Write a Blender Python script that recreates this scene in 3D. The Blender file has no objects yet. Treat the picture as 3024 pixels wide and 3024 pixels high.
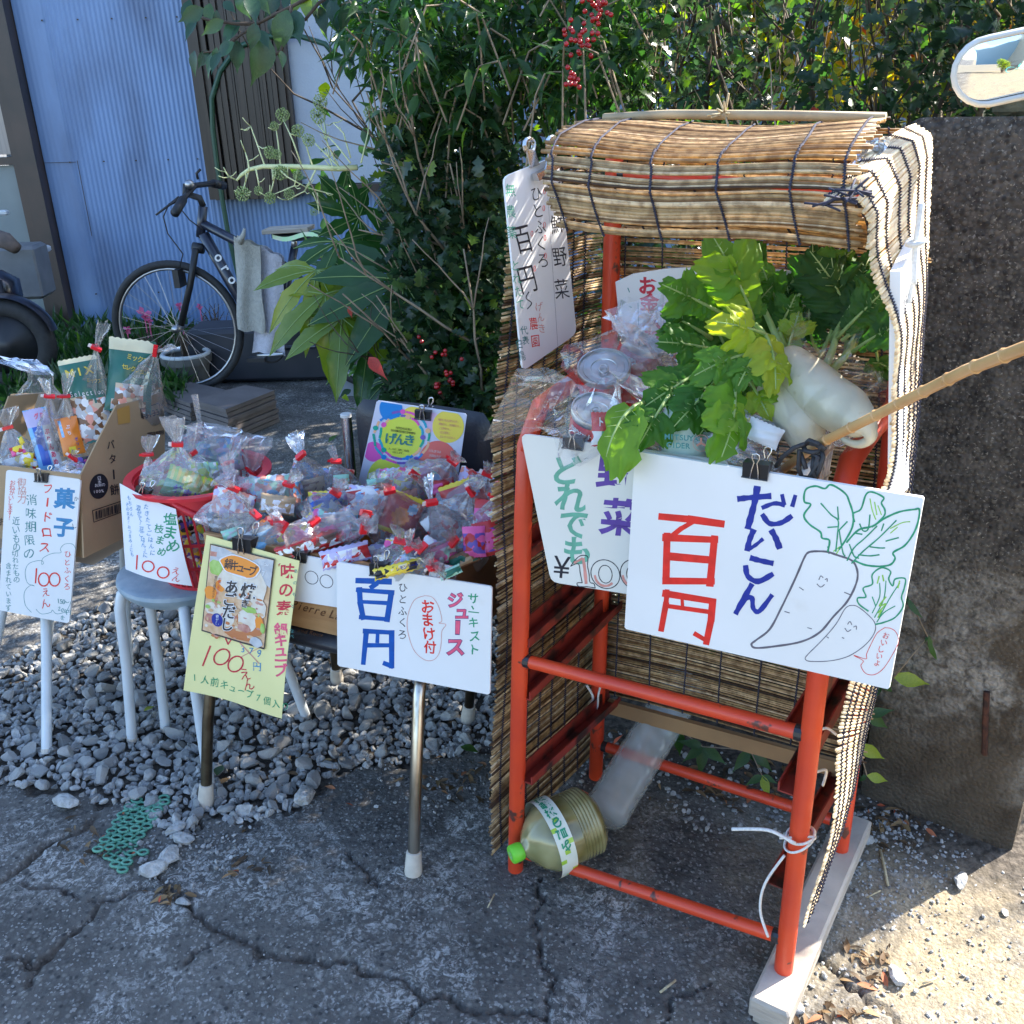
import bpy, math, random
import numpy as np
from mathutils import Vector, Matrix
random.seed(7); np.random.seed(7)
SC = bpy.context.scene
COL = SC.collection
# ---------------- camera, world, sun, exposure ----------------
F = 2790.0; H = 1.45; PITCH = math.radians(23.5); ROLL = math.radians(1.5)
FWD = Vector((0, math.cos(PITCH), -math.sin(PITCH)))
UP0 = Vector((0, math.sin(PITCH), math.cos(PITCH)))
_c, _s = math.cos(ROLL), math.sin(ROLL)
RIGHT = Vector((_c, 0, 0)) - UP0 * _s
UP = Vector((_s, 0, 0)) + UP0 * _c
CAMP = Vector((0, 0, H))
cam_data = bpy.data.cameras.new('camera'); cam = bpy.data.objects.new('camera', cam_data)
COL.objects.link(cam)
cam_data.sensor_width = 36; cam_data.sensor_height = 36; cam_data.sensor_fit = 'HORIZONTAL'
cam_data.lens = 36 * F / 3024
cam_data.clip_end = 500; cam_data.clip_start = 0.02
m3 = Matrix((RIGHT, UP, -FWD)).transposed()
cam.matrix_world = Matrix.Translation(CAMP) @ m3.to_4x4()
SC.camera = cam
SUN_AZ = Vector((0.875, 0.485)).normalized(); SUN_EL = math.radians(39)
world = bpy.data.worlds.new('World'); SC.world = world; world.use_nodes = True
wn = world.node_tree; wn.nodes.clear()
sky = wn.nodes.new('ShaderNodeTexSky'); sky.sky_type = 'NISHITA'; sky.sun_disc = False
sky.sun_elevation = SUN_EL; sky.ozone_density = 3.0
sky.sun_rotation = math.atan2(SUN_AZ.x, SUN_AZ.y)
bg = wn.nodes.new('ShaderNodeBackground'); bg.inputs['Strength'].default_value = 0.14
wo = wn.nodes.new('ShaderNodeOutputWorld')
wn.links.new(sky.outputs[0], bg.inputs[0]); wn.links.new(bg.outputs[0], wo.inputs[0])
sd = bpy.data.lights.new('sun', 'SUN'); sd.energy = 4.3; sd.angle = math.radians(0.5); sd.color = (1, 0.93, 0.82)
so = bpy.data.objects.new('sun', sd); COL.objects.link(so)
sundir = Vector((SUN_AZ.x * math.cos(SUN_EL), SUN_AZ.y * math.cos(SUN_EL), math.sin(SUN_EL)))
so.rotation_euler = sundir.to_track_quat('Z', 'Y').to_euler(); so.location = (6, 4, 8)
SC.view_settings.view_transform = 'Standard'; SC.view_settings.look = 'None'
SC.view_settings.exposure = 2.05; SC.view_settings.gamma = 1
SC.render.engine = 'CYCLES'
SC.cycles.max_bounces = 10; SC.cycles.transparent_max_bounces = 40; SC.cycles.transmission_bounces = 8
SC.cycles.caustics_reflective = False; SC.cycles.caustics_refractive = False

# ---------------- photograph-to-place helpers ----------------
def ray(px, py): return FWD + RIGHT * ((px - 1512) / F) - UP * ((py - 1512) / F)
def Z(px, py, z=0.0):
    d = ray(px, py); return CAMP + d * ((z - H) / d.z)
def Yp(px, py, y):
    d = ray(px, py); return CAMP + d * (y / d.y)
def D(px, py, dep): return CAMP + ray(px, py) * dep
class Pl:
    def __init__(s, p0, n):
        s.p0 = Vector(p0); s.n = Vector(n).normalized()
        if (CAMP - s.p0).dot(s.n) < 0: s.n = -s.n
    def hit(s, px, py, off=0.0):
        d = ray(px, py); t = ((s.p0 - CAMP).dot(s.n)) / d.dot(s.n)
        return CAMP + d * t + s.n * off
def zc(x0, y0, sc): return lambda pts: [(x0 + p[0] / sc, y0 + p[1] / sc) for p in pts]

# ---------------- mesh builder ----------------
ORG = {}
def smooth_pts(P, k=5):
    P = [Vector(p) for p in P]; n = len(P); Q = []
    if n < 3: return P
    for i in range(n - 1):
        p0, p1, p2, p3 = P[max(i - 1, 0)], P[i], P[i + 1], P[min(i + 2, n - 1)]
        for j in range(k):
            t = j / k; Q.append(.5 * ((2 * p1) + (p2 - p0) * t + (2 * p0 - 5 * p1 + 4 * p2 - p3) * t * t + (3 * p1 - p0 - 3 * p2 + p3) * t ** 3))
    return Q + [P[-1]]
class MB:
    def __init__(s): s.v = []; s.f = []; s.m = []; s.a = []; s.cur = 0; s.cv = 0.5
    def add(s, vs, fs, m=None, a=None):
        o = len(s.v); s.v += [tuple(x) for x in vs]; s.a += [s.cv if a is None else a] * len(vs)
        s.f += [tuple(i + o for i in f) for f in fs]; s.m += [s.cur if m is None else m] * len(fs)
        return s
    def box(s, c, ax, ay, az, m=None, a=None):
        c = Vector(c); ax = Vector(ax) / 2; ay = Vector(ay) / 2; az = Vector(az) / 2
        vs = [c + ax * i + ay * j + az * k for i in (-1, 1) for j in (-1, 1) for k in (-1, 1)]
        return s.add(vs, [(0, 1, 3, 2), (4, 6, 7, 5), (0, 4, 5, 1), (2, 3, 7, 6), (0, 2, 6, 4), (1, 5, 7, 3)], m, a)
    def bev(s, c, ax, ay, az, r=0.004, m=None, a=None):
        c = Vector(c); ax = Vector(ax); ay = Vector(ay); az = Vector(az)
        lx, ly, lz = ax.length, ay.length, az.length
        r = min(r, lx * .45, ly * .45, lz * .45); ux, uy, uz = ax / lx, ay / ly, az / lz
        pts = []
        for k, (zz, ins) in enumerate([(-lz / 2, r), (-lz / 2 + r, 0), (lz / 2 - r, 0), (lz / 2, r)]):
            x, y = lx / 2 - ins, ly / 2 - ins; q = r * .6
            for (sx, sy, dx, dy) in [(-1, -1, 0, 1), (-1, -1, 1, 0), (1, -1, -1, 0), (1, -1, 0, 1), (1, 1, 0, -1), (1, 1, -1, 0), (-1, 1, 1, 0), (-1, 1, 0, -1)]:
                pts.append(c + ux * (sx * x + dx * q) + uy * (sy * y + dy * q) + uz * zz)
        fs = [tuple(reversed(range(8))), tuple(range(24, 32))]
        for k in range(3):
            for i in range(8):
                j = (i + 1) % 8; fs.append((k * 8 + i, k * 8 + j, k * 8 + 8 + j, k * 8 + 8 + i))
        return s.add(pts, fs, m, a)
    def tube(s, pts, r, n=8, m=None, a=None, caps=True, closed=False):
        pts = [Vector(p) for p in pts]; N = len(pts)
        rs = r if isinstance(r, (list, tuple)) else [r] * N
        t0 = (pts[1] - pts[0]).normalized()
        ref = Vector((0, 0, 1)) if abs(t0.z) < .9 else Vector((1, 0, 0))
        x = t0.cross(ref).normalized(); vs = []
        for i, p in enumerate(pts):
            if closed: t = (pts[(i + 1) % N] - pts[i - 1])
            else: t = pts[min(i + 1, N - 1)] - pts[max(i - 1, 0)]
            if t.length < 1e-9: t = t0
            t = t.normalized()
            x = x - t * x.dot(t)
            x = x.normalized() if x.length > 1e-6 else t.orthogonal().normalized()
            y = t.cross(x)
            for k in range(n):
                an = 2 * math.pi * k / n; vs.append(p + (x * math.cos(an) + y * math.sin(an)) * rs[i])
        fs = []
        for i in range(N if closed else N - 1):
            j = (i + 1) % N
            for k in range(n):
                l = (k + 1) % n; fs.append((i * n + k, i * n + l, j * n + l, j * n + k))
        if caps and not closed: fs += [tuple(reversed(range(n))), tuple(range((N - 1) * n, N * n))]
        return s.add(vs, fs, m, a)
    def lathe(s, o, axis, prof, n=24, m=None, a=None, x=None):
        o = Vector(o); axis = Vector(axis).normalized(); x = (Vector(x) if x else axis.orthogonal()).normalized(); y = axis.cross(x)
        vs = []; fs = []
        for (h, r) in prof:
            for k in range(n):
                an = 2 * math.pi * k / n; vs.append(o + axis * h + (x * math.cos(an) + y * math.sin(an)) * r)
        for i in range(len(prof) - 1):
            for k in range(n):
                l = (k + 1) % n; fs.append((i * n + k, i * n + l, (i + 1) * n + l, (i + 1) * n + k))
        return s.add(vs, fs, m, a)
    def grid(s, fn, nu, nv, m=None, a=None):
        vs = [fn(i / nu, j / nv) for j in range(nv + 1) for i in range(nu + 1)]
        fs = [(j * (nu + 1) + i, j * (nu + 1) + i + 1, (j + 1) * (nu + 1) + i + 1, (j + 1) * (nu + 1) + i) for j in range(nv) for i in range(nu)]
        return s.add(vs, fs, m, a)
    def poly(s, pts, th, n, m=None, a=None):
        """flat n-gon of thickness th extruded backwards along -n"""
        pts = [Vector(p) for p in pts]; k = len(pts); n = Vector(n)
        vs = pts + [p - n * th for p in pts]
        fs = [tuple(range(k)), tuple(reversed(range(k, 2 * k)))] + [((i + 1) % k, i, k + i, k + (i + 1) % k) for i in range(k)]
        return s.add(vs, fs, m, a)
    def sphere(s, c, r, nu=10, nv=7, m=None, a=None, sc=(1, 1, 1)):
        c = Vector(c)
        def fn(u, v):
            th = u * 2 * math.pi; ph = -math.pi / 2 + v * math.pi
            return c + Vector((math.cos(th) * math.cos(ph) * sc[0], math.sin(th) * math.cos(ph) * sc[1], math.sin(ph) * sc[2])) * r
        return s.grid(fn, nu, nv, m, a)
    def build(s, name, mats, parent=None, smooth=False, stuff=False, label=None):
        org = Vector(ORG.get(parent.name, (0, 0, 0))) if parent else Vector((0, 0, 0))
        me = bpy.data.meshes.new(name)
        me.from_pydata([(x[0] - org.x, x[1] - org.y, x[2] - org.z) for x in s.v], [], s.f)
        mats = mats if isinstance(mats, (list, tuple)) else [mats]
        for q in mats: me.materials.append(q)
        if len(mats) > 1: me.polygons.foreach_set('material_index', s.m)
        if smooth: me.polygons.foreach_set('use_smooth', [True] * len(me.polygons))
        at = me.attributes.new('v', 'FLOAT', 'POINT'); at.data.foreach_set('value', s.a)
        me.update()
        o = bpy.data.objects.new(name, me); COL.objects.link(o)
        if parent: o.parent = parent; ORG[o.name] = tuple(org)
        if stuff: o['kind'] = 'stuff'
        if label: o['label'] = label
        return o
def thing(name, label, cat, loc=(0, 0, 0), group=None):
    o = bpy.data.objects.new(name, None); COL.objects.link(o); o.location = loc; o.empty_display_size = .05
    o['label'] = label; o['category'] = cat
    if group: o['group'] = group
    ORG[o.name] = tuple(loc); return o
def tag(o, label, cat, group=None):
    o['label'] = label; o['category'] = cat
    if group: o['group'] = group
    return o
def struct(o): o['kind'] = 'structure'; return o
def auto_smooth(o, ang=40):
    me = o.data; me.polygons.foreach_set('use_smooth', [True] * len(me.polygons))
    me.set_sharp_from_angle(angle=math.radians(ang)); return o

# ---------------- materials ----------------
MATS = {}
def nodes_of(name):
    m = bpy.data.materials.new(name); m.use_nodes = True; nt = m.node_tree; nt.nodes.clear()
    out = nt.nodes.new('ShaderNodeOutputMaterial'); return m, nt, out
def N(nt, t, **kw):
    n = nt.nodes.new(t)
    for k, v in kw.items():
        if k in n.inputs: n.inputs[k].default_value = v
        else: setattr(n, k, v)
    return n
def c4(c): return (c[0], c[1], c[2], 1)
def pm(name, c1, c2=None, scale=20, rough=.6, bump=.0, bscale=None, metal=0, spec=.5, stretch=(1, 1, 1), transl=0, attr=None, detail=4, coat=0, contrast=(.35, .65), dirt=None, dscale=6, dthr=(.55, .7), alpha=1, sheen=0):
    """principled with a noise mix of two colours, optional third (dirt) colour in patches, optional per-piece attribute ramp"""
    if name in MATS: return MATS[name]
    m, nt, out = nodes_of(name); L = nt.links.new
    b = N(nt, 'ShaderNodeBsdfPrincipled'); b.inputs['Roughness'].default_value = rough; b.inputs['Metallic'].default_value = metal
    b.inputs['Specular IOR Level'].default_value = spec
    if coat: b.inputs['Coat Weight'].default_value = coat; b.inputs['Coat Roughness'].default_value = .15
    tc = N(nt, 'ShaderNodeTexCoord'); mp = N(nt, 'ShaderNodeMapping'); mp.inputs['Scale'].default_value = stretch
    oi = N(nt, 'ShaderNodeObjectInfo'); ad = N(nt, 'ShaderNodeVectorMath', operation='ADD')
    L(tc.outputs['Object'], mp.inputs[0]); L(mp.outputs[0], ad.inputs[0]); L(oi.outputs['Location'], ad.inputs[1])
    no = N(nt, 'ShaderNodeTexNoise'); no.inputs['Scale'].default_value = scale; no.inputs['Detail'].default_value = detail
    L(ad.outputs[0], no.inputs['Vector'])
    c2 = c2 or c1
    mr = N(nt, 'ShaderNodeMapRange'); mr.inputs[1].default_value = contrast[0]; mr.inputs[2].default_value = contrast[1]
    L(no.outputs[0], mr.inputs[0])
    mx = N(nt, 'ShaderNodeMix', data_type='RGBA'); mx.inputs[6].default_value = c4(c1); mx.inputs[7].default_value = c4(c2)
    L(mr.outputs[0], mx.inputs[0]); colr = mx.outputs[2]
    if attr:
        at = N(nt, 'ShaderNodeAttribute'); at.attribute_name = 'v'
        cr = N(nt, 'ShaderNodeValToRGB'); e = cr.color_ramp.elements
        while len(e) < len(attr): e.new(.5)
        for i, (p, c) in enumerate(attr): e[i].position = p; e[i].color = c4(c)
        L(at.outputs['Fac'], cr.inputs[0])
        m2 = N(nt, 'ShaderNodeMix', data_type='RGBA', blend_type='MULTIPLY'); m2.inputs[0].default_value = 1
        L(cr.outputs[0], m2.inputs[6]); L(colr, m2.inputs[7]); colr = m2.outputs[2]
    if dirt:
        n2 = N(nt, 'ShaderNodeTexNoise'); n2.inputs['Scale'].default_value = dscale; n2.inputs['Detail'].default_value = 6; L(ad.outputs[0], n2.inputs['Vector'])
        r2 = N(nt, 'ShaderNodeMapRange'); r2.inputs[1].default_value = dthr[0]; r2.inputs[2].default_value = dthr[1]; L(n2.outputs[0], r2.inputs[0])
        m4 = N(nt, 'ShaderNodeMix', data_type='RGBA'); m4.inputs[7].default_value = c4(dirt); L(r2.outputs[0], m4.inputs[0]); L(colr, m4.inputs[6]); colr = m4.outputs[2]
    L(colr, b.inputs['Base Color'])
    sh = b.outputs[0]
    if bump:
        bn = N(nt, 'ShaderNodeTexNoise'); bn.inputs['Scale'].default_value = bscale or scale * 2; bn.inputs['Detail'].default_value = 5; L(ad.outputs[0], bn.inputs['Vector'])
        bu = N(nt, 'ShaderNodeBump'); bu.inputs['Strength'].default_value = bump; bu.inputs['Distance'].default_value = .01; L(bn.outputs[0], bu.inputs['Height']); L(bu.outputs[0], b.inputs['Normal'])
    if transl:
        tr = N(nt, 'ShaderNodeBsdfTranslucent'); hs = N(nt, 'ShaderNodeHueSaturation'); hs.inputs['Value'].default_value = 2.2 if transl > 0 else 1; hs.inputs['Saturation'].default_value = 1.15
        L(colr, hs.inputs['Color']); L(hs.outputs[0], tr.inputs[0])
        ms = N(nt, 'ShaderNodeMixShader'); ms.inputs[0].default_value = abs(transl); L(sh, ms.inputs[1]); L(tr.outputs[0], ms.inputs[2]); sh = ms.outputs[0]
    if alpha < 1:
        tp = N(nt, 'ShaderNodeBsdfTransparent'); ms = N(nt, 'ShaderNodeMixShader'); ms.inputs[0].default_value = alpha; L(tp.outputs[0], ms.inputs[1]); L(sh, ms.inputs[2]); sh = ms.outputs[0]
    L(sh, out.inputs[0]); MATS[name] = m; return m
def film(name, tint=(.985, .99, 1), gloss=.35, rough=.07, haze=.06, bump=.25, bscale=28, glosscol=(1, 1, 1), fmin=.05):
    if name in MATS: return MATS[name]
    m, nt, out = nodes_of(name); L = nt.links.new
    tp = N(nt, 'ShaderNodeBsdfTransparent'); tp.inputs[0].default_value = c4(tint)
    gl = N(nt, 'ShaderNodeBsdfGlossy'); gl.inputs['Roughness'].default_value = rough; gl.inputs[0].default_value = c4(glosscol)
    df = N(nt, 'ShaderNodeBsdfDiffuse'); df.inputs[0].default_value = (.88, .91, .98, 1)
    tc = N(nt, 'ShaderNodeTexCoord'); no = N(nt, 'ShaderNodeTexNoise'); no.inputs['Scale'].default_value = bscale; no.inputs['Detail'].default_value = 2; no.inputs['Distortion'].default_value = 1.5
    L(tc.outputs['Object'], no.inputs['Vector'])
    bu = N(nt, 'ShaderNodeBump'); bu.inputs['Strength'].default_value = bump; bu.inputs['Distance'].default_value = .012; L(no.outputs[0], bu.inputs['Height'])
    L(bu.outputs[0], gl.inputs['Normal'])
    lw = N(nt, 'ShaderNodeLayerWeight'); lw.inputs[0].default_value = .35; L(bu.outputs[0], lw.inputs['Normal'])
    mr = N(nt, 'ShaderNodeMapRange'); mr.inputs[3].default_value = fmin; mr.inputs[4].default_value = gloss * 1.4; L(lw.outputs['Fresnel'], mr.inputs[0])
    m1 = N(nt, 'ShaderNodeMixShader'); m1.inputs[0].default_value = haze; L(tp.outputs[0], m1.inputs[1]); L(df.outputs[0], m1.inputs[2])
    m2 = N(nt, 'ShaderNodeMixShader'); L(mr.outputs[0], m2.inputs[0]); L(m1.outputs[0], m2.inputs[1]); L(gl.outputs[0], m2.inputs[2])
    L(m2.outputs[0], out.inputs[0]); MATS[name] = m; return m
def leafmat(name, attr, rough=.35, transl=.3, spec=.5, vein=None):
    return pm(name, (1, 1, 1), (.78, .85, .8), scale=25, rough=rough, spec=spec, transl=transl, attr=attr, bump=.15, bscale=60)

# numpy scatter of leaf-like templates into one mesh
def leaf_template(widths, fold=.25, droop=.15, mid=None):
    n = len(widths) - 1; V = []; Fc = []
    for i, w in enumerate(widths):
        y = i / n; z = -droop * y * y
        V += [(-w, y, z + fold * w), (0, y, z), (w, y, z + fold * w)]
    for i in range(n):
        a = i * 3; b = a + 3
        Fc += [(a, a + 1, b + 1, b), (a + 1, a + 2, b + 2, b + 1)]
    return np.array(V), np.array(Fc)
def unit(a): return a / np.maximum(np.linalg.norm(a, axis=1, keepdims=True), 1e-9)
def scatter(name, tpl, pos, ydir, nrm, size, vals, mat, parent=None, wscale=None, stuff=True, smooth=True):
    V, Fc = tpl; n = len(pos); pos = np.asarray(pos, float)
    if parent: pos = pos - np.array(ORG[parent.name])
    y = unit(np.asarray(ydir, float)); x = unit(np.cross(y, nrm)); z = np.cross(x, y)
    ws = size if wscale is None else size * wscale
    P = (V[None, :, 0, None] * x[:, None] * ws[:, None, None] + V[None, :, 1, None] * y[:, None] * size[:, None, None] + V[None, :, 2, None] * z[:, None] * size[:, None, None]) + pos[:, None]
    P = P.reshape(-1, 3); k = len(V); Q = (Fc[None] + (np.arange(n) * k)[:, None, None]).reshape(-1, Fc.shape[1])
    me = bpy.data.meshes.new(name); me.vertices.add(len(P)); me.vertices.foreach_set('co', P.ravel())
    me.loops.add(Q.size); me.loops.foreach_set('vertex_index', Q.ravel())
    me.polygons.add(len(Q)); me.polygons.foreach_set('loop_start', np.arange(0, Q.size, Q.shape[1])); me.polygons.foreach_set('loop_total', np.full(len(Q), Q.shape[1]))
    me.materials.append(mat)
    me.update(calc_edges=True)
    if smooth: me.polygons.foreach_set('use_smooth', np.ones(len(Q), bool))
    at = me.attributes.new('v', 'FLOAT', 'POINT'); at.data.foreach_set('value', np.repeat(vals, k).astype(np.float32))
    o = bpy.data.objects.new(name, me); COL.objects.link(o)
    if parent: o.parent = parent
    if stuff: o['kind'] = 'stuff'
    return o

# lettering: glyph outlines from the built-in font, laid on a sign plane
_GL = {}
def glyph(ch, bold=0.0):
    key = (ch, bold)
    if key in _GL: return _GL[key]
    cu = bpy.data.curves.new('g', 'FONT'); cu.body = ch; cu.offset = bold; cu.resolution_u = 3
    o = bpy.data.objects.new('g', cu); COL.objects.link(o); bpy.context.view_layer.update()
    me = bpy.data.meshes.new_from_object(o.evaluated_get(bpy.context.evaluated_depsgraph_get()))
    vs = [(v.co.x, v.co.y) for v in me.vertices]; fs = [tuple(p.vertices) for p in me.polygons]
    bpy.data.objects.remove(o); bpy.data.curves.remove(cu); bpy.data.meshes.remove(me)
    if vs:
        x0 = min(v[0] for v in vs); x1 = max(v[0] for v in vs)
        cx = (x0 + x1) / 2
        vs = [(v[0] - cx, v[1] - .38) for v in vs]; w = x1 - x0
    else: w = .4
    _GL[key] = (vs, fs, w); return _GL[key]
class Ink:
    """collects strokes and glyphs in photo pixels and lays them on a plane"""
    def __init__(s, pl, bend=None): s.pl = pl; s.mb = {}; s.lv = 0; s.bend = bend
    def get(s, col):
        if col not in s.mb: s.mb[col] = MB()
        return s.mb[col]
    def P(s, x, y, off):
        e = s.bend(x, y) if s.bend else 0
        return s.pl.hit(x, y, .0012 + off + e)
    def stroke(s, pts, w, col, off=None, closed=False, nib=True):
        s.lv += 1; off = (s.lv % 60) * 4e-6 if off is None else off
        mb = s.get(col); pts = list(pts)
        if closed: pts = pts + [pts[0]]
        # resample smooth (catmull-rom)
        if len(pts) > 2:
            Q = []
            for i in range(len(pts) - 1):
                p0 = pts[max(i - 1, 0)]; p1 = pts[i]; p2 = pts[i + 1]; p3 = pts[min(i + 2, len(pts) - 1)]
                if closed and i == 0: p0 = pts[-2]
                if closed and i == len(pts) - 2: p3 = pts[1]
                for k in range(5):
                    t = k / 5; Q.append(tuple(.5 * (2 * p1[c] + (p2[c] - p0[c]) * t + (2 * p0[c] - 5 * p1[c] + 4 * p2[c] - p3[c]) * t * t + (3 * p1[c] - p0[c] - 3 * p2[c] + p3[c]) * t ** 3) for c in (0, 1)))
            Q.append(pts[-1]); pts = Q
        s.ribbon(mb, pts, w, off)
    def line(s, pts, w, col):
        s.lv += 1; mb = s.get(col)
        for a, b in zip(pts[:-1], pts[1:]):
            s.lv += 1; s.ribbon(mb, [a, b], w, (s.lv % 60) * 4e-6)
    def ribbon(s, mb, pts, w, off):
        n = len(pts); L = []; R = []
        for i in range(n):
            a = pts[max(i - 1, 0)]; b = pts[min(i + 1, n - 1)]
            dx, dy = b[0] - a[0], b[1] - a[1]; l = math.hypot(dx, dy) or 1
            ww = w * (.5 + .05 * math.sin(i * 1.7 + pts[0][0]) + .03 * math.sin(i * .6 + pts[0][1])); nx, ny = -dy / l * ww, dx / l * ww
            ex = 0
            if i == 0: ex = -w * .3
            if i == n - 1: ex = w * .3
            cx, cy = pts[i][0] + dx / l * ex, pts[i][1] + dy / l * ex
            L.append(s.P(cx + nx, cy + ny, off)); R.append(s.P(cx - nx, cy - ny, off))
        o = []
        for i in range(n): o += [L[i], R[i]]
        mb.add(o, [(2 * i, 2 * i + 1, 2 * i + 3, 2 * i + 2) for i in range(n - 1)])
    def text(s, body, x, y, h, col, dx=0, dy=None, ang=0, bold=0., sx=1, jit=1.0, shear=0):
        """characters one by one starting at (x,y) stepping (dx,dy) in photo pixels; h = character height"""
        if dy is None: dy = h * 1.08
        mb = s.get(col)
        for i, ch in enumerate(body):
            if ch == ' ': x += dx * .6; y += dy * .6; continue
            vs, fs, w = glyph(ch, bold); s.lv += 1; off = (s.lv % 60) * 4e-6
            a = math.radians(ang + random.uniform(-3, 3) * jit); ca, sa = math.cos(a), math.sin(a)
            hh = h * random.uniform(1 - .06 * jit, 1 + .06 * jit); ox = random.uniform(-.04, .04) * h * jit
            P = []
            w1, w2, w3 = (random.uniform(0, 6) for _ in range(3)); wa = .035 * min(jit, 1)
            for (u, v) in vs:
                u2 = u + wa * math.sin(v * 6 + w1) + wa * .6 * math.sin(v * 13 + u * 5 + w3); v2 = v + wa * math.sin(u * 6 + w2)
                px = u2 * hh * sx + shear * v * hh; py = -v2 * hh
                P.append(s.P(x + ox + px * ca - py * sa, y + px * sa + py * ca, off))
            mb.add(P, fs); x += dx; y += dy
    def fill(s, pts, col, off=-.0006):
        mb = s.get(col); P = [s.P(p[0], p[1], off) for p in pts]; mb.add(P, [tuple(range(len(P)))])
    def build(s, parent, name='lettering'):
        for col, mb in s.mb.items():
            if mb.v: mb.build(name, MATS[col], parent, stuff=True)
def ink(name, c, rough=.45):
    return pm(name, c, tuple(x * .8 for x in c), scale=60, rough=rough)
ink('ink_red', (.8, .03, .02)); ink('ink_blue', (.01, .08, .42)); ink('ink_navy', (.012, .03, .3)); ink('ink_green', (.02, .32, .16)); ink('ink_black', (.02, .02, .03))
ink('ink_gray', (.14, .13, .16)); ink('ink_lime', (.3, .62, .08)); ink('ink_pink', (.75, .1, .12)); ink('ink_teal', (.05, .25, .25)); ink('ink_purple', (.12, .06, .32)); ink('ink_crimson', (.65, .03, .06))
ink('ink_mint', (.1, .45, .3)); ink('ink_rose', (.85, .12, .22)); ink('ink_orange', (.85, .2, .03)); ink('ink_white', (.85, .85, .85)); ink('ink_softgreen', (.15, .42, .3)); ink('ink_palered', (.7, .3, .25)); ink('ink_yellow', (.8, .6, .05)); ink('ink_sea', (.04, .25, .5))
M_board = pm('white_board', (.80, .80, .80), (.745, .74, .73), scale=4, rough=.5, bump=.04, bscale=12, dirt=(.66, .64, .6), dscale=9, dthr=(.66, .8))
M_board2 = pm('ivory_board', (.74, .72, .66), (.68, .66, .6), scale=4, rough=.6)
M_edge = pm('board_edge', (.7, .68, .6), rough=.8)
M_yellow = pm('yellow_paper', (.84, .77, .36), (.78, .71, .32), scale=6, rough=.7)
M_paper = pm('white_paper', (.8, .8, .82), (.76, .76, .79), scale=6, rough=.7)
M_clipblack = pm('clip_black_paint', (.015, .015, .017), rough=.3, coat=.4)
M_steel = pm('bright_steel', (.7, .7, .7), (.5, .48, .45), scale=30, rough=.22, metal=1)
M_wire = pm('steel_wire', (.75, .72, .68), rough=.25, metal=1)
M_red = pm('red_paint', (.68, .065, .018), (.56, .05, .02), scale=9, rough=.38, spec=.5, dirt=(.10, .035, .025), dscale=26, dthr=(.63, .67), bump=.08, bscale=40)
M_redd = pm('dark_red_primer', (.26, .03, .02), (.2, .025, .02), scale=14, rough=.45, dirt=(.03, .012, .01), dscale=18, dthr=(.5, .62), bump=.1)
# ---------------- ground ----------------
def nz(x, y, s, seed=0):
    """cheap smooth value noise on arrays"""
    rs = np.random.RandomState(seed + 11); T = rs.rand(64, 64)
    X = x * s; Y = y * s; xi = np.floor(X).astype(int); yi = np.floor(Y).astype(int); fx = X - xi; fy = Y - yi
    fx = fx * fx * (3 - 2 * fx); fy = fy * fy * (3 - 2 * fy)
    a = T[xi % 64, yi % 64]; b = T[(xi + 1) % 64, yi % 64]; c = T[xi % 64, (yi + 1) % 64]; d = T[(xi + 1) % 64, (yi + 1) % 64]
    return a * (1 - fx) * (1 - fy) + b * fx * (1 - fy) + c * (1 - fx) * fy + d * fx * fy
def g2(pts): return [tuple(Z(*p)[:2]) for p in pts]
CRACKS = [  # photo pixels of the big cracks, width (m)
    ([(0, 2605), (60, 2560), (150, 2490), (230, 2455), (300, 2400)], .016),
    ([(60, 2920), (110, 2850), (175, 2790), (250, 2720), (290, 2660), (350, 2650), (420, 2630), (500, 2630), (560, 2670), (610, 2730), (700, 2760), (800, 2810), (900, 2835), (1000, 2850), (1060, 2870), (1180, 2885), (1270, 2930), (1400, 2985), (1500, 2995), (1600, 3000)], .011),
    ([(0, 2830), (60, 2840), (110, 2845)], .006), ([(290, 2660), (260, 2640), (180, 2625), (60, 2610)], .005),
    ([(1610, 2590), (1580, 2650), (1580, 2700), (1600, 2750), (1612, 2830), (1635, 2880), (1638, 2930), (1620, 2985), (1600, 3024), (1560, 3080)], .007),
    ([(1270, 2930), (1230, 2980), (1210, 3040)], .008), ([(2380, 2790), (2450, 2850), (2500, 2900), (2560, 2960)], .012),
    ([(2090, 2900), (2000, 2950), (1900, 3030)], .006), ([(500, 2630), (470, 2590), (430, 2570)], .012), ([(700, 2760), (600, 2790), (540, 2850)], .004),
    ([(1140, 2620), (1060, 2560), (1000, 2520)], .004), ([(2560, 2960), (2640, 2990), (2700, 3060)], .006)]
CR = [(np.array(g2(p)), w) for p, w in CRACKS]
GRAVEL = np.array(g2([(0, 1960), (120, 1900), (230, 1830), (340, 1760), (600, 1690), (900, 1640), (1200, 1640), (1400, 1700), (1475, 1850), (1475, 2130), (1440, 2210), (1150, 2250), (1000, 2280), (900, 2370), (720, 2440), (620, 2400), (540, 2480), (430, 2410), (200, 2340), (0, 2310), (-500, 2300), (-500, 1960)]))
def inpoly(x, y, P):
    r = np.zeros(x.shape, bool); n = len(P)
    for i in range(n):
        x1, y1 = P[i]; x2, y2 = P[(i + 1) % n]
        c = ((y1 > y) != (y2 > y)) & (x < (x2 - x1) * (y - y1) / (y2 - y1 + 1e-12) + x1); r ^= c
    return r
def dens(a, b, s0, lo, hi, grow=1.25):
    c = list(np.arange(a, b + 1e-9, s0)); s = s0; x = a
    left = []
    while x > lo: s *= grow; x -= s; left.append(x)
    s = s0; x = c[-1]; right = []
    while x < hi: s *= grow; x += s; right.append(x)
    return np.array(left[::-1] + c + right)
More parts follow.
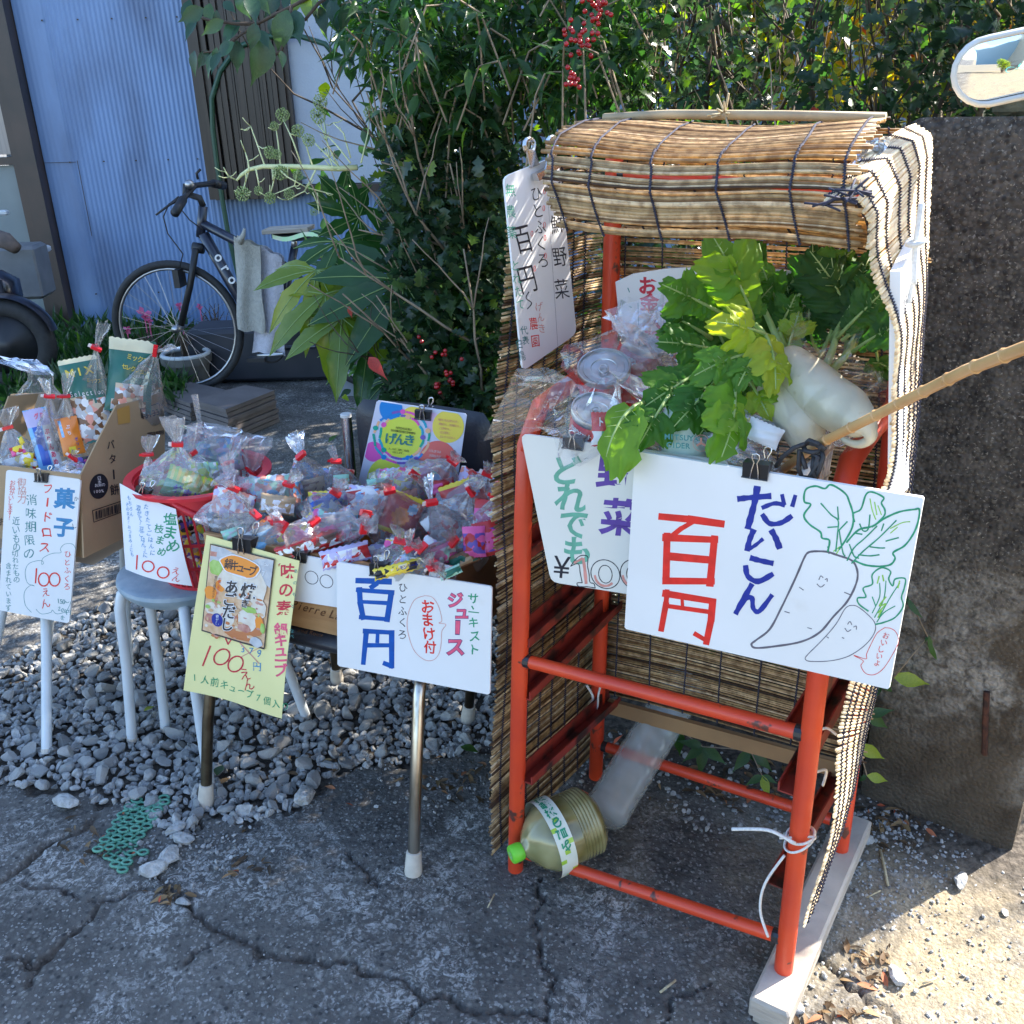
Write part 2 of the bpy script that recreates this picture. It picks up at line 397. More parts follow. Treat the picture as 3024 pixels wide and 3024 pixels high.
gx = dens(-1.6, 1.45, .0065, -60, 60); gy = dens(.95, 2.5, .0065, -60, 60)
X, Y = np.meshgrid(gx, gy)
jx = (nz(X, Y, 22, 1) - .5) * .03 + (nz(X, Y, 70, 2) - .5) * .012; jy = (nz(X, Y, 22, 3) - .5) * .03 + (nz(X, Y, 70, 4) - .5) * .012
near = (X > -1.7) & (X < 1.6) & (Y > .9) & (Y < 2.7)
Xs, Ys = X + jx, Y + jy; crack = np.zeros(X.shape)
for P, w in CR:
    for i in range(len(P) - 1):
        a, b = P[i], P[i + 1]; ab = b - a; t = np.clip(((Xs - a[0]) * ab[0] + (Ys - a[1]) * ab[1]) / (ab @ ab), 0, 1)
        d = np.hypot(Xs - a[0] - t * ab[0], Ys - a[1] - t * ab[1])
        crack = np.maximum(crack, np.clip(1.25 - d / (w * .50), 0, 1))
crack *= near
gin = inpoly(X + jx * 2, Y + jy * 2, GRAVEL).astype(float)
ZZ = (nz(X, Y, 1.3, 5) - .5) * .012 + (nz(X, Y, 6, 6) - .5) * .006 + (nz(X, Y, 60, 7) - .5) * .0025 * near + (nz(X, Y, 150, 8) - .5) * .0014 * near
ZZ = ZZ * near - crack * .014 - gin * .012 * near
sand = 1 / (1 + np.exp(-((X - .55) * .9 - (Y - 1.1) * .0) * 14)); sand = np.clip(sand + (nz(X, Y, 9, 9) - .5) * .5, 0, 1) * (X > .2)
dirt = np.clip(crack * 1.3, 0, 1); dirt = np.maximum(dirt, gin * (.75 + .25 * nz(X, Y, 20, 12)))
bed = 1 / (1 + np.exp(-((Y + .68 * X) - 2.02) * 25)) * (X > -.75) * (Y < 4.2) * (X < 6)  # planting bed behind the stall
dirt = np.maximum(dirt, bed)
def grid_mesh(name, X, Y, Zz, attrs, mat):
    ny, nx = X.shape; P = np.stack([X, Y, Zz], -1).reshape(-1, 3)
    i = np.arange(nx - 1)[None] + np.arange(ny - 1)[:, None] * nx
    Q = np.stack([i, i + 1, i + 1 + nx, i + nx], -1).reshape(-1, 4)
    me = bpy.data.meshes.new(name); me.vertices.add(len(P)); me.vertices.foreach_set('co', P.ravel())
    me.loops.add(Q.size); me.loops.foreach_set('vertex_index', Q.ravel()); me.polygons.add(len(Q))
    me.polygons.foreach_set('loop_start', np.arange(0, Q.size, 4)); me.polygons.foreach_set('loop_total', np.full(len(Q), 4)); me.update(calc_edges=True)
    me.polygons.foreach_set('use_smooth', np.ones(len(Q), bool)); me.materials.append(mat)
    for k, a in attrs.items():
        at = me.attributes.new(k, 'FLOAT', 'POINT'); at.data.foreach_set('value', a.ravel().astype(np.float32))
    o = bpy.data.objects.new(name, me); COL.objects.link(o); return o
def concrete_ground():
    m, nt, out = nodes_of('worn_concrete'); L = nt.links.new
    b = N(nt, 'ShaderNodeBsdfPrincipled'); b.inputs['Roughness'].default_value = .85; b.inputs['Specular IOR Level'].default_value = .3
    tc = N(nt, 'ShaderNodeTexCoord'); co = tc.outputs['Object']
    def noise(s, d=5, dist=0, r=.6):
        n = N(nt, 'ShaderNodeTexNoise'); n.inputs['Scale'].default_value = s; n.inputs['Detail'].default_value = d; n.inputs['Distortion'].default_value = dist; n.inputs['Roughness'].default_value = r; L(co, n.inputs['Vector']); return n.outputs[0]
    def mr(x, a, b_, c=0, d=1):
        n = N(nt, 'ShaderNodeMapRange'); n.inputs[1].default_value = a; n.inputs[2].default_value = b_; n.inputs[3].default_value = c; n.inputs[4].default_value = d; L(x, n.inputs[0]); return n.outputs[0]
    def mix(f, a, b_, bt='MIX'):
        n = N(nt, 'ShaderNodeMix', data_type='RGBA', blend_type=bt)
        for k, x in ((0, f), (6, a), (7, b_)):
            if isinstance(x, tuple): n.inputs[k].default_value = c4(x)
            elif isinstance(x, (int, float)): n.inputs[k].default_value = x
            else: L(x, n.inputs[k])
        return n.outputs[2]
    def math_(op, a, b_):
        n = N(nt, 'ShaderNodeMath', operation=op)
        for k, x in ((0, a), (1, b_)):
            if isinstance(x, (int, float)): n.inputs[k].default_value = x
            else: L(x, n.inputs[k])
        return n.outputs[0]
    base = mix(mr(noise(9, 6), .35, .65), (.05, .047, .043), (.115, .107, .097))
    vo = N(nt, 'ShaderNodeTexVoronoi'); vo.inputs['Scale'].default_value = 95; L(co, vo.inputs['Vector'])
    vr = N(nt, 'ShaderNodeSeparateColor'); L(vo.outputs['Color'], vr.inputs[0])
    agg = mr(vr.outputs[0], .0, 1.0)                       # tone of each pebble of aggregate
    big = mr(noise(2.1, 4, .4), .4, .62); base = mix(math_('MULTIPLY', big, .5), base, (.16, .15, .135)); base = mix(mr(vo.outputs['Distance'], .55, .25), base, mix(agg, (.035, .035, .036), (.19, .18, .16)))
    v2 = N(nt, 'ShaderNodeTexVoronoi'); v2.inputs['Scale'].default_value = 230; L(co, v2.inputs['Vector'])
    s2 = N(nt, 'ShaderNodeSeparateColor'); L(v2.outputs['Color'], s2.inputs[0])
    base = mix(math_('MULTIPLY', mr(s2.outputs[1], .9, .94), .6), base, (.36, .35, .33))
    patch = mr(noise(4.2, 5, .8), .46, .64); fine = mr(noise(48, 8, 1.2, .8), .50, .58)
    base = mix(math_('MULTIPLY', math_('MULTIPLY', patch, fine), .95), base, (.52, .51, .48))
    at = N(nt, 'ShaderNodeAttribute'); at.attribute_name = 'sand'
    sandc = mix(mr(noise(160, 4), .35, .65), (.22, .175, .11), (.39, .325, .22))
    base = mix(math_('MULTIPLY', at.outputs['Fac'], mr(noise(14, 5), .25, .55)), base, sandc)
    ad = N(nt, 'ShaderNodeAttribute'); ad.attribute_name = 'dirt'
    soil = mix(mr(noise(60, 5), .4, .6), (.04, .032, .025), (.12, .1, .08))
    base = mix(ad.outputs['Fac'], base, soil)
    L(base, b.inputs['Base Color'])
    h = math_('ADD', math_('MULTIPLY', vo.outputs['Distance'], -.7), math_('MULTIPLY', noise(210, 4), .9))
    bu = N(nt, 'ShaderNodeBump'); bu.inputs['Strength'].default_value = .75; bu.inputs['Distance'].default_value = .004; L(h, bu.inputs['Height']); L(bu.outputs[0], b.inputs['Normal'])
    L(b.outputs[0], out.inputs[0]); return m
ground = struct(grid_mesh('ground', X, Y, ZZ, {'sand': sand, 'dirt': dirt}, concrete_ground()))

# stones: deformed low-poly balls
def stone_template(seed, sub=1):
    import bmesh
    bm = bmesh.new(); bmesh.ops.create_icosphere(bm, subdivisions=sub, radius=.5)
    rs = np.random.RandomState(seed)
    V = np.array([v.co[:] for v in bm.verts]); Fc = np.array([[v.index for v in f.verts] for f in bm.faces]); bm.free()
    for k in range(5):   # chop with planes to get broken faces
        n = rs.randn(3); n /= np.linalg.norm(n); d = rs.uniform(.2, .38); t = V @ n; V = V - np.where(t > d, t - d, 0)[:, None] * n
    V *= (1 + rs.uniform(-.08, .08, (len(V), 1))); return V, Fc
def scatter_rot(name, tpls, pos, size, vals, mat, flat=(1, .8, .6), parent=None, smooth=False, tilt=.5):
    """full random rotations, several templates, joined"""
    Vs = []; Fs = []; A = []; o = 0
    for i in range(len(pos)):
        V, Fc = tpls[i % len(tpls)]; s = size[i]
        az = random.uniform(0, 6.283); ti = random.gauss(0, tilt); R = np.array(Matrix.Rotation(az, 3, 'Z') @ Matrix.Rotation(ti, 3, 'X') @ Matrix.Rotation(random.gauss(0, tilt), 3, 'Y'))
        fl = np.array([flat[0] * random.uniform(.8, 1.2), flat[1] * random.uniform(.8, 1.15), flat[2] * random.uniform(.75, 1.25)])
        Vs.append((V * fl * s) @ R.T + pos[i]); Fs.append(Fc + o); A += [vals[i]] * len(V); o += len(V)
    P = np.concatenate(Vs); Q = np.concatenate(Fs)
    me = bpy.data.meshes.new(name); me.vertices.add(len(P)); me.vertices.foreach_set('co', P.ravel())
    me.loops.add(Q.size); me.loops.foreach_set('vertex_index', Q.ravel()); me.polygons.add(len(Q))
    me.polygons.foreach_set('loop_start', np.arange(0, Q.size, 3)); me.polygons.foreach_set('loop_total', np.full(len(Q), 3)); me.update(calc_edges=True)
    me.polygons.foreach_set('use_smooth', np.full(len(Q), smooth)); me.materials.append(mat)
    at = me.attributes.new('v', 'FLOAT', 'POINT'); at.data.foreach_set('value', np.array(A, np.float32))
    ob = bpy.data.objects.new(name, me); COL.objects.link(ob)
    if parent: ob.parent = parent
    return ob
M_stone = pm('gravel_stone', (1, 1, 1), (.72, .72, .7), scale=90, rough=.8, bump=.5, bscale=160, attr=[(0, (.2, .2, .2)), (.35, (.33, .33, .325)), (.7, (.45, .445, .43)), (.93, (.5, .48, .45)), (1, (.6, .58, .54))], contrast=(.4, .6))
M_stone2 = M_stone
T2 = [stone_template(s, 2) for s in range(12)]; T1 = [stone_template(s + 50, 1) for s in range(10)]
pos = []; sz = []
gmin = GRAVEL.min(0); gmax = GRAVEL.max(0); cell = {}
def try_add(x, y, s, lay):
    kx, ky = int(x / .03), int(y / .03)
    for i in range(-2, 3):
        for j in range(-2, 3):
            for (a, b, c) in cell.get((kx + i, ky + j), ()):
                if (a - x) ** 2 + (b - y) ** 2 < ((c + s) * .365) ** 2: return False
    cell.setdefault((kx, ky), []).append((x, y, s)); pos.append((x, y, s * .22 + lay)); sz.append(s); return True
for it in range(26000):
    x = random.uniform(-1.75, gmax[0] + .05); y = random.uniform(gmin[1] - .03, 3.1)
    s = random.choice([.058, .05, .045, .038, .032, .026, .02]) * random.uniform(.8, 1.2)
    if it > 14000: s *= .6
    if not inpoly(np.array([x]), np.array([y]), GRAVEL)[0]: continue
    sc = 1.0 if x < -.35 else .75
    if x > -.45 and random.random() < .15: continue
    try_add(x, y, s * sc, -.004)
# the largest stones nearest the camera are single pieces of the ground
order = sorted(range(len(pos)), key=lambda i: -sz[i] / (.4 + math.hypot(pos[i][0], pos[i][1])))[:270]; pick = set(order)
SM = []
for ti, (V_, F_) in enumerate(T2):
    for tv in (.2, .45, .7, .92):
        me = bpy.data.meshes.new('stone'); me.from_pydata([tuple(q) for q in V_], [], [tuple(int(i) for i in f) for f in F_]); me.materials.append(M_stone); at = me.attributes.new('v', 'FLOAT', 'POINT'); at.data.foreach_set('value', [tv] * len(V_)); SM.append(me)
for n_, i in enumerate(order):
    o = bpy.data.objects.new('stone', SM[(n_ * 7) % len(SM)]); COL.objects.link(o); o.parent = ground; o.location = pos[i]; s_ = sz[i]; o.scale = (s_, s_ * random.uniform(.68, .92), s_ * random.uniform(.45, .72)); o.rotation_euler = (random.gauss(0, .4), random.gauss(0, .4), random.uniform(0, 6.28))
pos = [p for i, p in enumerate(pos) if i not in pick]; sz = [q for i, q in enumerate(sz) if i not in pick]
for it in range(5200):
    x = random.uniform(-1.75, gmax[0] + .03); y = random.uniform(gmin[1] - .02, 3.1)
    if inpoly(np.array([x]), np.array([y]), GRAVEL)[0]: s = random.uniform(.016, .034); pos.append((x, y, random.uniform(-.004, .004))); sz.append(s)
gravel = scatter_rot('gravel', T2, np.array(pos), sz, np.clip(np.random.normal(.45, .24, len(pos)), 0, 1), M_stone); gravel['kind'] = 'stuff'
print('gravel', len(pos))
# finer grit on the bed under and beside the stall, and crumbs on the pavement
pos = []; sz = []
def blob(cx, cy, r, n, smin, smax, sq=1):
    for _ in range(n):
        a = random.uniform(0, 6.283); q = r * random.random() ** .6; x = cx + math.cos(a) * q; y = cy + math.sin(a) * q * sq; s = random.uniform(smin, smax) * random.choice([.6, .8, 1, 1]); pos.append((x, y, s * .18)); sz.append(s)
for (px, py, r, n, a, b) in [(2560, 2560, .16, 420, .004, .014), (2700, 2480, .12, 260, .004, .014), (2480, 2680, .1, 120, .004, .013), (2620, 2420, .08, 120, .005, .018), (2760, 2650, .2, 160, .003, .01), (2500, 2980, .14, 150, .004, .016), (2620, 2900, .2, 90, .003, .012), (2880, 2880, .25, 110, .003, .012),
                         (2150, 2330, .16, 160, .008, .022), (1830, 2250, .12, 90, .008, .02), (2380, 2440, .1, 120, .006, .02), (560, 2530, .1, 90, .006, .018), (470, 2480, .08, 60, .006, .02), (700, 2500, .1, 60, .005, .014), (1300, 2270, .2, 130, .006, .018), (1200, 2330, .25, 60, .004, .01), (1100, 2700, .5, 120, .002, .006), (1900, 2750, .5, 160, .002, .006), (400, 2700, .5, 120, .002, .006)]:
    c = Z(px, py); blob(c.x, c.y, r, n, a, b)
pa = np.array(pos); lit = pa[:, 0] * .485 - pa[:, 1] * .875 > -.83; grit = scatter_rot('grit', T1, pa, sz, np.clip(np.random.normal(.5, .25, len(pos)) + lit * .35, 0, 1), M_stone); grit['kind'] = 'stuff'  # grit past the shadow edge is coloured paler, as if sunlit
# single larger stones lying on the pavement
def stone(px, py, s, v, label, k, sub=2):
    p = Z(px, py); V, Fc = stone_template(k + 200, 2); mb = MB(); R = Matrix.Rotation(k * 1.3, 3, 'Z') @ Matrix.Rotation(.2, 3, 'X')
    root = None
    mb.add([R @ Vector((v_[0] * s, v_[1] * s * .72, v_[2] * s * .5)) + Vector((p.x, p.y, s * .17)) for v_ in V], [tuple(f) for f in Fc], a=v)
    o = mb.build('stone', M_stone); tag(o, label, 'stone', 'loose stones lying on the pavement'); return o
for k, (px, py, s, v, l) in enumerate([
    (455, 2575, .062, .8, 'pale angular stone at the lower end of the green plastic mesh'), (505, 2540, .062, .7, 'pale stone right of the green mesh, just above the lowest one'), (545, 2480, .06, .75, 'tilted light stone between the green mesh and the chair leg'),
    (520, 2455, .05, .7, 'rounded stone beside the upper right edge of the green mesh'), (520, 2425, .045, .72, 'small pale stone above the others beside the green mesh'), (730, 2400, .055, .55, 'grey brown stone at the gravel edge right of the chair foot'),
    (900, 2365, .07, .85, 'pale lone stone at the right end of the gravel edge'), (205, 2380, .075, .78, 'large whitish stone at the gravel edge left of the green mesh'), (2830, 2610, .05, .45, 'round grey cobble in the shaded grit beside the timber'),
    (2545, 2480, .05, .8, 'white angular stone near the wall foot beside the timber'), (2345, 2990, .045, .7, 'flat pale stone next to the sunlit end of the timber'), (2645, 2890, .045, .75, 'oval sunlit stone right of the crack'), (545, 2670, .035, .35, 'dark pebble stuck in the crack below the green mesh'),
    (2965, 2700, .022, .8, 'small white stone casting a shadow on the sunlit ground'), (2500, 2440, .04, .9, 'white stone by the back foot of the rack')]):
    stone(px, py, s, v, l, k)
# ---------------- house behind ----------------
YH = 6.9
M_blue = pm('blue_grey_wall_paint', (.185, .29, .49), (.165, .262, .45), scale=2.5, rough=.42, spec=.5, bump=.05, bscale=4, stretch=(1, 1, .35), dirt=(.1, .15, .26), dscale=3, dthr=(.5, .75))
M_dark = pm('dark_brown_frame', (.025, .016, .012), (.045, .028, .02), scale=8, rough=.4, stretch=(10, 10, 1))
house = thing('house', 'blue grey house with fine vertical corrugated metal walls behind the bicycle', 'house', (-2, YH, 0))
mb = MB()
def wall_strip(x0, x1, z0, z1, period=.032, amp=.006, flatx=None):
    n = int((x1 - x0) / period) * 6
    xs = [x0 + (x1 - x0) * i / n for i in range(n + 1)]
    vs = []
    for x in xs:
        a = amp * (0.15 if (flatx and x < flatx) else 1)
        y = YH - .5 * a * (1 + math.sin(2 * math.pi * (x - x0) / period)); vs += [(x, y, z0), (x, y, z1)]
    mb.add(vs, [(2 * i, 2 * i + 2, 2 * i + 3, 2 * i + 1) for i in range(n)])
wall_strip(-3.13, -2.03, 0, 5.2, flatx=-2.95); wall_strip(-2.03, -.1, 0, .93); wall_strip(-2.03, -.1, 2.6, 5.2); wall_strip(-.1, 3.4, 0, 5.2)
mb.box((0, YH + .35, 2.6), (6.8, 0, 0), (0, .6, 0), (0, 0, 5.2)); mb.box((-5, YH + .35, 2.6), (3, 0, 0), (0, .6, 0), (0, 0, 5.2)) if False else None
mb.build('wall', M_blue, house, smooth=False)
mb = MB(); mb.box((-1.2, YH + .3, 5.25), (9, 0, 0), (0, 1.6, 0), (0, 0, .12)); mb.build('roof', pm('roof_metal', (.12, .12, .13), rough=.5), house)
mb = MB(); [mb.box((x_, YH - .012, z_), (.009, 0, 0), (0, .008, 0), (0, 0, .009)) for x_ in (-2.95, -2.72, -2.5, -2.28, -2.08) for z_ in (.25, 1.14, 2.0)]; mb.build('wall_screw', M_dark, house, stuff=True)
mb = MB(); mb.box((-3.02, YH - .009, 1.14), (.22, 0, 0), (0, .003, 0), (0, 0, .003)); mb.box((-2.9, YH - .009, .9), (.003, 0, 0), (0, .003, 0), (0, 0, .5)); mb.build('sheet_seam', M_dark, house)
# shutters and frosted window
win = MB()
x = -2.01
while x < -1.45:
    w = random.choice([.012, .02, .03, .045]); dpt = random.uniform(.0, .05)
    win.box((x + w / 2, YH - .06 - dpt / 2, 1.73), (w, 0, 0), (0, .06 + dpt, 0), (0, 0, 1.7)); x += w + random.choice([0, .002, .006])
shut = win.build('shutter', pm('brown_aluminium', (.02, .012, .009), (.04, .025, .017), scale=5, rough=.35, stretch=(8, 8, .5)), house)
fr = MB()
fr.box((-.8, YH - .03, .93), (2.4, 0, 0), (0, .12, 0), (0, 0, .05)); fr.box((-1.41, YH - .03, 1.75), (.05, 0, 0), (0, .08, 0), (0, 0, 1.7)); fr.box((-.62, YH - .03, 1.75), (.06, 0, 0), (0, .08, 0), (0, 0, 1.7)); fr.box((-.1, YH - .03, 1.75), (.06, 0, 0), (0, .08, 0), (0, 0, 1.7))
w_ = fr.build('window_frame', M_dark, house)
gm = pm('frosted_glass', (.42, .47, .55), (.36, .4, .48), scale=3, rough=.3, bump=.25, bscale=70)
for (a, b) in [(-1.385, -.65), (-.59, -.13)]:
    g = MB(); g.box(((a + b) / 2, YH - .012, 1.76), (b - a, 0, 0), (0, .008, 0), (0, 0, 1.6)); g.build('pane', gm, w_)
# glazed entrance at far left
fr = MB(); fr.box((-3.19, YH - .03, 2.0), (.11, 0, 0), (0, .16, 0), (0, 0, 4.0)); fr.box((-3.285, YH - .02, 2.0), (.05, 0, 0), (0, .1, 0), (0, 0, 4.0)); fr.box((-3.9, YH - .02, 1.16), (1.2, 0, 0), (0, .06, 0), (0, 0, .05)); fr.box((-3.9, YH - .02, .05), (1.3, 0, 0), (0, .1, 0), (0, 0, .1))
df = fr.build('door_frame', pm('bronze_frame', (.04, .03, .026), (.07, .045, .035), scale=4, rough=.4), house)
g = MB(); g.box((-3.9, YH - .01, 1.9), (1.16, 0, 0), (0, .01, 0), (0, 0, 1.4)); g.build('pane', pm('curtained_glass', (.45, .38, .33), (.3, .26, .24), scale=4, rough=.25, stretch=(6, 6, .4)), df)
g = MB(); g.box((-3.9, YH - .01, .62), (1.16, 0, 0), (0, .01, 0), (0, 0, 1.02)); g.build('pane', pm('grey_frosted_glass', (.23, .27, .27), (.17, .21, .22), scale=2, rough=.3), df)
# garden hose / cable hanging down the wall
mb = MB(); pts = [Yp(*p, YH - .14) for p in [(1010, 190), (960, 130), (880, 105), (780, 108), (700, 140), (650, 210), (625, 290), (628, 380), (640, 480), (655, 580), (672, 680), (700, 800), (740, 980), (770, 1180)]]
tag(mb.tube(pts, .017, 8).build('garden_hose', pm('green_hose', (.02, .07, .04), rough=.4), smooth=True), 'dark green hose arching over the shutter and hanging down the blue wall', 'hose')

# ---------------- concrete wall ----------------
def concrete_wall_mat():
    m, nt, out = nodes_of('old_cast_concrete'); L = nt.links.new
    b = N(nt, 'ShaderNodeBsdfPrincipled'); b.inputs['Roughness'].default_value = .9; b.inputs['Specular IOR Level'].default_value = .2
    tc = N(nt, 'ShaderNodeTexCoord'); co = tc.outputs['Object']
    def noise(s, d=5, dist=0, r=.6):
        n = N(nt, 'ShaderNodeTexNoise'); n.inputs['Scale'].default_value = s; n.inputs['Detail'].default_value = d; n.inputs['Distortion'].default_value = dist; n.inputs['Roughness'].default_value = r; L(co, n.inputs['Vector']); return n.outputs[0]
    def mr(x, a, b_, c=0, d=1):
        n = N(nt, 'ShaderNodeMapRange'); n.inputs[1].default_value = a; n.inputs[2].default_value = b_; n.inputs[3].default_value = c; n.inputs[4].default_value = d; L(x, n.inputs[0]); return n.outputs[0]
    def mix(f, a, b_):
        n = N(nt, 'ShaderNodeMix', data_type='RGBA')
        for k, x in ((0, f), (6, a), (7, b_)):
            if isinstance(x, tuple): n.inputs[k].default_value = c4(x)
            elif isinstance(x, (int, float)): n.inputs[k].default_value = x
            else: L(x, n.inputs[k])
        return n.outputs[2]
    def mul(a, b_):
        n = N(nt, 'ShaderNodeMath', operation='MULTIPLY')
        for k, x in ((0, a), (1, b_)):
            if isinstance(x, (int, float)): n.inputs[k].default_value = x
            else: L(x, n.inputs[k])
        return n.outputs[0]
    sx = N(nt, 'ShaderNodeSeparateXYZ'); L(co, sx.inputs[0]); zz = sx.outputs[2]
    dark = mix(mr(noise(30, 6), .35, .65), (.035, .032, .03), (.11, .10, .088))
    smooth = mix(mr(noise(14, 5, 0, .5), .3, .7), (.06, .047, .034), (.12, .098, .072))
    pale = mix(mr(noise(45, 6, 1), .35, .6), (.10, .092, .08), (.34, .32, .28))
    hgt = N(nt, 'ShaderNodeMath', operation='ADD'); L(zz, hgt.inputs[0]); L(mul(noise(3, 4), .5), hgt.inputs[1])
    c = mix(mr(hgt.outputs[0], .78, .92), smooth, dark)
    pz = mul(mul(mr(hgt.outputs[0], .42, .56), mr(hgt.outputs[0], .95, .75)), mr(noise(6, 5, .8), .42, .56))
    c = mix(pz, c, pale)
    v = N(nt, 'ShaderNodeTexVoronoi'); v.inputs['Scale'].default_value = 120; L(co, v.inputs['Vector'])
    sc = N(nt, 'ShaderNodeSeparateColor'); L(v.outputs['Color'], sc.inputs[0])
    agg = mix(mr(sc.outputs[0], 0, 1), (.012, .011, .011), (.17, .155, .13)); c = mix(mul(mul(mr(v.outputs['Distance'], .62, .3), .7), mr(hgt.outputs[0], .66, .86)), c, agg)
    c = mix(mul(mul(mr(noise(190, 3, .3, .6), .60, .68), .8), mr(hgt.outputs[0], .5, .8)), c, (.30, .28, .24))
    L(c, b.inputs['Base Color'])
    bu = N(nt, 'ShaderNodeBump'); bu.inputs['Strength'].default_value = .9; bu.inputs['Distance'].default_value = .006
    hh_ = N(nt, 'ShaderNodeMath', operation='SUBTRACT'); L(noise(110, 5, .5, .7), hh_.inputs[0]); L(v.outputs['Distance'], hh_.inputs[1]); L(hh_.outputs[0], bu.inputs['Height']); L(bu.outputs[0], b.inputs['Normal']); L(b.outputs[0], out.inputs[0]); return m
M_conc = concrete_wall_mat()
Lc = Vector((.763, 1.687, 0)); Rc = Vector((1.012, 1.499, 0)); e1 = (Rc - Lc).normalized(); e2 = Vector((-e1.y, e1.x, 0))
wall = thing('concrete_wall', 'old dark concrete gate wall with rough speckled face right of the stall', 'wall', tuple(Lc))
mb = MB(); Wt = 1.408
def wallp(s, t, z): return Lc + e1 * s + e2 * t + Vector((0, 0, z))
wl = (Rc - Lc).length
# face as a dense grid with uneven relief and a rounded, chipped top-left and right edge
def facefn(u, v):
    z = v * Wt; lean = -.115 * max(0, (z - .25) / Wt); s = lean + u * (wl - lean)
    edge = min(u, 1 - u) * (wl); t = 0 if edge > .02 else (.02 - edge) * .5
    tp = (1 - v) * Wt; z2 = z - (0 if u > .08 else (.08 - u) ** 2 * 2.5 * v)
    if tp < .02: t += (.02 - tp) * .4
    return wallp(s, t + (random.random() - .5) * .003, z2)
mb.grid(facefn, 34, 120)
def tri(s0, s1, t0, t1): pass
for (a, b) in [((wl, .004), (wl, 1.9))]:
    mb.add([wallp(wl, .012, 0), wallp(wl, 2.6, 0), wallp(wl, 2.6, Wt), wallp(wl, .012, Wt)], [(0, 1, 2, 3)])
mb.add([wallp(-.115, .012, Wt - .03), wallp(wl, .012, Wt), wallp(wl, 2.6, Wt), wallp(-.115, 2.6, Wt)], [(0, 1, 2, 3)])
mb.add([wallp(0, .012, 0), wallp(-.115, .012, Wt - .03), wallp(-.115, 2.6, Wt), wallp(0, 2.6, 0)], [(0, 1, 2, 3)])
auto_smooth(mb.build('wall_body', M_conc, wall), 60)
mb = MB(); pw = Pl(Lc, e2); mb.tube([pw.hit(2915, 2040, .003), pw.hit(2912, 2120, .006), pw.hit(2908, 2225, .003)], .006, 6)
mb.build('rusty_bar', pm('rust', (.09, .03, .015), (.03, .012, .008), scale=60, rough=.9), wall)
tops = thing('coping_block', 'mossy stone block lying on the wall top below the mirror', 'block', tuple(wallp(.1, .06, Wt)))
mb = MB(); mb.bev(wallp(.165, .14, Wt + .022), e1 * .27, e2 * .16, Vector((0, 0, .044)), .006); mb.build('block', pm('mossy_stone', (.13, .11, .06), (.06, .055, .03), scale=25, rough=.95, bump=.8, bscale=70), tops)
# mirror on a parked vehicle, seen at the right edge
MY = 1.34
mir = thing('side_mirror', 'oval vehicle mirror with white frame at the right edge reflecting a sunlit yard', 'mirror', tuple(Yp(2960, 200, MY)))
mc = Yp(2990, 198, MY)
dv = (CAMP - mc).normalized(); tgt = Vector((1.3, -3.2, .15)).normalized(); mn = (dv + tgt).normalized()
mpl = Pl(mc, Vector((-.12, -1, -.075)))
def oval(x0, x1, y0, y1, sk=0, n=10):
    r = (y1 - y0) / 2; cy = (y0 + y1) / 2; P = []
    for k in range(n + 1):
        a = math.pi / 2 + math.pi * k / n; P.append((x0 + r + math.cos(a) * r * 1.05, cy - math.sin(a) * r))
    for k in range(n + 1):
        a = -math.pi / 2 + math.pi * k / n; P.append((x1 - r + math.cos(a) * r, cy - math.sin(a) * r - 12))
    return [(x, y - (x - 2990) * .14) for (x, y) in P]
ro = oval(2812, 3185, 92, 308); ri = oval(2830, 3165, 112, 288)
mb = MB(); A = [mpl.hit(*p, .0) for p in ro]; B = [mpl.hit(*p, .008) for p in [(a[0] * .35 + b[0] * .65, a[1] * .35 + b[1] * .65) for a, b in zip(ro, ri)]]; Cc = [mpl.hit(*p, .0) for p in ri]; Dd = [mpl.hit(a[0], a[1], -.035) for a in [(3000 + (p[0] - 3000) * .86, 200 + (p[1] - 200) * .8) for p in ro]]
k = len(ro); vs = Dd + A + B + Cc; fs = []
for r_ in range(3):
    for i in range(k): j = (i + 1) % k; fs.append((r_ * k + i, r_ * k + j, (r_ + 1) * k + j, (r_ + 1) * k + i))
fs.append(tuple(range(k))); mb.add(vs, fs); mb.build('mirror_housing', pm('aged_white_plastic', (.62, .61, .58), (.5, .49, .45), scale=12, rough=.4), mir, smooth=True)
mb = MB()
# glass surface tilted a little so that it shows the yard
gc = sum(Cc, Vector()) / k
gc2 = mpl.hit(2998, 200, 0); rings_ = 8; vs = []
for r_ in range(rings_ + 1):
    f_ = r_ / rings_; vs += [gc2 + (p - gc2) * f_ + mpl.n * (.0045 * (1 - f_ * f_) - .0015) for p in Cc]
mb.add(vs, [(r_ * k + i, r_ * k + (i + 1) % k, (r_ + 1) * k + (i + 1) % k, (r_ + 1) * k + i) for r_ in range(rings_) for i in range(k)]); o = mb.build('glass', pm('mirror_glass', (.9, .92, .92), rough=.015, metal=1), mir, smooth=True)
mb = MB(); mb.tube([mpl.hit(3100, 300, -.02), mpl.hit(3130, 420, -.03), mpl.hit(3170, 700, -.02)], .006, 8); mb.build('stem', M_clipblack, mir)
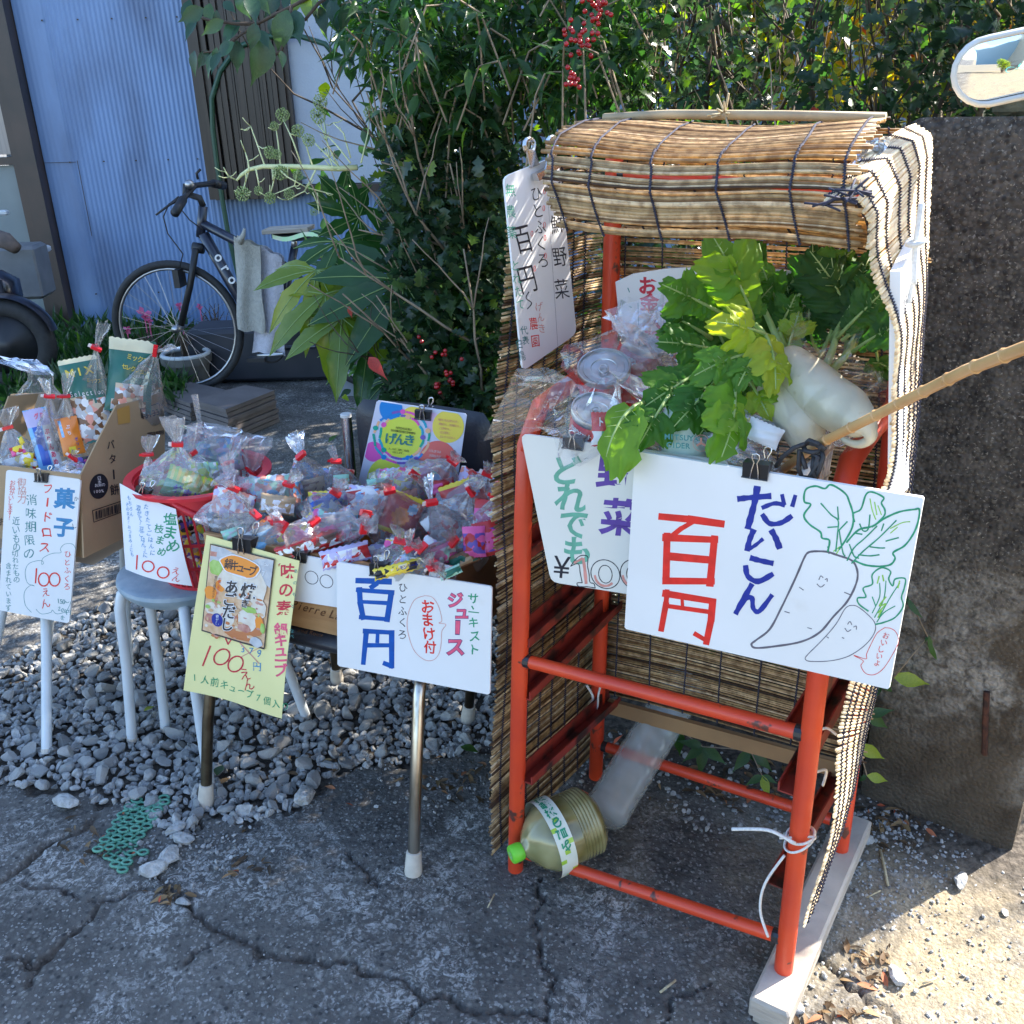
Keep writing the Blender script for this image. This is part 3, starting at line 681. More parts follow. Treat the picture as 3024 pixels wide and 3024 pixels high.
# ---------------- stall rack ----------------
O = Vector((-.012, 1.492, 0)); U = Vector((.828, -.562, 0)).normalized(); V = Vector((.562, .828, 0)).normalized()
def R(u, v, w): return O + U * u + V * v + Vector((0, 0, w))
rack = thing('display_rack', 'orange red tubular steel rack under the reed screens', 'rack', tuple(O))
PR = .0158
def post(pts, name='post', r=PR): return auto_smooth(MB().tube(pts, r, 14).build(name, M_red, rack), 50)
post([R(.0, 0, .0), R(.018, 0, .4), R(.037, 0, .8), R(.043, .005, .93), R(.043, .05, .985), R(.043, .16, 1.0), R(.035, .33, 1.0)], 'front_post')
post([R(.557, 0, .062), R(.555, 0, .4), R(.553, 0, .8), R(.552, .0, .92), R(.552, .04, .985), R(.552, .16, 1.0), R(.557, .33, 1.0)], 'front_post')
post([R(.0, .34, .0), R(.012, .34, .7), R(.02, .34, 1.36)], 'rear_post')
post([R(.557, .34, .062), R(.550, .34, .7), R(.535, .33, 1.24)], 'rear_post')
def rail(a, b, name='rail', r=.0122, blk=True):
    o = auto_smooth(MB().tube([a, a.lerp(b, .5), b], r, 12).build(name, M_red, rack), 50)
    if blk:
        d = (b - a).normalized(); MB().tube([a + d * .012, a + d * .024], r + .001, 12).build('rail_collar', M_clipblack, rack); MB().tube([b - d * .024, b - d * .012], r + .001, 12).build('rail_collar', M_clipblack, rack)
rail(R(.024, 0, .513), R(.555, 0, .552)); rail(R(.008, 0, .052), R(.557, 0, .132)); rail(R(.006, .34, .095), R(.557, .34, .125)); rail(R(.02, .34, 1.33), R(.50, .33, 1.30)); rail(R(.043, .0, .93), R(.552, .0, .93))
for (u0, sg) in ((.018, 1), (.540, -1)):
    for w0, w1 in ((.545, .56), (.43, .45), (.235, .205), (.72, .73)):
        mb = MB(); a = R(u0 + sg * .012, -.0, w0); b = R(u0 + sg * .012, .37, w1); d = b - a
        mb.box((a + b) / 2, d, U * .028, Vector((0, 0, .003))); mb.box((a + b) / 2 + U * (-sg * .0135) + Vector((0, 0, .016)), d, U * .003, Vector((0, 0, .034))); mb.box((a + b) / 2 + U * (sg * .0135) + Vector((0, 0, .008)), d, U * .003, Vector((0, 0, .018)))
        mb.build('tray_runner', M_redd, rack)
timber = MB(); ta = R(.562, -.085, 0); tb = R(.556, .455, 0); dd = (tb - ta); sd_ = dd.normalized().cross(Vector((0, 0, 1)))
M_wood = pm('weathered_timber', (.46, .40, .33), (.33, .285, .235), scale=9, rough=.8, stretch=(1, 1, 6), bump=.35, bscale=30, dirt=(.2, .16, .12), dscale=5, dthr=(.6, .8))
timber.bev((ta + tb) / 2 + Vector((0, 0, .040)), dd, sd_ * .068, Vector((0, 0, .044)), .005)
tag(timber.build('timber_batten', M_wood), 'pale weathered timber batten under the two right feet of the rack', 'timber')
mb = MB(); mb.bev(ta + dd * .06 + sd_ * .0 + Vector((0, 0, .009)), dd * .09, sd_ * .055, Vector((0, 0, .018)), .003); tag(mb.build('wood_offcut', M_wood), 'small wood offcut wedged beneath the near end of the timber batten', 'wood block')
# white string ties
M_string = pm('white_string', (.75, .75, .72), (.6, .6, .58), scale=200, rough=.9)
def string(pts, r=.0022, name='string_tie', parent=rack, mat=None): return MB().tube(smooth_pts(pts), r, 5).build(name, mat or M_string, parent, smooth=True)
def loop_at(c, r, n=12, tilt=.3): return [c + U * math.cos(a) * r + V * math.sin(a) * r + Vector((0, 0, tilt * r * math.sin(a + 1))) for a in [2 * math.pi * i / n for i in range(n + 1)]]
string(loop_at(R(.557, 0, .36), .021) + [R(.53, -.02, .355)]); string(loop_at(R(.557, 0, .35), .022, tilt=.8)); string([R(.557, -.024, .36), R(.52, -.03, .372), R(.49, -.03, .362), R(.455, -.03, .345)], .003)
string([R(.54, -.015, .32), R(.515, -.02, .25), R(.512, -.02, .19), R(.53, -.02, .14)], .0025)
fp = Pl(R(0, .33, 0), V); string([fp.hit(*p, .02) for p in [(1745, 2010), (1765, 2050), (1745, 2090), (1760, 2110), (1752, 2130)]], .003); string([fp.hit(*p, .02) for p in [(1745, 2090), (1775, 2080), (1780, 2040), (1790, 2000)]], .0025)
for (a, b, c) in [((2400, 2165), (2440, 2150), (2470, 2170)), ((2410, 2280), (2440, 2275), (2430, 2320))]:
    q = Pl(R(0, .1, 0), V); string([q.hit(*p, 0) for p in (a, b, c)], .0025)

# ---------------- reed screens ----------------
REED = [(0, (.09, .045, .018)), (.25, (.28, .175, .08)), (.55, (.50, .36, .18)), (.85, (.66, .52, .31)), (1, (.78, .67, .47))]
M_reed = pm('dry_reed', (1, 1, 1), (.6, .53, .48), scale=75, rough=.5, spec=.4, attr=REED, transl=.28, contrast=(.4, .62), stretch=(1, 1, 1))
M_reedp = pm('sunlit_tone_reed', (1, 1, 1), (.82, .78, .72), scale=75, rough=.5, spec=.4, attr=[(0, (.35, .26, .15)), (.4, (.66, .54, .36)), (1, (.84, .76, .58))], transl=.3, contrast=(.4, .62))  # paler copy of the dry reed, sunlight put into its colour
M_cord = pm('navy_cord', (.02, .02, .035), (.05, .05, .08), scale=200, rough=.9)
def screen(name, label, S, rows, cols, r, cordu, cat='reed screen', jit=.004, endjit=.01, cordr=.0022, gap=.0, vlo=.2, vhi=1, mat=None):
    """S(a,b): a along the reed 0..1, b across reeds 0..1"""
    root = thing(name, label, cat, tuple(S(.5, 1)))
    mb = MB(); 
    for i in range(rows):
        b = (i + .5) / rows
        if random.random() < gap: continue
        a0 = random.gauss(0, 1) * endjit; a1 = 1 + random.gauss(0, 1) * endjit
        db0 = random.gauss(0, .22) / rows; db1 = random.gauss(0, .22) / rows; k = random.uniform(.75, 1.2)
        pts = []
        for q in range(cols + 1):
            a = a0 + (a1 - a0) * q / cols
            pts.append(S(a, min(max(b + db0 * (1 - a) + db1 * a + .15 / rows * math.sin(q * 1.3 + i), 0), 1)))
        mb.tube(pts, [r * k * (1 - .12 * q / cols) for q in range(cols + 1)], 5, a=min(1, max(0, random.gauss((vlo + vhi) / 2, .33))))
    mb.build('reeds', mat or M_reed, root, stuff=True, smooth=True)
    for cu in cordu:
        mb = MB(); pts = []; nn = rows * 2
        for j in range(nn + 1):
            b = j / nn; e = .0011 * (1 if j % 2 else -1)
            p = S(cu + .004 * math.sin(b * 9 + cu * 20), b); p2 = S(cu, min(1, b + .01)); p1 = S(cu + .01, b)
            nn_ = (p1 - p).cross(p2 - S(cu, max(0, b - .01)))
            nn_ = nn_.normalized() if nn_.length > 1e-9 else Vector((0, 0, 1))
            if nn_.dot(CAMP - p) < 0: nn_ = -nn_
            pts.append(p + nn_ * (r * 1.15 + e) + (p1 - p).normalized() * e * 1.3)
        mb.tube(pts, cordr * .75, 4); mb.build('cord', M_cord, root, smooth=True)
    return root
def lerp(a, b, t): return a + (b - a) * t
def interp(tab, x):
    if x <= tab[0][0]: return tab[0][1]
    for (x0, y0), (x1, y1) in zip(tab[:-1], tab[1:]):
        if x <= x1: return lerp(y0, y1, (x - x0) / (x1 - x0))
    return tab[-1][1]
# roof + front drape : b 0 = back of the roof, .52 = front edge, 1 = lower hem
def Sdrape(a, b):
    uL = interp([(0, -.02), (.45, .08), (.58, .105), (1, .135)], b); uR = interp([(0, .47), (.45, .53), (1, .553)], b)
    v = interp([(0, .33), (.45, .035), (.55, -.02), (.7, -.045), (1, -.035)], b)
    w = interp([(0, 1.415), (.2, 1.413), (.45, 1.398), (.5, 1.39), (.56, 1.374), (1, 1.281)], b) - .006 * math.sin(a * math.pi) * (1 if b < .5 else .2) + .004 * math.sin(a * 7 + b * 3)
    return R(lerp(uL, uR, a), v, w - .004 * a)
drape = screen('roof_reed_screen', 'tan reed screen forming the roof and hanging over the front of the stall', Sdrape, 72, 9, .0026, [.03, .17, .38, .6, .82, .965], vlo=.1, vhi=.95, endjit=.012, gap=.13)
mb = MB(); q0 = R(-.03, .335, 1.425)
mb.tube([R(.02, .30, 1.42), R(.14, .30, 1.424), R(.33, .30, 1.42), R(.48, .30, 1.415)], .0075, 7, a=.6); o = mb.build('edge_cane', pm('weathered_cane', (.42, .33, .2), (.3, .23, .14), scale=18, rough=.6), drape, smooth=True)
M_twine = pm('straw_twine', (.5, .42, .26), (.35, .28, .17), scale=150, rough=.9)
def tuft(c, n, L, mat, name, parent, r=.0013):
    mb = MB()
    for i in range(n):
        d = Vector((random.gauss(0, 1.3), random.gauss(0, .6), random.gauss(.1, .35))).normalized(); e = Vector((random.gauss(0, 1), random.gauss(0, 1), random.gauss(0, 1))) * .35
        mb.tube([c, c + d * L * .4 + e * L * .2, c + d * L + e * L * .5], r, 4)
    mb.build(name, mat, parent, smooth=True)
tuft(R(.235, .30, 1.424), 9, .028, M_twine, 'twine_knot', drape, .0018)
# inner back screen
def Sback(a, b): return R(lerp(.0, lerp(.515, .57, min(1, b * 2)), a), .365 + .006 * math.sin(a * 5), lerp(1.40, .262, b) + lerp(-.045, 0, a) * b)
screen('back_reed_screen', 'flat reed screen closing the back of the stall down to a wooden slat', Sback, 225, 5, .0021, [.06, .2, .34, .48, .62, .76, .92], vlo=.25, vhi=.8, gap=.02)
mb = MB(); mb.box(R(.275, .362, .212), R(.56, 0, .0) - R(.0, 0, .0) + Vector((0, 0, .044)), V * .012, Vector((0, 0, .035))); tag(mb.build('hem_slat', pm('plywood_slat', (.34, .2, .09), (.26, .15, .07), scale=10, rough=.6)), 'brown wooden slat along the bottom of the back reed screen', 'slat')
# a second layer of roof screen hanging inside
def Sinner(a, b): return R(lerp(.045, .56, a), lerp(.20, .335, b), lerp(1.33, 1.24, b) - .03 * a + .01 * math.sin(a * 3))
screen('inner_reed_flap', 'shorter reed flap sloping down inside behind the leaves', Sinner, 30, 5, .0021, [.08, .35, .6, .85], vlo=.2, vhi=.7)
# left screen
def Sleft(a, b):
    w = lerp(1.345, .02, b); v0 = interp([(0, -.012), (.45, .018), (.9, .048), (1.12, .072), (1.345, .10)], w) ; u = -.036 - .012 * (1 - a) * (1 + .6 * math.sin(w * 9))
    return R(u, lerp(v0, .40, a), w + .004 * math.sin(a * 6 + w * 3))
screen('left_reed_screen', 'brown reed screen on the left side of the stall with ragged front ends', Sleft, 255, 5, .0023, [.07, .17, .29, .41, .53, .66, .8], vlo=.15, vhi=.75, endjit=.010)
# right screen, sunlit, rolling over at the top front
PF_ = Pl(R(0, -.052, 0), V); PB_ = Pl(R(0, .33, 0), V)
FE = [(2440, 600), (2500, 560), (2562, 650), (2592, 800), (2632, 1000), (2655, 1200), (2636, 1300), (2592, 1450), (2545, 1800), (2512, 2030), (2470, 2300), (2425, 2560), (2385, 2740)]
BE = [(2700, 366), (2748, 400), (2752, 440), (2745, 600), (2735, 800), (2722, 1000), (2712, 1200), (2690, 1450), (2630, 1800), (2585, 2060), (2548, 2200), (2510, 2330), (2440, 2520)]
def pathlen(P):
    c = [0]
    for a, b in zip(P[:-1], P[1:]): c.append(c[-1] + math.hypot(a[0] - b[0], a[1] - b[1]))
    return [x / c[-1] for x in c]
FEp = [PF_.hit(*p, 0) for p in FE]; BEp = [PB_.hit(*p, 0) for p in BE]
FEp[0] += V * -.02 - Vector((0, 0, .0)); TS = [0, .045, .09, .17, .27, .37, .42, .49, .64, .74, .84, .93, 1]
def along(P, t):
    for i in range(len(TS) - 1):
        if t <= TS[i + 1]: return P[i].lerp(P[i + 1], (t - TS[i]) / (TS[i + 1] - TS[i]))
    return P[-1]
def Sright(a, b):
    f = along(FEp, b); k = along(BEp, b); p = f + (k - f) * a
    if b < .2: p = p + Vector((0, 0, .02)) * math.sin(max(0, min(1, a)) * math.pi) * (1 - b / .2)
    return p + U * (.006 * math.sin(b * 30) * (1 - a)) + U * .008 * math.sin(max(0, min(1, a)) * math.pi)
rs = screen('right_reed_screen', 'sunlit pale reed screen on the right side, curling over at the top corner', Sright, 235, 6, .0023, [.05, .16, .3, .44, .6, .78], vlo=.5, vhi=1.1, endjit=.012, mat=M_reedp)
for k in range(5):
    c = Pl(R(0, -.1, 0), V).hit(2440 + k * 22, 600 - k * 8 + random.uniform(-8, 8), .0)
    tuft(c, 5, .022, M_cord, 'cord_end', rs, .0014)
mb = MB(); bp = Pl(R(0, .08, 0), V); mb.grid(lambda u, v: bp.hit(2545 + 85 * u - 40 * v, 405 + 85 * v + 6 * math.sin(u * 6), .012 * math.sin(u * 9 + v * 7)), 8, 8)
tag(mb.build('plastic_sheet', film('blue_film', (.55, .75, 1), gloss=.6, haze=.45)), 'crumpled bluish clear plastic between the roof and the right reed screen', 'plastic sheet')

# ---------------- signs ----------------
def clip(name_label, pl, px, py, w, h, ang=0, style='black', lean=0, group='binder clips holding the signs', handle=1.0):
    """binder clip: triangular black body gripping the top edge plus two wire handles, all in photo px size on plane pl"""
    base = pl.hit(px, py, 0); root = thing('binder_clip', name_label, 'clip', tuple(base), group)
    ca, sa = math.cos(math.radians(ang)), math.sin(math.radians(ang))
    def q(x, y, off): return pl.hit(px + x * ca - y * sa, py + x * sa + y * ca, off)
    mb = MB(); W = w / 2
    k = (q(0, -10, 0) - q(0, 10, 0)).length / 20
    T = h * k * .35
    A = [(-W, -h * .55, -T), (W, -h * .55, -T), (W, -h * .55, T), (-W, -h * .55, T), (-W * .96, h * .5, .0045), (W * .96, h * .5, .0045), (-W * .96, h * .5, -.0045), (W * .96, h * .5, -.0045)]
    P = [q(*a) for a in A]
    mb.add(P, [(0, 1, 2, 3), (3, 2, 5, 4), (1, 0, 6, 7), (0, 3, 4, 6), (2, 1, 7, 5)])
    mb.tube([q(-W, h * .5, .005), q(W, h * .5, .005)], k * 2.2, 8)
    mb.build('clip_body', M_clipblack, root)
    hl = h * .95 * handle
    for s_, up in ((1, -1), (-1, -1)):
        o0 = .006 if s_ > 0 else -T
        pts = [(-W * .3, h * .45 if s_ > 0 else -h * .5, .007 * s_ + (0 if s_ > 0 else -T)), (-W * .22, -h * .2, T * .8 * s_ + .004 * s_), (-W * .1, -h * .7, (T + .004) * s_), (-W * .3, -h * .9 - hl * .15, (T + .006 + lean) * s_), (-W * .22, -h * .9 - hl * .35, (T + .007 + lean) * s_), (W * .05, -h * .9 - hl * .42, (T + .007 + lean) * s_), (W * .25, -h * .9 - hl * .35, (T + .007 + lean) * s_), (W * .3, -h * .9 - hl * .15, (T + .006 + lean) * s_), (W * .12, -h * .7, (T + .004) * s_), (W * .25, -h * .2, T * .8 * s_ + .004 * s_), (W * .33, h * .45 if s_ > 0 else -h * .5, .007 * s_ + (0 if s_ > 0 else -T))]
        if s_ < 0: pts = [(x + W * .35, y, o) for x, y, o in pts]
        MB().tube([q(*p) for p in pts], k * 1.9, 6).build('wire_handle', M_wire, root, smooth=True)
    return root
def sign(name, label, pl, poly, th, mat, cat='sign', bend=None, back=True, sub=False):
    root = thing(name, label, cat, tuple(pl.hit(*poly[0])))
    mb = MB()
    if bend is None:
        mb.poly([pl.hit(*p, .001) for p in poly], th, pl.n); mb.build('board', mat, root)
    else:
        xs0 = poly  # TL,TR,BR,BL grid
        def fn(u, v, o=0):
            a = (lerp(poly[0][0], poly[1][0], u), lerp(poly[0][1], poly[1][1], u)); b = (lerp(poly[3][0], poly[2][0], u), lerp(poly[3][1], poly[2][1], u))
            x, y = lerp(a[0], b[0], v), lerp(a[1], b[1], v); return pl.hit(x, y, .0007 + o + bend(x, y))
        mb.grid(fn, 26, 26); mb.grid(lambda u, v: fn(1 - u, v, -.0006), 26, 26); mb.build('sheet', mat, root, smooth=True)
    return root, Ink(pl, bend)
def rnd(c, r=8, n=3):
    """round the corners of a pixel polygon"""
    out = []; k = len(c)
    for i in range(k):
        p = c[i]; a = c[i - 1]; b = c[(i + 1) % k]
        la = math.hypot(a[0] - p[0], a[1] - p[1]); lb = math.hypot(b[0] - p[0], b[1] - p[1]); ra = min(r, la / 3) / la; rb = min(r, lb / 3) / lb
        pa = (p[0] + (a[0] - p[0]) * ra, p[1] + (a[1] - p[1]) * ra); pb = (p[0] + (b[0] - p[0]) * rb, p[1] + (b[1] - p[1]) * rb)
        for t in range(n + 1):
            t /= n; out.append(((1 - t) ** 2 * pa[0] + 2 * t * (1 - t) * p[0] + t * t * pb[0], (1 - t) ** 2 * pa[1] + 2 * t * (1 - t) * p[1] + t * t * pb[1]))
    return list(reversed(out))
# daikon sign
pl1 = Pl(R(0, -.088, .96), V + Vector((0, 0, .06)))
s1, k1 = sign('daikon_sign', 'white card with red price, blue lettering and a drawing of two smiling daikon radishes', pl1, rnd([(1876, 1332), (2729, 1469), (2626, 2035), (1845, 1856)], 5, 1), .005, M_board)
z = zc(1500, 1250, 1.486)
def S(col, w, pts, **k): k1.stroke(z(pts), w, col, **k)
rd = 'ink_red'
for pts in ([(672, 408), (800, 420), (942, 440)],): k1.line(z(pts), 23, rd)
k1.line(z([(812, 432), (760, 462), (712, 500)]), 14, rd)
for pts in ([(700, 488), (695, 690)], [(688, 500), (915, 510)], [(908, 500), (888, 706)], [(688, 690), (900, 692)], [(705, 582), (885, 598)]): k1.line(z(pts), 21, rd)
k1.line(z([(700, 735), (695, 790), (674, 905)]), 17, rd); k1.line(z([(688, 745), (905, 780)]), 21, rd); k1.line(z([(765, 760), (768, 806)]), 10, rd); k1.line(z([(700, 800), (885, 826)]), 15, rd); k1.line(z([(900, 778), (893, 860), (872, 962)]), 19, rd); k1.line(z([(878, 955), (822, 922)]), 13, rd)
bl = 'ink_navy'
S(bl, 17, [(1015, 330), (1060, 325), (1150, 318)]); S(bl, 19, [(1095, 282), (1085, 340), (1070, 400), (1055, 455)]); S(bl, 13, [(1120, 368), (1170, 350), (1212, 356)]); S(bl, 15, [(1120, 402), (1150, 438), (1200, 435), (1243, 408)]); S(bl, 13, [(1205, 315), (1213, 352)]); S(bl, 12, [(1262, 318), (1250, 360)])
S(bl, 17, [(1078, 470), (1062, 510), (1052, 552)]); S(bl, 11, [(1055, 552), (1085, 535), (1118, 508)]); S(bl, 18, [(1160, 472), (1178, 505), (1192, 542)])
S(bl, 16, [(1070, 590), (1105, 600), (1160, 612)]); S(bl, 16, [(1045, 628), (1055, 670), (1100, 692), (1160, 662)])
S(bl, 16, [(1070, 708), (1035, 770), (1003, 830)]); S(bl, 14, [(1005, 825), (1045, 770), (1072, 765), (1078, 810), (1105, 822), (1158, 755)])
gr = 'ink_green'
S(gr, 5.5, [(1405, 560), (1412, 512), (1380, 502), (1372, 475), (1325, 442), (1300, 402), (1330, 355), (1302, 342), (1308, 290), (1350, 274), (1392, 285), (1420, 268), (1480, 305), (1500, 345), (1516, 400), (1512, 455), (1482, 512), (1455, 550)])
S(gr, 5, [(1522, 430), (1516, 395), (1550, 375), (1572, 312), (1600, 300), (1650, 324), (1640, 348), (1655, 378), (1652, 404), (1618, 440), (1600, 452)])
S(gr, 5.5, [(1488, 520), (1540, 466), (1600, 450), (1660, 412), (1722, 386), (1785, 376), (1806, 376), (1802, 425), (1782, 480), (1742, 535), (1692, 565), (1700, 590), (1680, 618), (1630, 626), (1570, 620), (1525, 602)])
for pts in ([(1375, 350), (1420, 400), (1450, 425), (1448, 480), (1440, 560)], [(1448, 365), (1452, 420)], [(1405, 455), (1450, 452)], [(1490, 430), (1452, 470)], [(1590, 400), (1582, 462), (1560, 470), (1545, 440)], [(1555, 485), (1520, 480)], [(1620, 450), (1570, 500), (1520, 545), (1490, 600)], [(1705, 425), (1630, 500), (1560, 560), (1510, 612)], [(1590, 540), (1630, 545), (1655, 545)], [(1540, 575), (1590, 580), (1630, 575)], [(1660, 515), (1715, 500)], [(1500, 530), (1520, 580), (1540, 590)], [(1455, 470), (1470, 560), (1480, 580)], [(1405, 540), (1410, 570)], [(1650, 440), (1640, 470)]): S(gr, 4, pts)
for pts in ([(1590, 330), (1600, 380), (1615, 420)], [(1610, 345), (1620, 400)], [(1625, 360), (1640, 400)], [(1680, 460), (1730, 435), (1765, 430)], [(1680, 480), (1710, 455)], [(1430, 560), (1460, 540), (1440, 575)]): S('ink_lime', 3.2, pts)
gy_ = 'ink_gray'
S(gy_, 6, [(1345, 560), (1318, 566), (1300, 592), (1262, 680), (1200, 810), (1150, 902), (1090, 950), (1070, 968), (1090, 984), (1180, 976), (1290, 956), (1370, 915), (1430, 846), (1490, 780), (1528, 705), (1535, 650), (1512, 602), (1450, 578), (1400, 562), (1345, 560)])
for pts in ([(1366, 684), (1374, 668), (1384, 676)], [(1394, 684), (1402, 680), (1402, 692)], [(1358, 704), (1374, 717), (1390, 706)], [(1280, 718), (1298, 730)], [(1478, 740), (1502, 750)], [(1216, 824), (1236, 830)], [(1316, 895), (1334, 900)]): S('ink_gray', 2.6, pts)
S(gy_, 2.4, [(1500, 798), (1478, 815), (1440, 880), (1380, 950), (1318, 1012), (1306, 1032), (1330, 1043), (1420, 1040), (1500, 1018), (1572, 968), (1610, 915), (1610, 872), (1572, 830), (1530, 800), (1500, 798)])
for pts in ([(1492, 880), (1502, 868), (1510, 882)], [(1518, 892), (1530, 888), (1530, 902)], [(1480, 898), (1492, 912), (1506, 904)], [(1400, 935), (1408, 940)], [(1468, 938), (1476, 942)]): S(gy_, 2.4, pts)
S(gr, 4.5, [(1582, 822), (1542, 792), (1536, 765), (1572, 760), (1560, 722), (1600, 704), (1600, 662), (1640, 632), (1680, 648), (1672, 682), (1690, 712), (1700, 682), (1744, 680), (1740, 722), (1728, 762), (1735, 802), (1700, 850), (1650, 872), (1615, 880)])
for pts in ([(1632, 700), (1632, 760), (1600, 830)], [(1720, 700), (1680, 760), (1630, 850)], [(1600, 760), (1615, 800)], [(1660, 690), (1650, 770), (1610, 850)], [(1700, 800), (1650, 830), (1620, 870)]): S(gr, 3, pts)
for pts in ([(1630, 670), (1622, 700)], [(1645, 665), (1650, 690)], [(1660, 760), (1630, 800), (1660, 790), (1625, 830)], [(1640, 820), (1625, 850)], [(1720, 690), (1712, 720)]): S('ink_lime', 4, pts)
S('ink_red', 1.8, [(1655, 895), (1622, 918), (1598, 960), (1575, 1010), (1572, 1032), (1518, 1016), (1560, 1040), (1550, 1062), (1572, 1096), (1612, 1100), (1652, 1070), (1690, 1010), (1716, 955), (1704, 915), (1680, 898), (1655, 895)])
k1.text('おいしいよ', 1500 + 1660 / 1.486, 1250 + 930 / 1.486, 22, 'ink_red', dx=-6.5, dy=20, ang=8)
k1.build(s1)
clip('black binder clip holding the daikon sign to the white basket rim', pl1, 2235, 1388, 78, 44, 9, handle=1.2)
# vegetables sign behind it
pl2 = Pl(R(0, -.06, .95), V + Vector((0, 0, .05)))
s2, k2 = sign('vegetable_sign', 'ivory card with green and purple lettering and outlined price, half hidden behind the daikon sign', pl2, rnd([(1538, 1280), (2150, 1362), (2150, 1800), (1628, 1718)], 22), .004, M_board2)
k2.text('どれでも', 1680, 1388, 92, 'ink_softgreen', dx=8, dy=79, ang=6, bold=.03, jit=.6)
k2.text('野菜', 1822, 1390, 112, 'ink_purple', dx=10, dy=137, ang=6, bold=.03, jit=.5)
k2.text('¥', 1660, 1672, 90, 'ink_black', dx=0, jit=0, ang=5)
z2 = zc(1450, 1550, 3.512)
def S2(pts, col='ink_black', w=2.6): k2.stroke(z2(pts), w, col)
for pts in ([(830, 425), (870, 370), (930, 318), (1005, 325), (1005, 420), (1020, 500), (1030, 590), (1070, 605), (1085, 652)], [(1085, 652), (1000, 638), (915, 635), (897, 600), (950, 596)], [(950, 596), (930, 500), (910, 400), (830, 425)]): S2(pts)
k2.stroke(z2([(960, 350), (975, 450), (990, 600)]), 9, 'ink_palered'); k2.stroke(z2([(870, 390), (950, 345)]), 6, 'ink_palered')
for cx in (1190, 1480):
    k2.stroke([z2([(cx + 150 * math.cos(a) * (1 if cx < 1400 else .9), 508 + 148 * math.sin(a) + .12 * 150 * math.cos(a))])[0] for a in [i * .5236 for i in range(12)]], 2.6, 'ink_black', closed=True)
    k2.stroke([z2([(cx + 70 * math.cos(a), 508 + 92 * math.sin(a) + 8 * math.cos(a))])[0] for a in [i * .5236 for i in range(12)]], 2.4, 'ink_black', closed=True)
    k2.stroke([z2([(cx + 110 * math.cos(a), 508 + 122 * math.sin(a))])[0] for a in [.9 + i * .35 for i in range(7)]], 7, 'ink_palered')
k2.build(s2)
clip('dark binder clip on the ivory vegetables sign beside the cans', pl2, 1697, 1306, 62, 34, 8)
# tall hanging sign, upper left, in front of the left screen
pl3 = Pl(R(-.016, .1, 1.2), U + Vector((0, 0, .05)) + V * -.12)
def bend3(x, y): return .006 * math.sin((y - 480) / 620 * 3.1) - (.010 if x < 1500 else 0) * 0
s3, k3 = sign('fresh_vegetable_sign', 'tall white card with black vertical lettering clipped at the upper left corner of the stall', pl3, rnd([(1487, 522), (1648, 458), (1702, 985), (1543, 1096)], 20), .004, M_board)
mx = 'ink_black'
k3.text('新鮮野菜', 1640, 565, 62, mx, dx=6, dy=96, ang=-8, sx=.72, jit=.5)
k3.text('ひとふくろ', 1582, 572, 48, mx, dx=5, dy=49, ang=-8, sx=.75, jit=.6)
k3.text('百円', 1543, 705, 92, mx, dx=12, dy=118, ang=-14, sx=.62, jit=.3)
k3.stroke([(1560, 862), (1552, 880), (1568, 895), (1556, 912)], 3, mx)
k3.text('無農薬', 1506, 562, 40, 'ink_mint', dx=2, dy=62, ang=-6, sx=.75); k3.text('とれたて', 1520, 785, 34, 'ink_mint', dx=5, dy=38, ang=-6, sx=.75)
k3.text('げんき', 1590, 905, 30, 'ink_palered', dx=4, dy=32, ang=-6, sx=.8); k3.text('農園', 1572, 955, 40, 'ink_red', dx=7, dy=52, ang=-8, sx=.7)
k3.text('代表', 1546, 975, 28, 'ink_teal', dx=3, dy=30, ang=-6, sx=.8); k3.text('白鳥', 1532, 1015, 30, 'ink_teal', dx=6, dy=36, ang=-8, sx=.75)
for i, (x, y) in enumerate([(1606, 565), (1604, 615), (1606, 664), (1608, 702), (1609, 755), (1569, 690), (1577, 793)]): k3.stroke([(x + 3 * math.cos(a), y + 8 * math.sin(a)) for a in [i * 1.047 for i in range(6)]], 1.4, 'ink_red', closed=True)
k3.line([(1612, 520), (1646, 1030)], .8, 'ink_gray')
k3.build(s3)
bc = thing('bulldog_clip', 'silver bulldog clip with two round grips on top of the tall white sign', 'clip', tuple(pl3.hit(1600, 470)))
mb = MB()
mb.poly([pl3.hit(*p, .016) for p in reversed([(1563, 515), (1632, 478), (1638, 492), (1570, 535)])], .012, pl3.n); mb.build('jaw', M_steel, bc)
for (cx, cy, off, bx, by) in ((1563, 430, .0, 1572, 490), (1608, 426, .016, 1594, 495)):
    mb = MB(); c = pl3.hit(cx, cy, off)
    mb.tube([c + (pl3.hit(cx + 17 * math.cos(a), cy + 24 * math.sin(a), off) - c) * .8 for a in [i * .5236 for i in range(12)]], .0042, 8, closed=True)
    mb.poly([pl3.hit(*p, off + .004) for p in reversed([(cx - 12, cy + 14), (cx + 12, cy + 14), (bx + 16, by - 4), (bx - 10, by + 6)])], .003, pl3.n); mb.build('grip', M_steel, bc, smooth=False)
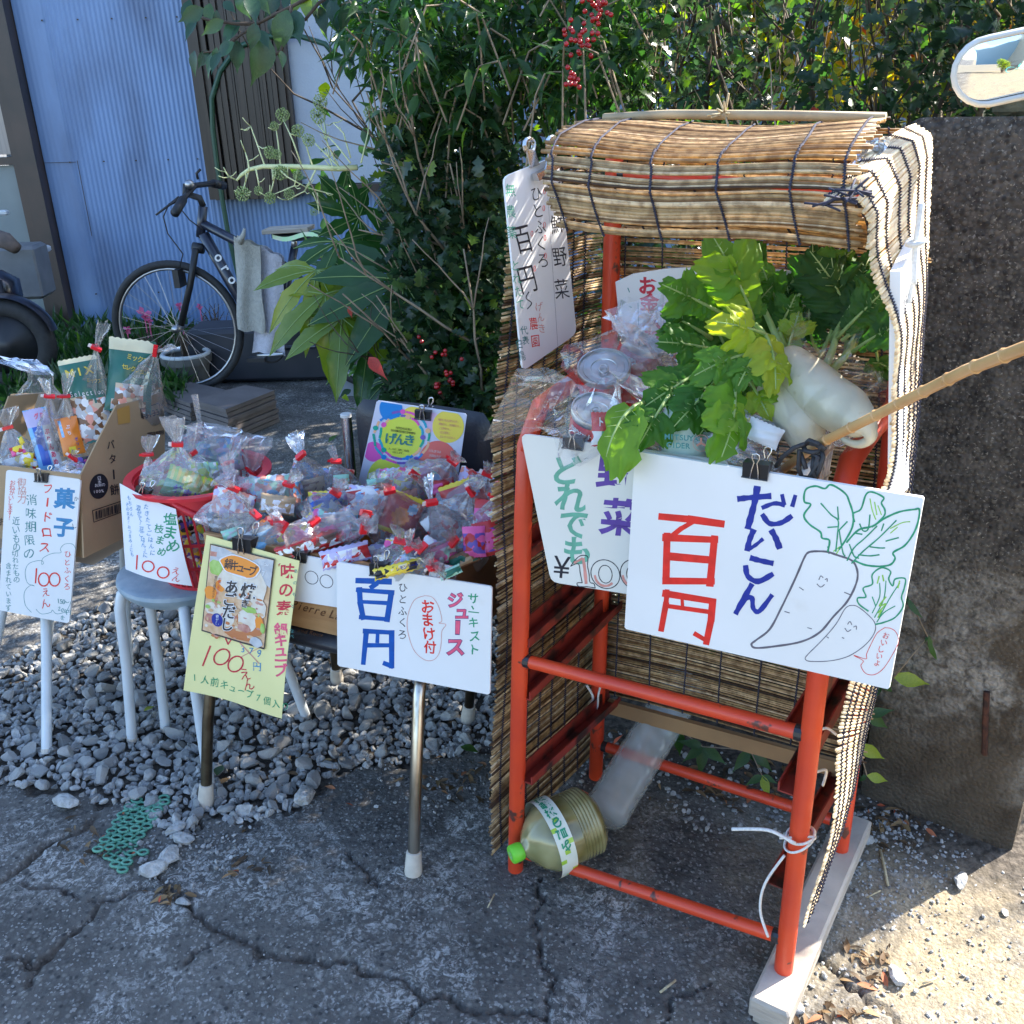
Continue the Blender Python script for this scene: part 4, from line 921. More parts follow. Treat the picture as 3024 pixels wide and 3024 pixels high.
# money box sign inside
pl4 = Pl(R(0, .285, 1.1), V + Vector((0, 0, .1)))
s4, k4 = sign('money_box_sign', 'white card with red lettering leaning at the back inside the stall behind the leaves', pl4, list(reversed([(1818, 832), (1870, 808), (1980, 792), (2120, 788), (2290, 795), (2385, 805), (2385, 1010), (1840, 1010), (1828, 930)])), .004, M_board)
k4.text('お金入れ', 1915, 842, 56, 'ink_crimson', dx=5, dy=50, ang=2, bold=.035, jit=.5)
for pts in ([(1960, 820), (1958, 990)],): k4.line(pts, .8, 'ink_gray')
k4.stroke([(1960, 825), (1965, 832), (1958, 838)], 2.5, 'ink_blue'); k4.stroke([(2040, 832), (2040, 862)], 7, 'ink_green'); k4.stroke([(2046, 846), (2060, 846)], 5, 'ink_green'); k4.line([(1885, 895), (1887, 960)], 2.2, 'ink_teal'); k4.line([(1855, 850), (1860, 862)], 2.4, 'ink_teal'); k4.line([(1860, 905), (1866, 907)], 2.4, 'ink_teal')
k4.build(s4)
# edge-on sign on the outer right side
pl5 = Pl(R(.655, 0, 1), U + V * -.04)
s5 = thing('side_sign', 'white card tied to the outside of the right reed screen, almost edge on', 'sign', tuple(R(.655, .0, 1.2)))
n5 = -pl5.n if pl5.n.dot(U) < 0 else pl5.n
fa, fb = Pl(R(0, -.03, 0), V), Pl(R(0, .13, 0), V)
mb = MB(); q = [fb.hit(2714, 690), fa.hit(2660, 800), fa.hit(2650, 1470), fb.hit(2684, 1440)]
u5 = (q[0] - q[1]).cross(q[2] - q[1]).normalized(); u5 = u5 if u5.dot(CAMP - q[0]) > 0 else -u5
mb.poly(q if u5.dot((q[1]-q[0]).cross(q[2]-q[1])) > 0 else list(reversed(q)), .012, u5); mb.build('board', M_board, s5)
lk = MB()
for n_, ch in enumerate('農家直売野菜新鮮百円均一'):
    c_, r_ = n_ // 4, n_ % 4; vs, fs, w = glyph(ch, .0); A_ = (q[0] - q[1]); dn = (q[2] - q[1])
    P = [q[1] + A_ * (.8 - c_ * .3 + x * .25) + dn * (.18 + r_ * .2 - y * .07) + u5 * .001 for x, y in vs]; lk.add(P, fs)
lk.build('lettering', MATS['ink_black'], s5, stuff=True)
kp = q[1].lerp(q[0], .3) + U * .008 + Vector((0, 0, .02))
string([kp + Vector((0, 0, .045)), kp, kp - Vector((0, 0, .05)) + U * .004], .004, 'string_tie', s5); string([kp + V * .01 + Vector((0, 0, .03)), kp + V * .015 - Vector((0, 0, .03)), kp + V * .008 - Vector((0, 0, .075))], .003, 'string_tie', s5); string(loop_at(kp, .009), .0035, 'string_tie', s5)
# ---------------- planting ----------------
LG = lambda a, b, c, d: [(0, a), (.45, b), (.8, c), (1, d)]
M_holly = leafmat('holly_leaf', LG((.02, .042, .022), (.036, .07, .032), (.075, .12, .04), (.22, .3, .05)), rough=.22, transl=.36)
M_nand = leafmat('nandina_leaf', LG((.02, .055, .018), (.045, .11, .025), (.11, .2, .03), (.36, .42, .05)), rough=.28, transl=.42)
M_autumn = leafmat('autumn_leaf', [(0, (.2, .28, .03)), (.4, (.42, .4, .04)), (.75, (.55, .28, .03)), (1, (.5, .05, .03))], rough=.4, transl=.4)
M_fats = leafmat('fatsia_leaf', LG((.025, .07, .022), (.045, .12, .03), (.15, .22, .03), (.4, .4, .04)), rough=.2, transl=.3)
M_twig = pm('pale_twig', (.3, .23, .15), (.19, .14, .09), scale=30, rough=.8)
M_bark = pm('dark_bark', (.09, .065, .045), (.05, .036, .026), scale=30, rough=.9)
T_holly = leaf_template([.03, .30, .16, .36, .15, .30, .1, .01], .32, .18)
T_plain = leaf_template([.02, .2, .29, .24, .12, .0], .22, .22)
T_nand = leaf_template([.02, .15, .2, .17, .1, .03, .0], .25, .28)
def leafmesh_(name, tpl, mat, v):
    me = bpy.data.meshes.new(name); me.from_pydata([tuple(x) for x in tpl[0]], [], [tuple(f) for f in tpl[1]]); me.materials.append(mat)
    me.polygons.foreach_set('use_smooth', [True] * len(me.polygons)); at = me.attributes.new('v', 'FLOAT', 'POINT'); at.data.foreach_set('value', [v] * len(tpl[0])); return me
def inst_leaf(parent, mesh, p, yd, nr, s, name='leaf', ws=1.0):
    y = Vector(yd).normalized(); x = y.cross(Vector(nr)).normalized(); z = x.cross(y)
    o = bpy.data.objects.new(name, mesh); COL.objects.link(o); o.parent = parent
    M = Matrix(((x.x * s * ws, y.x * s, z.x * s, 0), (x.y * s * ws, y.y * s, z.y * s, 0), (x.z * s * ws, y.z * s, z.z * s, 0), (0, 0, 0, 1)))
    o.matrix_local = Matrix.Translation(Vector(p) - Vector(ORG[parent.name])) @ M; return o
def twigs(mb, p, d, L, r, depth, spread=.5, up=.15):
    n = 5; pts = [p]; q = p; dd = d.normalized()
    for i in range(n):
        dd = (dd + Vector((random.gauss(0, .13), random.gauss(0, .13), random.gauss(up * .3, .12)))).normalized(); q = q + dd * L / n; pts.append(q)
    mb.tube(pts, [r * (1 - .55 * i / n) for i in range(n + 1)], 4 if depth < 2 else 6)
    ends = [pts[-1]]
    if depth > 0:
        for k in range(random.choice([2, 3, 3])):
            b = pts[random.choice([2, 3, 4, 5])]; nd = (dd + Vector((random.gauss(0, spread), random.gauss(0, spread), random.gauss(up, spread)))).normalized()
            ends += twigs(mb, b, nd, L * random.uniform(.55, .8), r * .6, depth - 1, spread, up)
    return ends
def hedge_base(s): # line the hedge front follows, s metres from the wall corner to the left
    return Vector((.95, 2.02, 0)) + Vector((-.87, .5, 0)).normalized() * s
HN = Vector((-.5, -.87, 0)).normalized()
holly = thing('holly_hedge', 'dense dark spiny leaved holly hedge with pale twigs behind the stall', 'hedge', tuple(hedge_base(.8)))
mb = MB(); ends = []
for k in range(14):
    s = random.uniform(-.1, .9); b = hedge_base(s) - HN * random.uniform(.3, .55); b.z = 0
    ends += twigs(mb, b, Vector((random.gauss(0, .15), random.gauss(-.1, .15), 1)), random.uniform(.5, .7), random.uniform(.007, .011), 3, .5, .2)
for k in range(13):   # pale twigs showing on the front, left of the stall
    px, py = random.uniform(1250, 1480), random.uniform(600, 1250); p = D(px, py, random.uniform(2.25, 2.5)); ends += twigs(mb, p, Vector((random.gauss(-.35, .3), -.1, random.uniform(.3, 1))), random.uniform(.25, .42), .0038, 1, .45, .2)
for k in range(60):
    px, py = random.uniform(1350, 2850), random.uniform(150, 420); p = D(px, py, random.uniform(2.3, 2.6)); twigs(mb, p, Vector((random.gauss(0, .35), -.1, 1)), random.uniform(.08, .2), .0028, 1, .5, .2)
mb.build('stems', M_twig, holly, stuff=True, smooth=True)
def sunpass(P):
    k = P[:, 0] * .485 - P[:, 1] * .875; d = (P[:, 0] - .35) * .875 + (P[:, 1] - 1.35) * .485
    return ~((k > -.84) | ((k > -1.36) & (P[:, 2] > .93 + .81 * d)))
def slab(n, s0, s1, t0, t1, z0, z1, front=1.6):
    s = np.random.uniform(s0, s1, n); t = t0 + (t1 - t0) * np.random.rand(n) ** front; z = np.random.uniform(z0, z1, n)
    P = np.array([hedge_base(0)[:]])[0][None] + np.outer(s, np.array(Vector((-.87, .5, 0)).normalized())) - np.outer(t, np.array(HN)); P[:, 2] = z
    clump = nz(P[:, 0] * 1.0 + 9, P[:, 2] + P[:, 1] * .7 + 9, 7, 20); P -= np.outer((clump - .5) * -.14, np.array(HN)); return P, clump
P1, cl1 = slab(15500, -.15, 1.75, -.04, .6, .05, 2.25, 1.5)
# left boundary of the holly thins out towards the fatsia; open gaps high up let light through
keep = (np.random.rand(len(P1)) < np.clip(.45 + cl1 * .9, .3, 1))
pxs = 1512 + F * ((P1 - np.array(CAMP)) @ np.array(RIGHT)) / ((P1 - np.array(CAMP)) @ np.array(FWD))
edge = 1130 + 120 * nz(P1[:, 2] + 3, P1[:, 0] + 3, 4, 30)
keep &= pxs > edge - 60 * np.random.rand(len(P1))
P1 = P1[keep]; P1 = P1[sunpass(P1)]; n = len(P1)
yd = np.random.normal(0, .75, (n, 3)) + np.array(HN) * .7 + np.array([0, 0, .25]); nr = np.random.normal(0, .5, (n, 3)) + np.array([0, -.3, 1])
nx_ = 5200; pe = np.array([D(a, b, c)[:] for a, b, c in zip(np.random.uniform(1150, 1520, nx_), np.random.uniform(300, 1330, nx_), np.random.uniform(2.22, 2.75, nx_))]); pe = pe[(pe[:, 2] > .03)]; P1 = np.concatenate([P1, pe]); n = len(P1)
yd = np.random.normal(0, .75, (n, 3)) + np.array(HN) * .7 + np.array([0, 0, .25]); nr = np.random.normal(0, .5, (n, 3)) + np.array([0, -.3, 1])
scatter('foliage', T_holly, P1, yd, nr, np.random.uniform(.022, .052, n), np.clip(np.random.normal(.4, .28, n) + (np.random.rand(n) > .97) * .4, 0, 1), M_holly, holly)
HL = [leafmesh_('leaf', T_holly, M_holly, v) for v in (.1, .3, .5, .75, .98)]
dep_ = (P1 - np.array(CAMP)) @ np.array(FWD); vis = np.where((P1[:, 2] > .3) & (P1[:, 2] < 1.75))[0]; vis = vis[np.argsort(dep_[vis])][:260]
for i in vis:
    inst_leaf(holly, HL[random.choice([0, 0, 1, 1, 1, 2, 2, 3, 4])], Vector(P1[i]), Vector(yd[i]), Vector(nr[i]), random.uniform(.034, .052))
# taller backing shrubs behind the hedge keep the pavement in shade
back = thing('evergreen_shrub', 'tall loose evergreen shrub rising behind the holly with sunlit yellow green tips', 'shrub', tuple(hedge_base(.3) - HN * .8))
mb = MB()
for k in range(16):
    b = hedge_base(random.uniform(-.8, 2.0)) - HN * random.uniform(.55, 1.1); twigs(mb, b, Vector((random.gauss(0, .12), 0, 1)), random.uniform(.9, 1.2), .014, 3, .45, .25)
mb.build('stems', M_bark, back, stuff=True, smooth=True)
P2, cl2 = slab(4400, -.1, 2.3, .5, 1.4, .1, 3.1, 1.0); k2_ = (np.random.rand(len(P2)) < np.clip(cl2 * 1.5 - .05, .05, 1)); P2 = P2[k2_]; P2 = P2[sunpass(P2)]; n = len(P2)
scatter('foliage', T_plain, P2, np.random.normal(0, .8, (n, 3)) + [0, 0, .1], np.random.normal(0, .6, (n, 3)) + [0, 0, 1], np.random.uniform(.05, .085, n), np.clip(np.random.normal(.55, .25, n), 0, 1), M_nand, back)
# holly continuing along the wall top to the right edge of the picture
right = thing('wall_hedge', 'dark hedge rising behind the concrete wall beside the mirror', 'hedge', tuple(wallp(.1, 1.1, 0)))
mb = MB()
for k in range(16): twigs(mb, wallp(random.uniform(-.3, .25), random.uniform(.95, 1.4), Wt * .5), Vector((random.gauss(-.1, .2), .0, 1)), .6, .011, 3, .5, .2)
mb.build('stems', M_twig, right, stuff=True, smooth=True)
n = 5200; P3 = np.array([wallp(random.uniform(-.3, .75), random.uniform(.62, 1.5), random.uniform(1.2, 2.25))[:] for _ in range(n)])
k3_ = nz(P3[:, 0] + 5, P3[:, 2] + 5, 6, 40) > .22; P3 = P3[k3_]; P3 = P3[sunpass(P3)]; n = len(P3)
scatter('foliage', T_holly, P3, np.random.normal(0, .8, (n, 3)) + [0, -.5, .2], np.random.normal(0, .5, (n, 3)) + [0, -.3, 1], np.random.uniform(.035, .055, n), np.clip(np.random.normal(.42, .2, n), 0, 1), M_holly, right)

# nandina with berries, in front of the holly top left
nan = thing('nandina_shrub', 'nandina with narrow pointed leaves and red berry clusters above the holly', 'shrub', tuple(hedge_base(1.4)))
leafmesh = leafmesh_
NL = [leafmesh('leaf', leaf_template([.02, .15, .2, .17, .1, .03, .0], .25, dr), M_nand, v) for dr, v in ((.2, .15), (.35, .3), (.1, .45), (.3, .6), (.25, .97))]
stem = MB(); cnt = 0
SP = []
for _ in range(46):
    px = random.uniform(1010, 1800); py = random.uniform(-10, 330)
    if px < 1100 and py > 240: continue
    SP.append((px, py, random.uniform(2.0, 2.3)))
for _ in range(7): SP.append((random.uniform(1640, 1800), random.uniform(120, 230), random.uniform(1.9, 2.1)))
for (px, py, dp) in SP:
    c = D(px, py, dp); ax = Vector((random.gauss(0, .6), random.gauss(-.5, .4), random.gauss(.2, .5))).normalized(); stem.tube([c - ax * .12 - Vector((0, 0, .12)), c - ax * .05, c], .0022, 4)
    for i in range(random.choice([4, 5, 6])):
        if cnt > 260: break
        a = i * 2.4; side = ax.orthogonal().normalized(); s2_ = ax.cross(side)
        yd = ax * random.uniform(.1, .8) + side * math.cos(a) + s2_ * math.sin(a) - Vector((0, 0, .25)); inst_leaf(nan, NL[int(min(4, abs(random.gauss(1.2, 1.3))))], c - ax * .02 * i, yd, Vector((random.gauss(0, .3), -.3, 1)), random.uniform(.055, .09), ws=.68); cnt += 1
stem.build('stems', M_twig, nan, stuff=True)
n = 2600; px = np.random.uniform(1000, 1900, n); py = np.random.uniform(-60, 420, n); dp = np.random.uniform(2.15, 2.6, n)
P4 = np.array([D(a, b, c)[:] for a, b, c in zip(px, py, dp)]); kk = (py < 420 - 180 * np.random.rand(n)) & ~((px < 1090) & (py > 200)); P4 = P4[kk]; n = len(P4)
scatter('foliage', T_nand, P4, np.random.normal(0, .8, (n, 3)) + [0, -.4, -.1], np.random.normal(0, .5, (n, 3)) + [0, -.2, 1], np.random.uniform(.045, .075, n), np.clip(np.random.normal(.35, .22, n), 0, 1), M_nand, nan, wscale=.7)
M_berry = pm('red_berry', (.42, .008, .01), (.25, .005, .008), scale=40, rough=.25, spec=.6)
bt = MB(); bt.sphere(ORG[nan.name], .0056, 8, 6); bme = bt.build('berry', M_berry, nan, smooth=True); bme.location = D(1745, 165, 1.95) - Vector(ORG[nan.name])
def berries(parent, px, py, dp, n, sp, sz=1.0):
    for _ in range(n):
        o = bpy.data.objects.new('berry', bme.data); COL.objects.link(o); o.parent = parent; o.scale = (sz,) * 3
        o.location = D(px + random.gauss(0, sp), py + random.gauss(0, sp * .9), dp + random.gauss(0, .012)) - Vector(ORG[parent.name])
berries(nan, 1770, 25, 1.9, 14, 22, .9); berries(nan, 1715, 110, 1.88, 22, 28, .9); berries(nan, 1750, 70, 1.9, 7, 30, .9); berries(nan, 1688, 232, 1.88, 15, 15, .9); berries(nan, 1765, 0, 1.9, 7, 20, .9)

# autumn coloured tree and garden far behind, seen through gaps at the top
def leafy(name, label, cat, c, rx, ry, rz, n, tpl, mat, size, vals, trunk=.05):
    root = thing(name, label, cat, (c[0], c[1], 0)); mb = MB(); ends = []
    for k in range(7): ends += twigs(mb, Vector((c[0] + random.gauss(0, .05), c[1], 0)), Vector((random.gauss(0, .3), random.gauss(0, .3), 1)), c[2] * .75, trunk * .6, 2, .45, .3)
    mb.build('trunk', M_bark, root, smooth=True, stuff=True)
    a = np.random.normal(0, 1, (n, 3)); a = unit(a) * (np.random.rand(n, 1) ** .45); P = a * [rx, ry, rz] + [c[0], c[1], c[2]]
    kp = (nz(P[:, 0] + 20, P[:, 2] + P[:, 1] + 20, 2.2, 50) > .3) & (P[:, 2] > .1); P = P[kp]; m = len(P)
    scatter('crown', tpl, P, np.random.normal(0, .8, (m, 3)), np.random.normal(0, .6, (m, 3)) + [0, 0, 1], np.random.uniform(size * .7, size * 1.2, m), np.clip(np.random.normal(vals, .22, m), 0, 1), mat, root); return root
leafy('maple_tree', 'small tree with orange and yellow autumn leaves behind the hedge', 'tree', (2.0, 4.4, 1.75), 1.0, .8, .95, 5200, T_plain, M_autumn, .07, .45)
leafy('added_shade_tree', 'broad green tree added beyond the hedge to shade the bicycle and fill the gaps', 'tree', (3.9, 5.6, 2.3), 1.5, 1.1, 1.6, 5200, T_plain, M_nand, .1, .75)  # added to shade the bicycle and give backlit yellow green through the gaps
leafy('background_tree', 'green tree filling the gap behind the right end of the house', 'tree', (.9, 5.0, 2.2), .9, .9, 1.3, 3800, T_plain, M_nand, .1, .6)
far = thing('neighbour_house', 'pale distant house glimpsed through the leaves at the top', 'house', (6, 14, 0)); mb = MB(); mb.box((5, 14, 2.8), (7, 0, 0), (0, 5, 0), (0, 0, 5.6)); mb.build('wall', pm('pale_render', (.6, .62, .62), (.55, .56, .57), scale=2), far)
mb = MB(); mb.add([(1.2, 11.2, 5.5), (8.8, 11.2, 5.5), (8.8, 14, 7), (1.2, 14, 7), (1.2, 16.8, 5.5), (8.8, 16.8, 5.5)], [(0, 1, 2, 3), (3, 2, 5, 4)]); mb.build('roof', pm('slate_roof', (.1, .1, .11), rough=.6), far)
for x in (2.6, 4.6, 6.6):
    mb = MB(); mb.box((x, 11.46, 2.6), (1.0, 0, 0), (0, .06, 0), (0, 0, 1.3)); mb.build('window', pm('window_glass', (.1, .14, .18), rough=.1), far)

# broad glossy leaves hanging from the top left
br = thing('camellia_branch', 'branch with broad glossy oval leaves hanging into the top left', 'branch', tuple(D(800, 0, 2.2)))
M_cam = leafmat('camellia_leaf', LG((.02, .055, .03), (.03, .075, .035), (.08, .14, .03), (.2, .28, .03)), rough=.25, transl=.2)
CL = [leafmesh('leaf', leaf_template([.03, .2, .28, .27, .18, .05, .0], .22, d), M_cam, v) for d, v in ((.3, .1), (.15, .35), (.35, .6), (.25, .95))]
st = MB(); zz1 = [(550, -20, 640, 20), (560, 60, 700, 50), (600, 20, 680, -10)]
for pts in ([(1010, -60), (860, 20), (760, 70), (700, 110), (640, 150), (600, 155)], [(860, 20), (850, 80), (830, 150), (800, 170)], [(760, 70), (700, 70), (620, 60), (560, 40)], [(1000, -30), (940, 10), (900, 60)], [(700, 110), (660, 140), (650, 170)]): st.tube([D(*p, 2.25) for p in pts], [.005, .0045, .004, .003, .0025, .002][:len(pts)], 6)
st.build('twig', M_bark, br, smooth=True, stuff=True)
for (x0, y0, x1, y1, v) in [(575, 150, 565, 215, 0), (615, 150, 585, 195, 0), (640, 150, 600, 205, 2), (650, 155, 622, 205, 1), (640, 140, 632, 185, 0), (710, 62, 652, 115, 0), (700, 120, 700, 200, 0), (690, 125, 640, 165, 1), (755, 68, 742, 140, 0), (800, 45, 810, 120, 0), (735, -20, 755, 55, 1), (600, 25, 535, 60, 1), (620, 10, 610, 65, 2), (640, 30, 640, 75, 0), (560, 0, 545, 70, 0), (660, 5, 690, 30, 1), (700, -20, 720, 40, 2), (850, 30, 815, 140, 2), (830, 150, 840, 190, 2), (790, 110, 760, 225, 2), (795, 130, 775, 200, 2), (870, 30, 880, 115, 1), (900, -20, 905, 45, 3), (880, -20, 870, 30, 3), (945, 20, 955, 90, 0), (975, 0, 1000, 80, 0), (1020, 10, 1010, 90, 1), (960, -30, 985, 40, 0), (930, -10, 925, 60, 2), (820, -20, 790, 40, 0), (850, -20, 840, 30, 1), (760, -10, 790, 30, 2), (1040, -30, 1060, 60, 1), (770, 90, 790, 135, 1), (660, 60, 600, 95, 2), (690, 70, 665, 120, 0), (580, 60, 545, 110, 1)]:
    dp_ = random.uniform(2.15, 2.3); a = D(x0, y0, dp_); b = D(x1, y1, dp_ + random.uniform(-.015, .015)); L_ = (b - a).length
    inst_leaf(br, CL[v], a, b - a, Vector((random.gauss(0, .5), -1, .5 + random.gauss(0, .3))), L_ * 1.15, ws=random.uniform(.78, .95))

# fatsia: large palmate leaves
fat = thing('fatsia_plant', 'fatsia with large palmate leaves, some yellowing, between bicycle and stall', 'plant', tuple(D(1100, 1200, 2.6)))
def palmate(c, tipdir, L, n_l, v, name='leaf', nrm=Vector((0, -1, .4)), spread=2.3, droop=.35, edge=0):
    """one palmate leaf: lobes radiating from the stalk joint c; returns the object"""
    y = tipdir.normalized(); x = y.cross(nrm).normalized(); z = x.cross(y); mb = MB()
    nl = n_l
    hubs = []
    angs = [(-spread + 2 * spread * i / (nl - 1)) for i in range(nl)]
    for i, a in enumerate(angs):
        ll = L * (1 - .42 * (abs(a) / spread) ** 1.5) * random.uniform(.92, 1.05); wd = ll * .105; dr = droop * random.uniform(.7, 1.4)
        d = y * math.cos(a) + x * math.sin(a); s_ = -y * math.sin(a) + x * math.cos(a)
        K = 9; vs = []
        for k in range(K + 1):
            t = k / K; w = wd * (.42 + 1.0 * math.sin(min(1, t * 1.25) * math.pi * .5)) if t < .55 else wd * 1.4 * (1 - ((t - .55) / .45) ** 1.7)
            if t < .24: w = max(w * .6, ll * t * math.tan(spread / (nl - 1)) * .9)
            w += wd * .07 * (1 if k % 2 else -1) * (t > .2) * (t < .98)
            zz = -dr * t * t * ll * .8; q = c + d * (t * ll) + z * zz
            vs += [q - s_ * w + z * (.34 * w), q + z * 0, q + s_ * w + z * (.34 * w)]
        o = len(mb.v); mb.add(vs, [(3 * k, 3 * k + 1, 3 * k + 4, 3 * k + 3) for k in range(K)] + [(3 * k + 1, 3 * k + 2, 3 * k + 5, 3 * k + 4) for k in range(K)], a=min(1, max(0, v + random.gauss(0, .04))))
        hubs.append([vs[3 * k + 1] + z * .0012 for k in range(0, K + 1, 1)])
    lf = mb.build(name, M_fats, fat, smooth=True)
    vb = MB()
    for h in hubs: vb.tube(h, [.0016 * (1 - .8 * i / len(h)) + .0003 for i in range(len(h))], 4)
    vb.build('vein', pm('leaf_vein', (.22, .33, .1), rough=.5), lf, smooth=True, stuff=True)
    return lf
stk = MB()
FL = [((1190, 828), (1030, 1050), 2.35, .27, 9, .12, .25), ((1000, 715), (985, 870), 2.45, .17, 8, .35, .35), ((935, 800), (900, 1000), 2.4, .2, 7, .82, .7), ((960, 870), (985, 1120), 2.38, .22, 5, .8, .6), ((1010, 940), (990, 1160), 2.36, .2, 5, .72, .5), ((1060, 640), (940, 600), 2.5, .15, 7, .1, .2),
      ((1180, 720), (1110, 640), 2.6, .15, 7, .15, .2), ((1230, 990), (1180, 1200), 2.5, .2, 7, .08, .4), ((1290, 880), (1350, 1020), 2.55, .15, 7, .1, .3), ((1090, 1010), (1060, 1190), 2.5, .18, 7, .25, .4), ((1000, 620), (1020, 520), 2.65, .14, 7, .12, .2), ((1160, 560), (1230, 600), 2.7, .14, 7, .12, .2), ((1330, 1050), (1290, 1200), 2.6, .15, 7, .05, .3), ((1150, 1120), (1230, 1260), 2.7, .16, 7, .1, .4), ((1020, 800), (960, 870), 2.6, .14, 7, .25, .3)]
hub = D(1190, 1250, 2.75); hub.z = .05; crown = D(1180, 820, 2.7)
stk.tube([hub, hub.lerp(crown, .5) + Vector((.03, 0, 0)), crown], [.016, .014, .011], 8)
for (a, b, dp, L, nl, v, dr) in FL:
    c = D(*a, dp); t = D(*b, dp - .08); palmate(c, t - c, L, nl, v, droop=dr, spread=1.9 if nl < 8 else 2.2, nrm=(CAMP - c).normalized() + Vector((0, 0, .35)))
    stk.tube([crown + Vector((0, 0, -.1)), (crown + c) / 2 + Vector((0, .03, -.02)), c], [.0045, .004, .0035], 6)
stk.build('stem', pm('green_stem', (.16, .24, .08), (.1, .16, .05), scale=20, rough=.6), fat, smooth=True, stuff=True)
# pale flower stalk
fl = thing('fatsia_flower_stalk', 'pale branching flower stalk with round green umbels reaching left over the wall', 'flower stalk', tuple(D(1060, 500, 2.4)))
M_stalk = pm('pale_stalk', (.78, .78, .45), (.66, .7, .36), scale=30, rough=.55, transl=.1); M_umb = pm('green_umbel', (.22, .32, .1), (.34, .42, .18), scale=90, rough=.7)
zf = zc(0, 0, 1.932)
mainp = zf([(2040, 955), (1932, 962), (1800, 955), (1650, 950), (1500, 950), (1420, 968), (1375, 1000), (1350, 1030)]); st = MB(); st.tube([D(*p, 2.35) for p in mainp], [.0068, .0068, .0064, .006, .0055, .0048, .004, .0025], 8)
br2 = [[(1355, 1030), (1310, 1010), (1285, 980)], [(1420, 965), (1415, 920), (1400, 870)], [(1510, 945), (1470, 830), (1430, 720)], [(1600, 945), (1590, 840), (1575, 730)], [(1720, 940), (1670, 800), (1615, 680)], [(1780, 940), (1750, 840), (1715, 770)], [(1850, 700), (1880, 900), (1900, 960)], [(1800, 820), (1880, 900), (1940, 960)], [(1420, 970), (1400, 1040), (1385, 1095)], [(1460, 965), (1475, 1040), (1480, 1085)], [(1560, 960), (1560, 1040), (1540, 1120)], [(1600, 975), (1640, 1010), (1750, 1070), (1900, 1110)], [(1800, 970), (1740, 1090), (1640, 1140)], [(1810, 1100), (1815, 1170), (1820, 1220)], [(1932, 960), (1860, 800), (1820, 680)], [(1700, 960), (1680, 1060), (1560, 1110)], [(2000, 900), (1960, 760), (1900, 700)], [(2060, 930), (2100, 760), (2110, 640)], [(2000, 930), (1930, 840), (1800, 700)]]
for b in br2: st.tube([D(*p, 2.35 + random.uniform(-.04, .04)) for p in zf(b)], [.0022, .0018, .0013, .0013][:len(b)], 6)
for k in range(46):
    b = random.choice(br2); p = zf([b[random.randrange(1, len(b))]])[0]; a = random.uniform(0, 6.28); L_ = random.uniform(15, 35); st.tube([D(*p, 2.35), D(p[0] + math.cos(a) * L_ * .5, p[1] + math.sin(a) * L_ * .6, 2.34), D(p[0] + math.cos(a) * L_, p[1] + math.sin(a) * L_ - 8, 2.33)], .0012, 4)
st.build('stalk', M_stalk, fl, smooth=True)
for (x, y, r) in [(1825, 580, 40), (1815, 660, 42), (1612, 655, 36), (1700, 745, 34), (1760, 800, 34), (1540, 870, 34), (1565, 720, 24), (1385, 1105, 40), (1475, 1088, 24), (1540, 1130, 32), (1600, 985, 40), (1650, 1110, 30), (2110, 640, 34), (1580, 880, 26), (1790, 1210, 20), (1700, 1000, 28)]:
    p = zf([(x, y)])[0]; c = D(*p, 2.34); rr = r / 1.932 / F * 2.34; mb = MB()
    for i in range(64):
        z_ = 1 - 2 * (i + .5) / 64; a = i * 2.39996; q = math.sqrt(1 - z_ * z_); d = Vector((q * math.cos(a), q * math.sin(a), z_)); mb.sphere(c + d * rr * random.uniform(.9, 1.08), rr * random.uniform(.08, .14), 5, 4)
        if i % 2 == 0: mb.tube([c, c + d * rr], rr * .03, 3)
    mb.build('umbel', M_umb, fl, smooth=True, stuff=True)
# nandina low growth with berries beside the chair, and under the stall
low = thing('low_nandina', 'low nandina with drooping leaves and a few red berries behind the chair back', 'shrub', tuple(D(1350, 1200, 2.3)))
n = 1500; px = np.random.uniform(1150, 1500, n); py = np.random.uniform(880, 1420, n); dp = np.random.uniform(2.25, 2.7, n); kk = px > 1330 - (py - 880) * .25
P5 = np.array([D(a, b, c)[:] for a, b, c in zip(px[kk], py[kk], dp[kk])]); P5 = P5[P5[:, 2] > .05]; n = len(P5)
scatter('foliage', T_nand, P5, np.random.normal(0, .7, (n, 3)) + [0, -.4, -.3], np.random.normal(0, .5, (n, 3)) + [0, -.3, 1], np.random.uniform(.045, .075, n), np.clip(np.random.normal(.28, .16, n), 0, 1), M_nand, low)
for (x, y, n_) in [(1305, 1045, 3), (1285, 1050, 2), (1320, 1100, 3), (1335, 1130, 4), (1280, 1140, 3), (1245, 998, 2), (1370, 1060, 1), (1300, 1140, 3)]: berries(low, x, y, 2.2, n_, 9, .9)
rl = leafmesh('red_leaf', T_nand, M_autumn, 1.0); a = D(1090, 1055, 2.15); b = D(1130, 1108, 2.12); inst_leaf(low, rl, a, b - a, Vector((0, -1, .3)), (b - a).length * 1.1, name='red_leaf'); a = D(1030, 905, 2.3); b = D(1035, 925, 2.3); inst_leaf(low, rl, a, b - a, Vector((0, -1, .3)), .03, name='red_leaf')
st = MB()
for k in range(9):
    p = D(random.uniform(1200, 1470), random.uniform(1150, 1400), 2.5); twigs(st, p, Vector((random.gauss(0, .4), -.2, .8)), .3, .003, 1, .5, .1)
st.build('stems', M_bark, low, stuff=True)
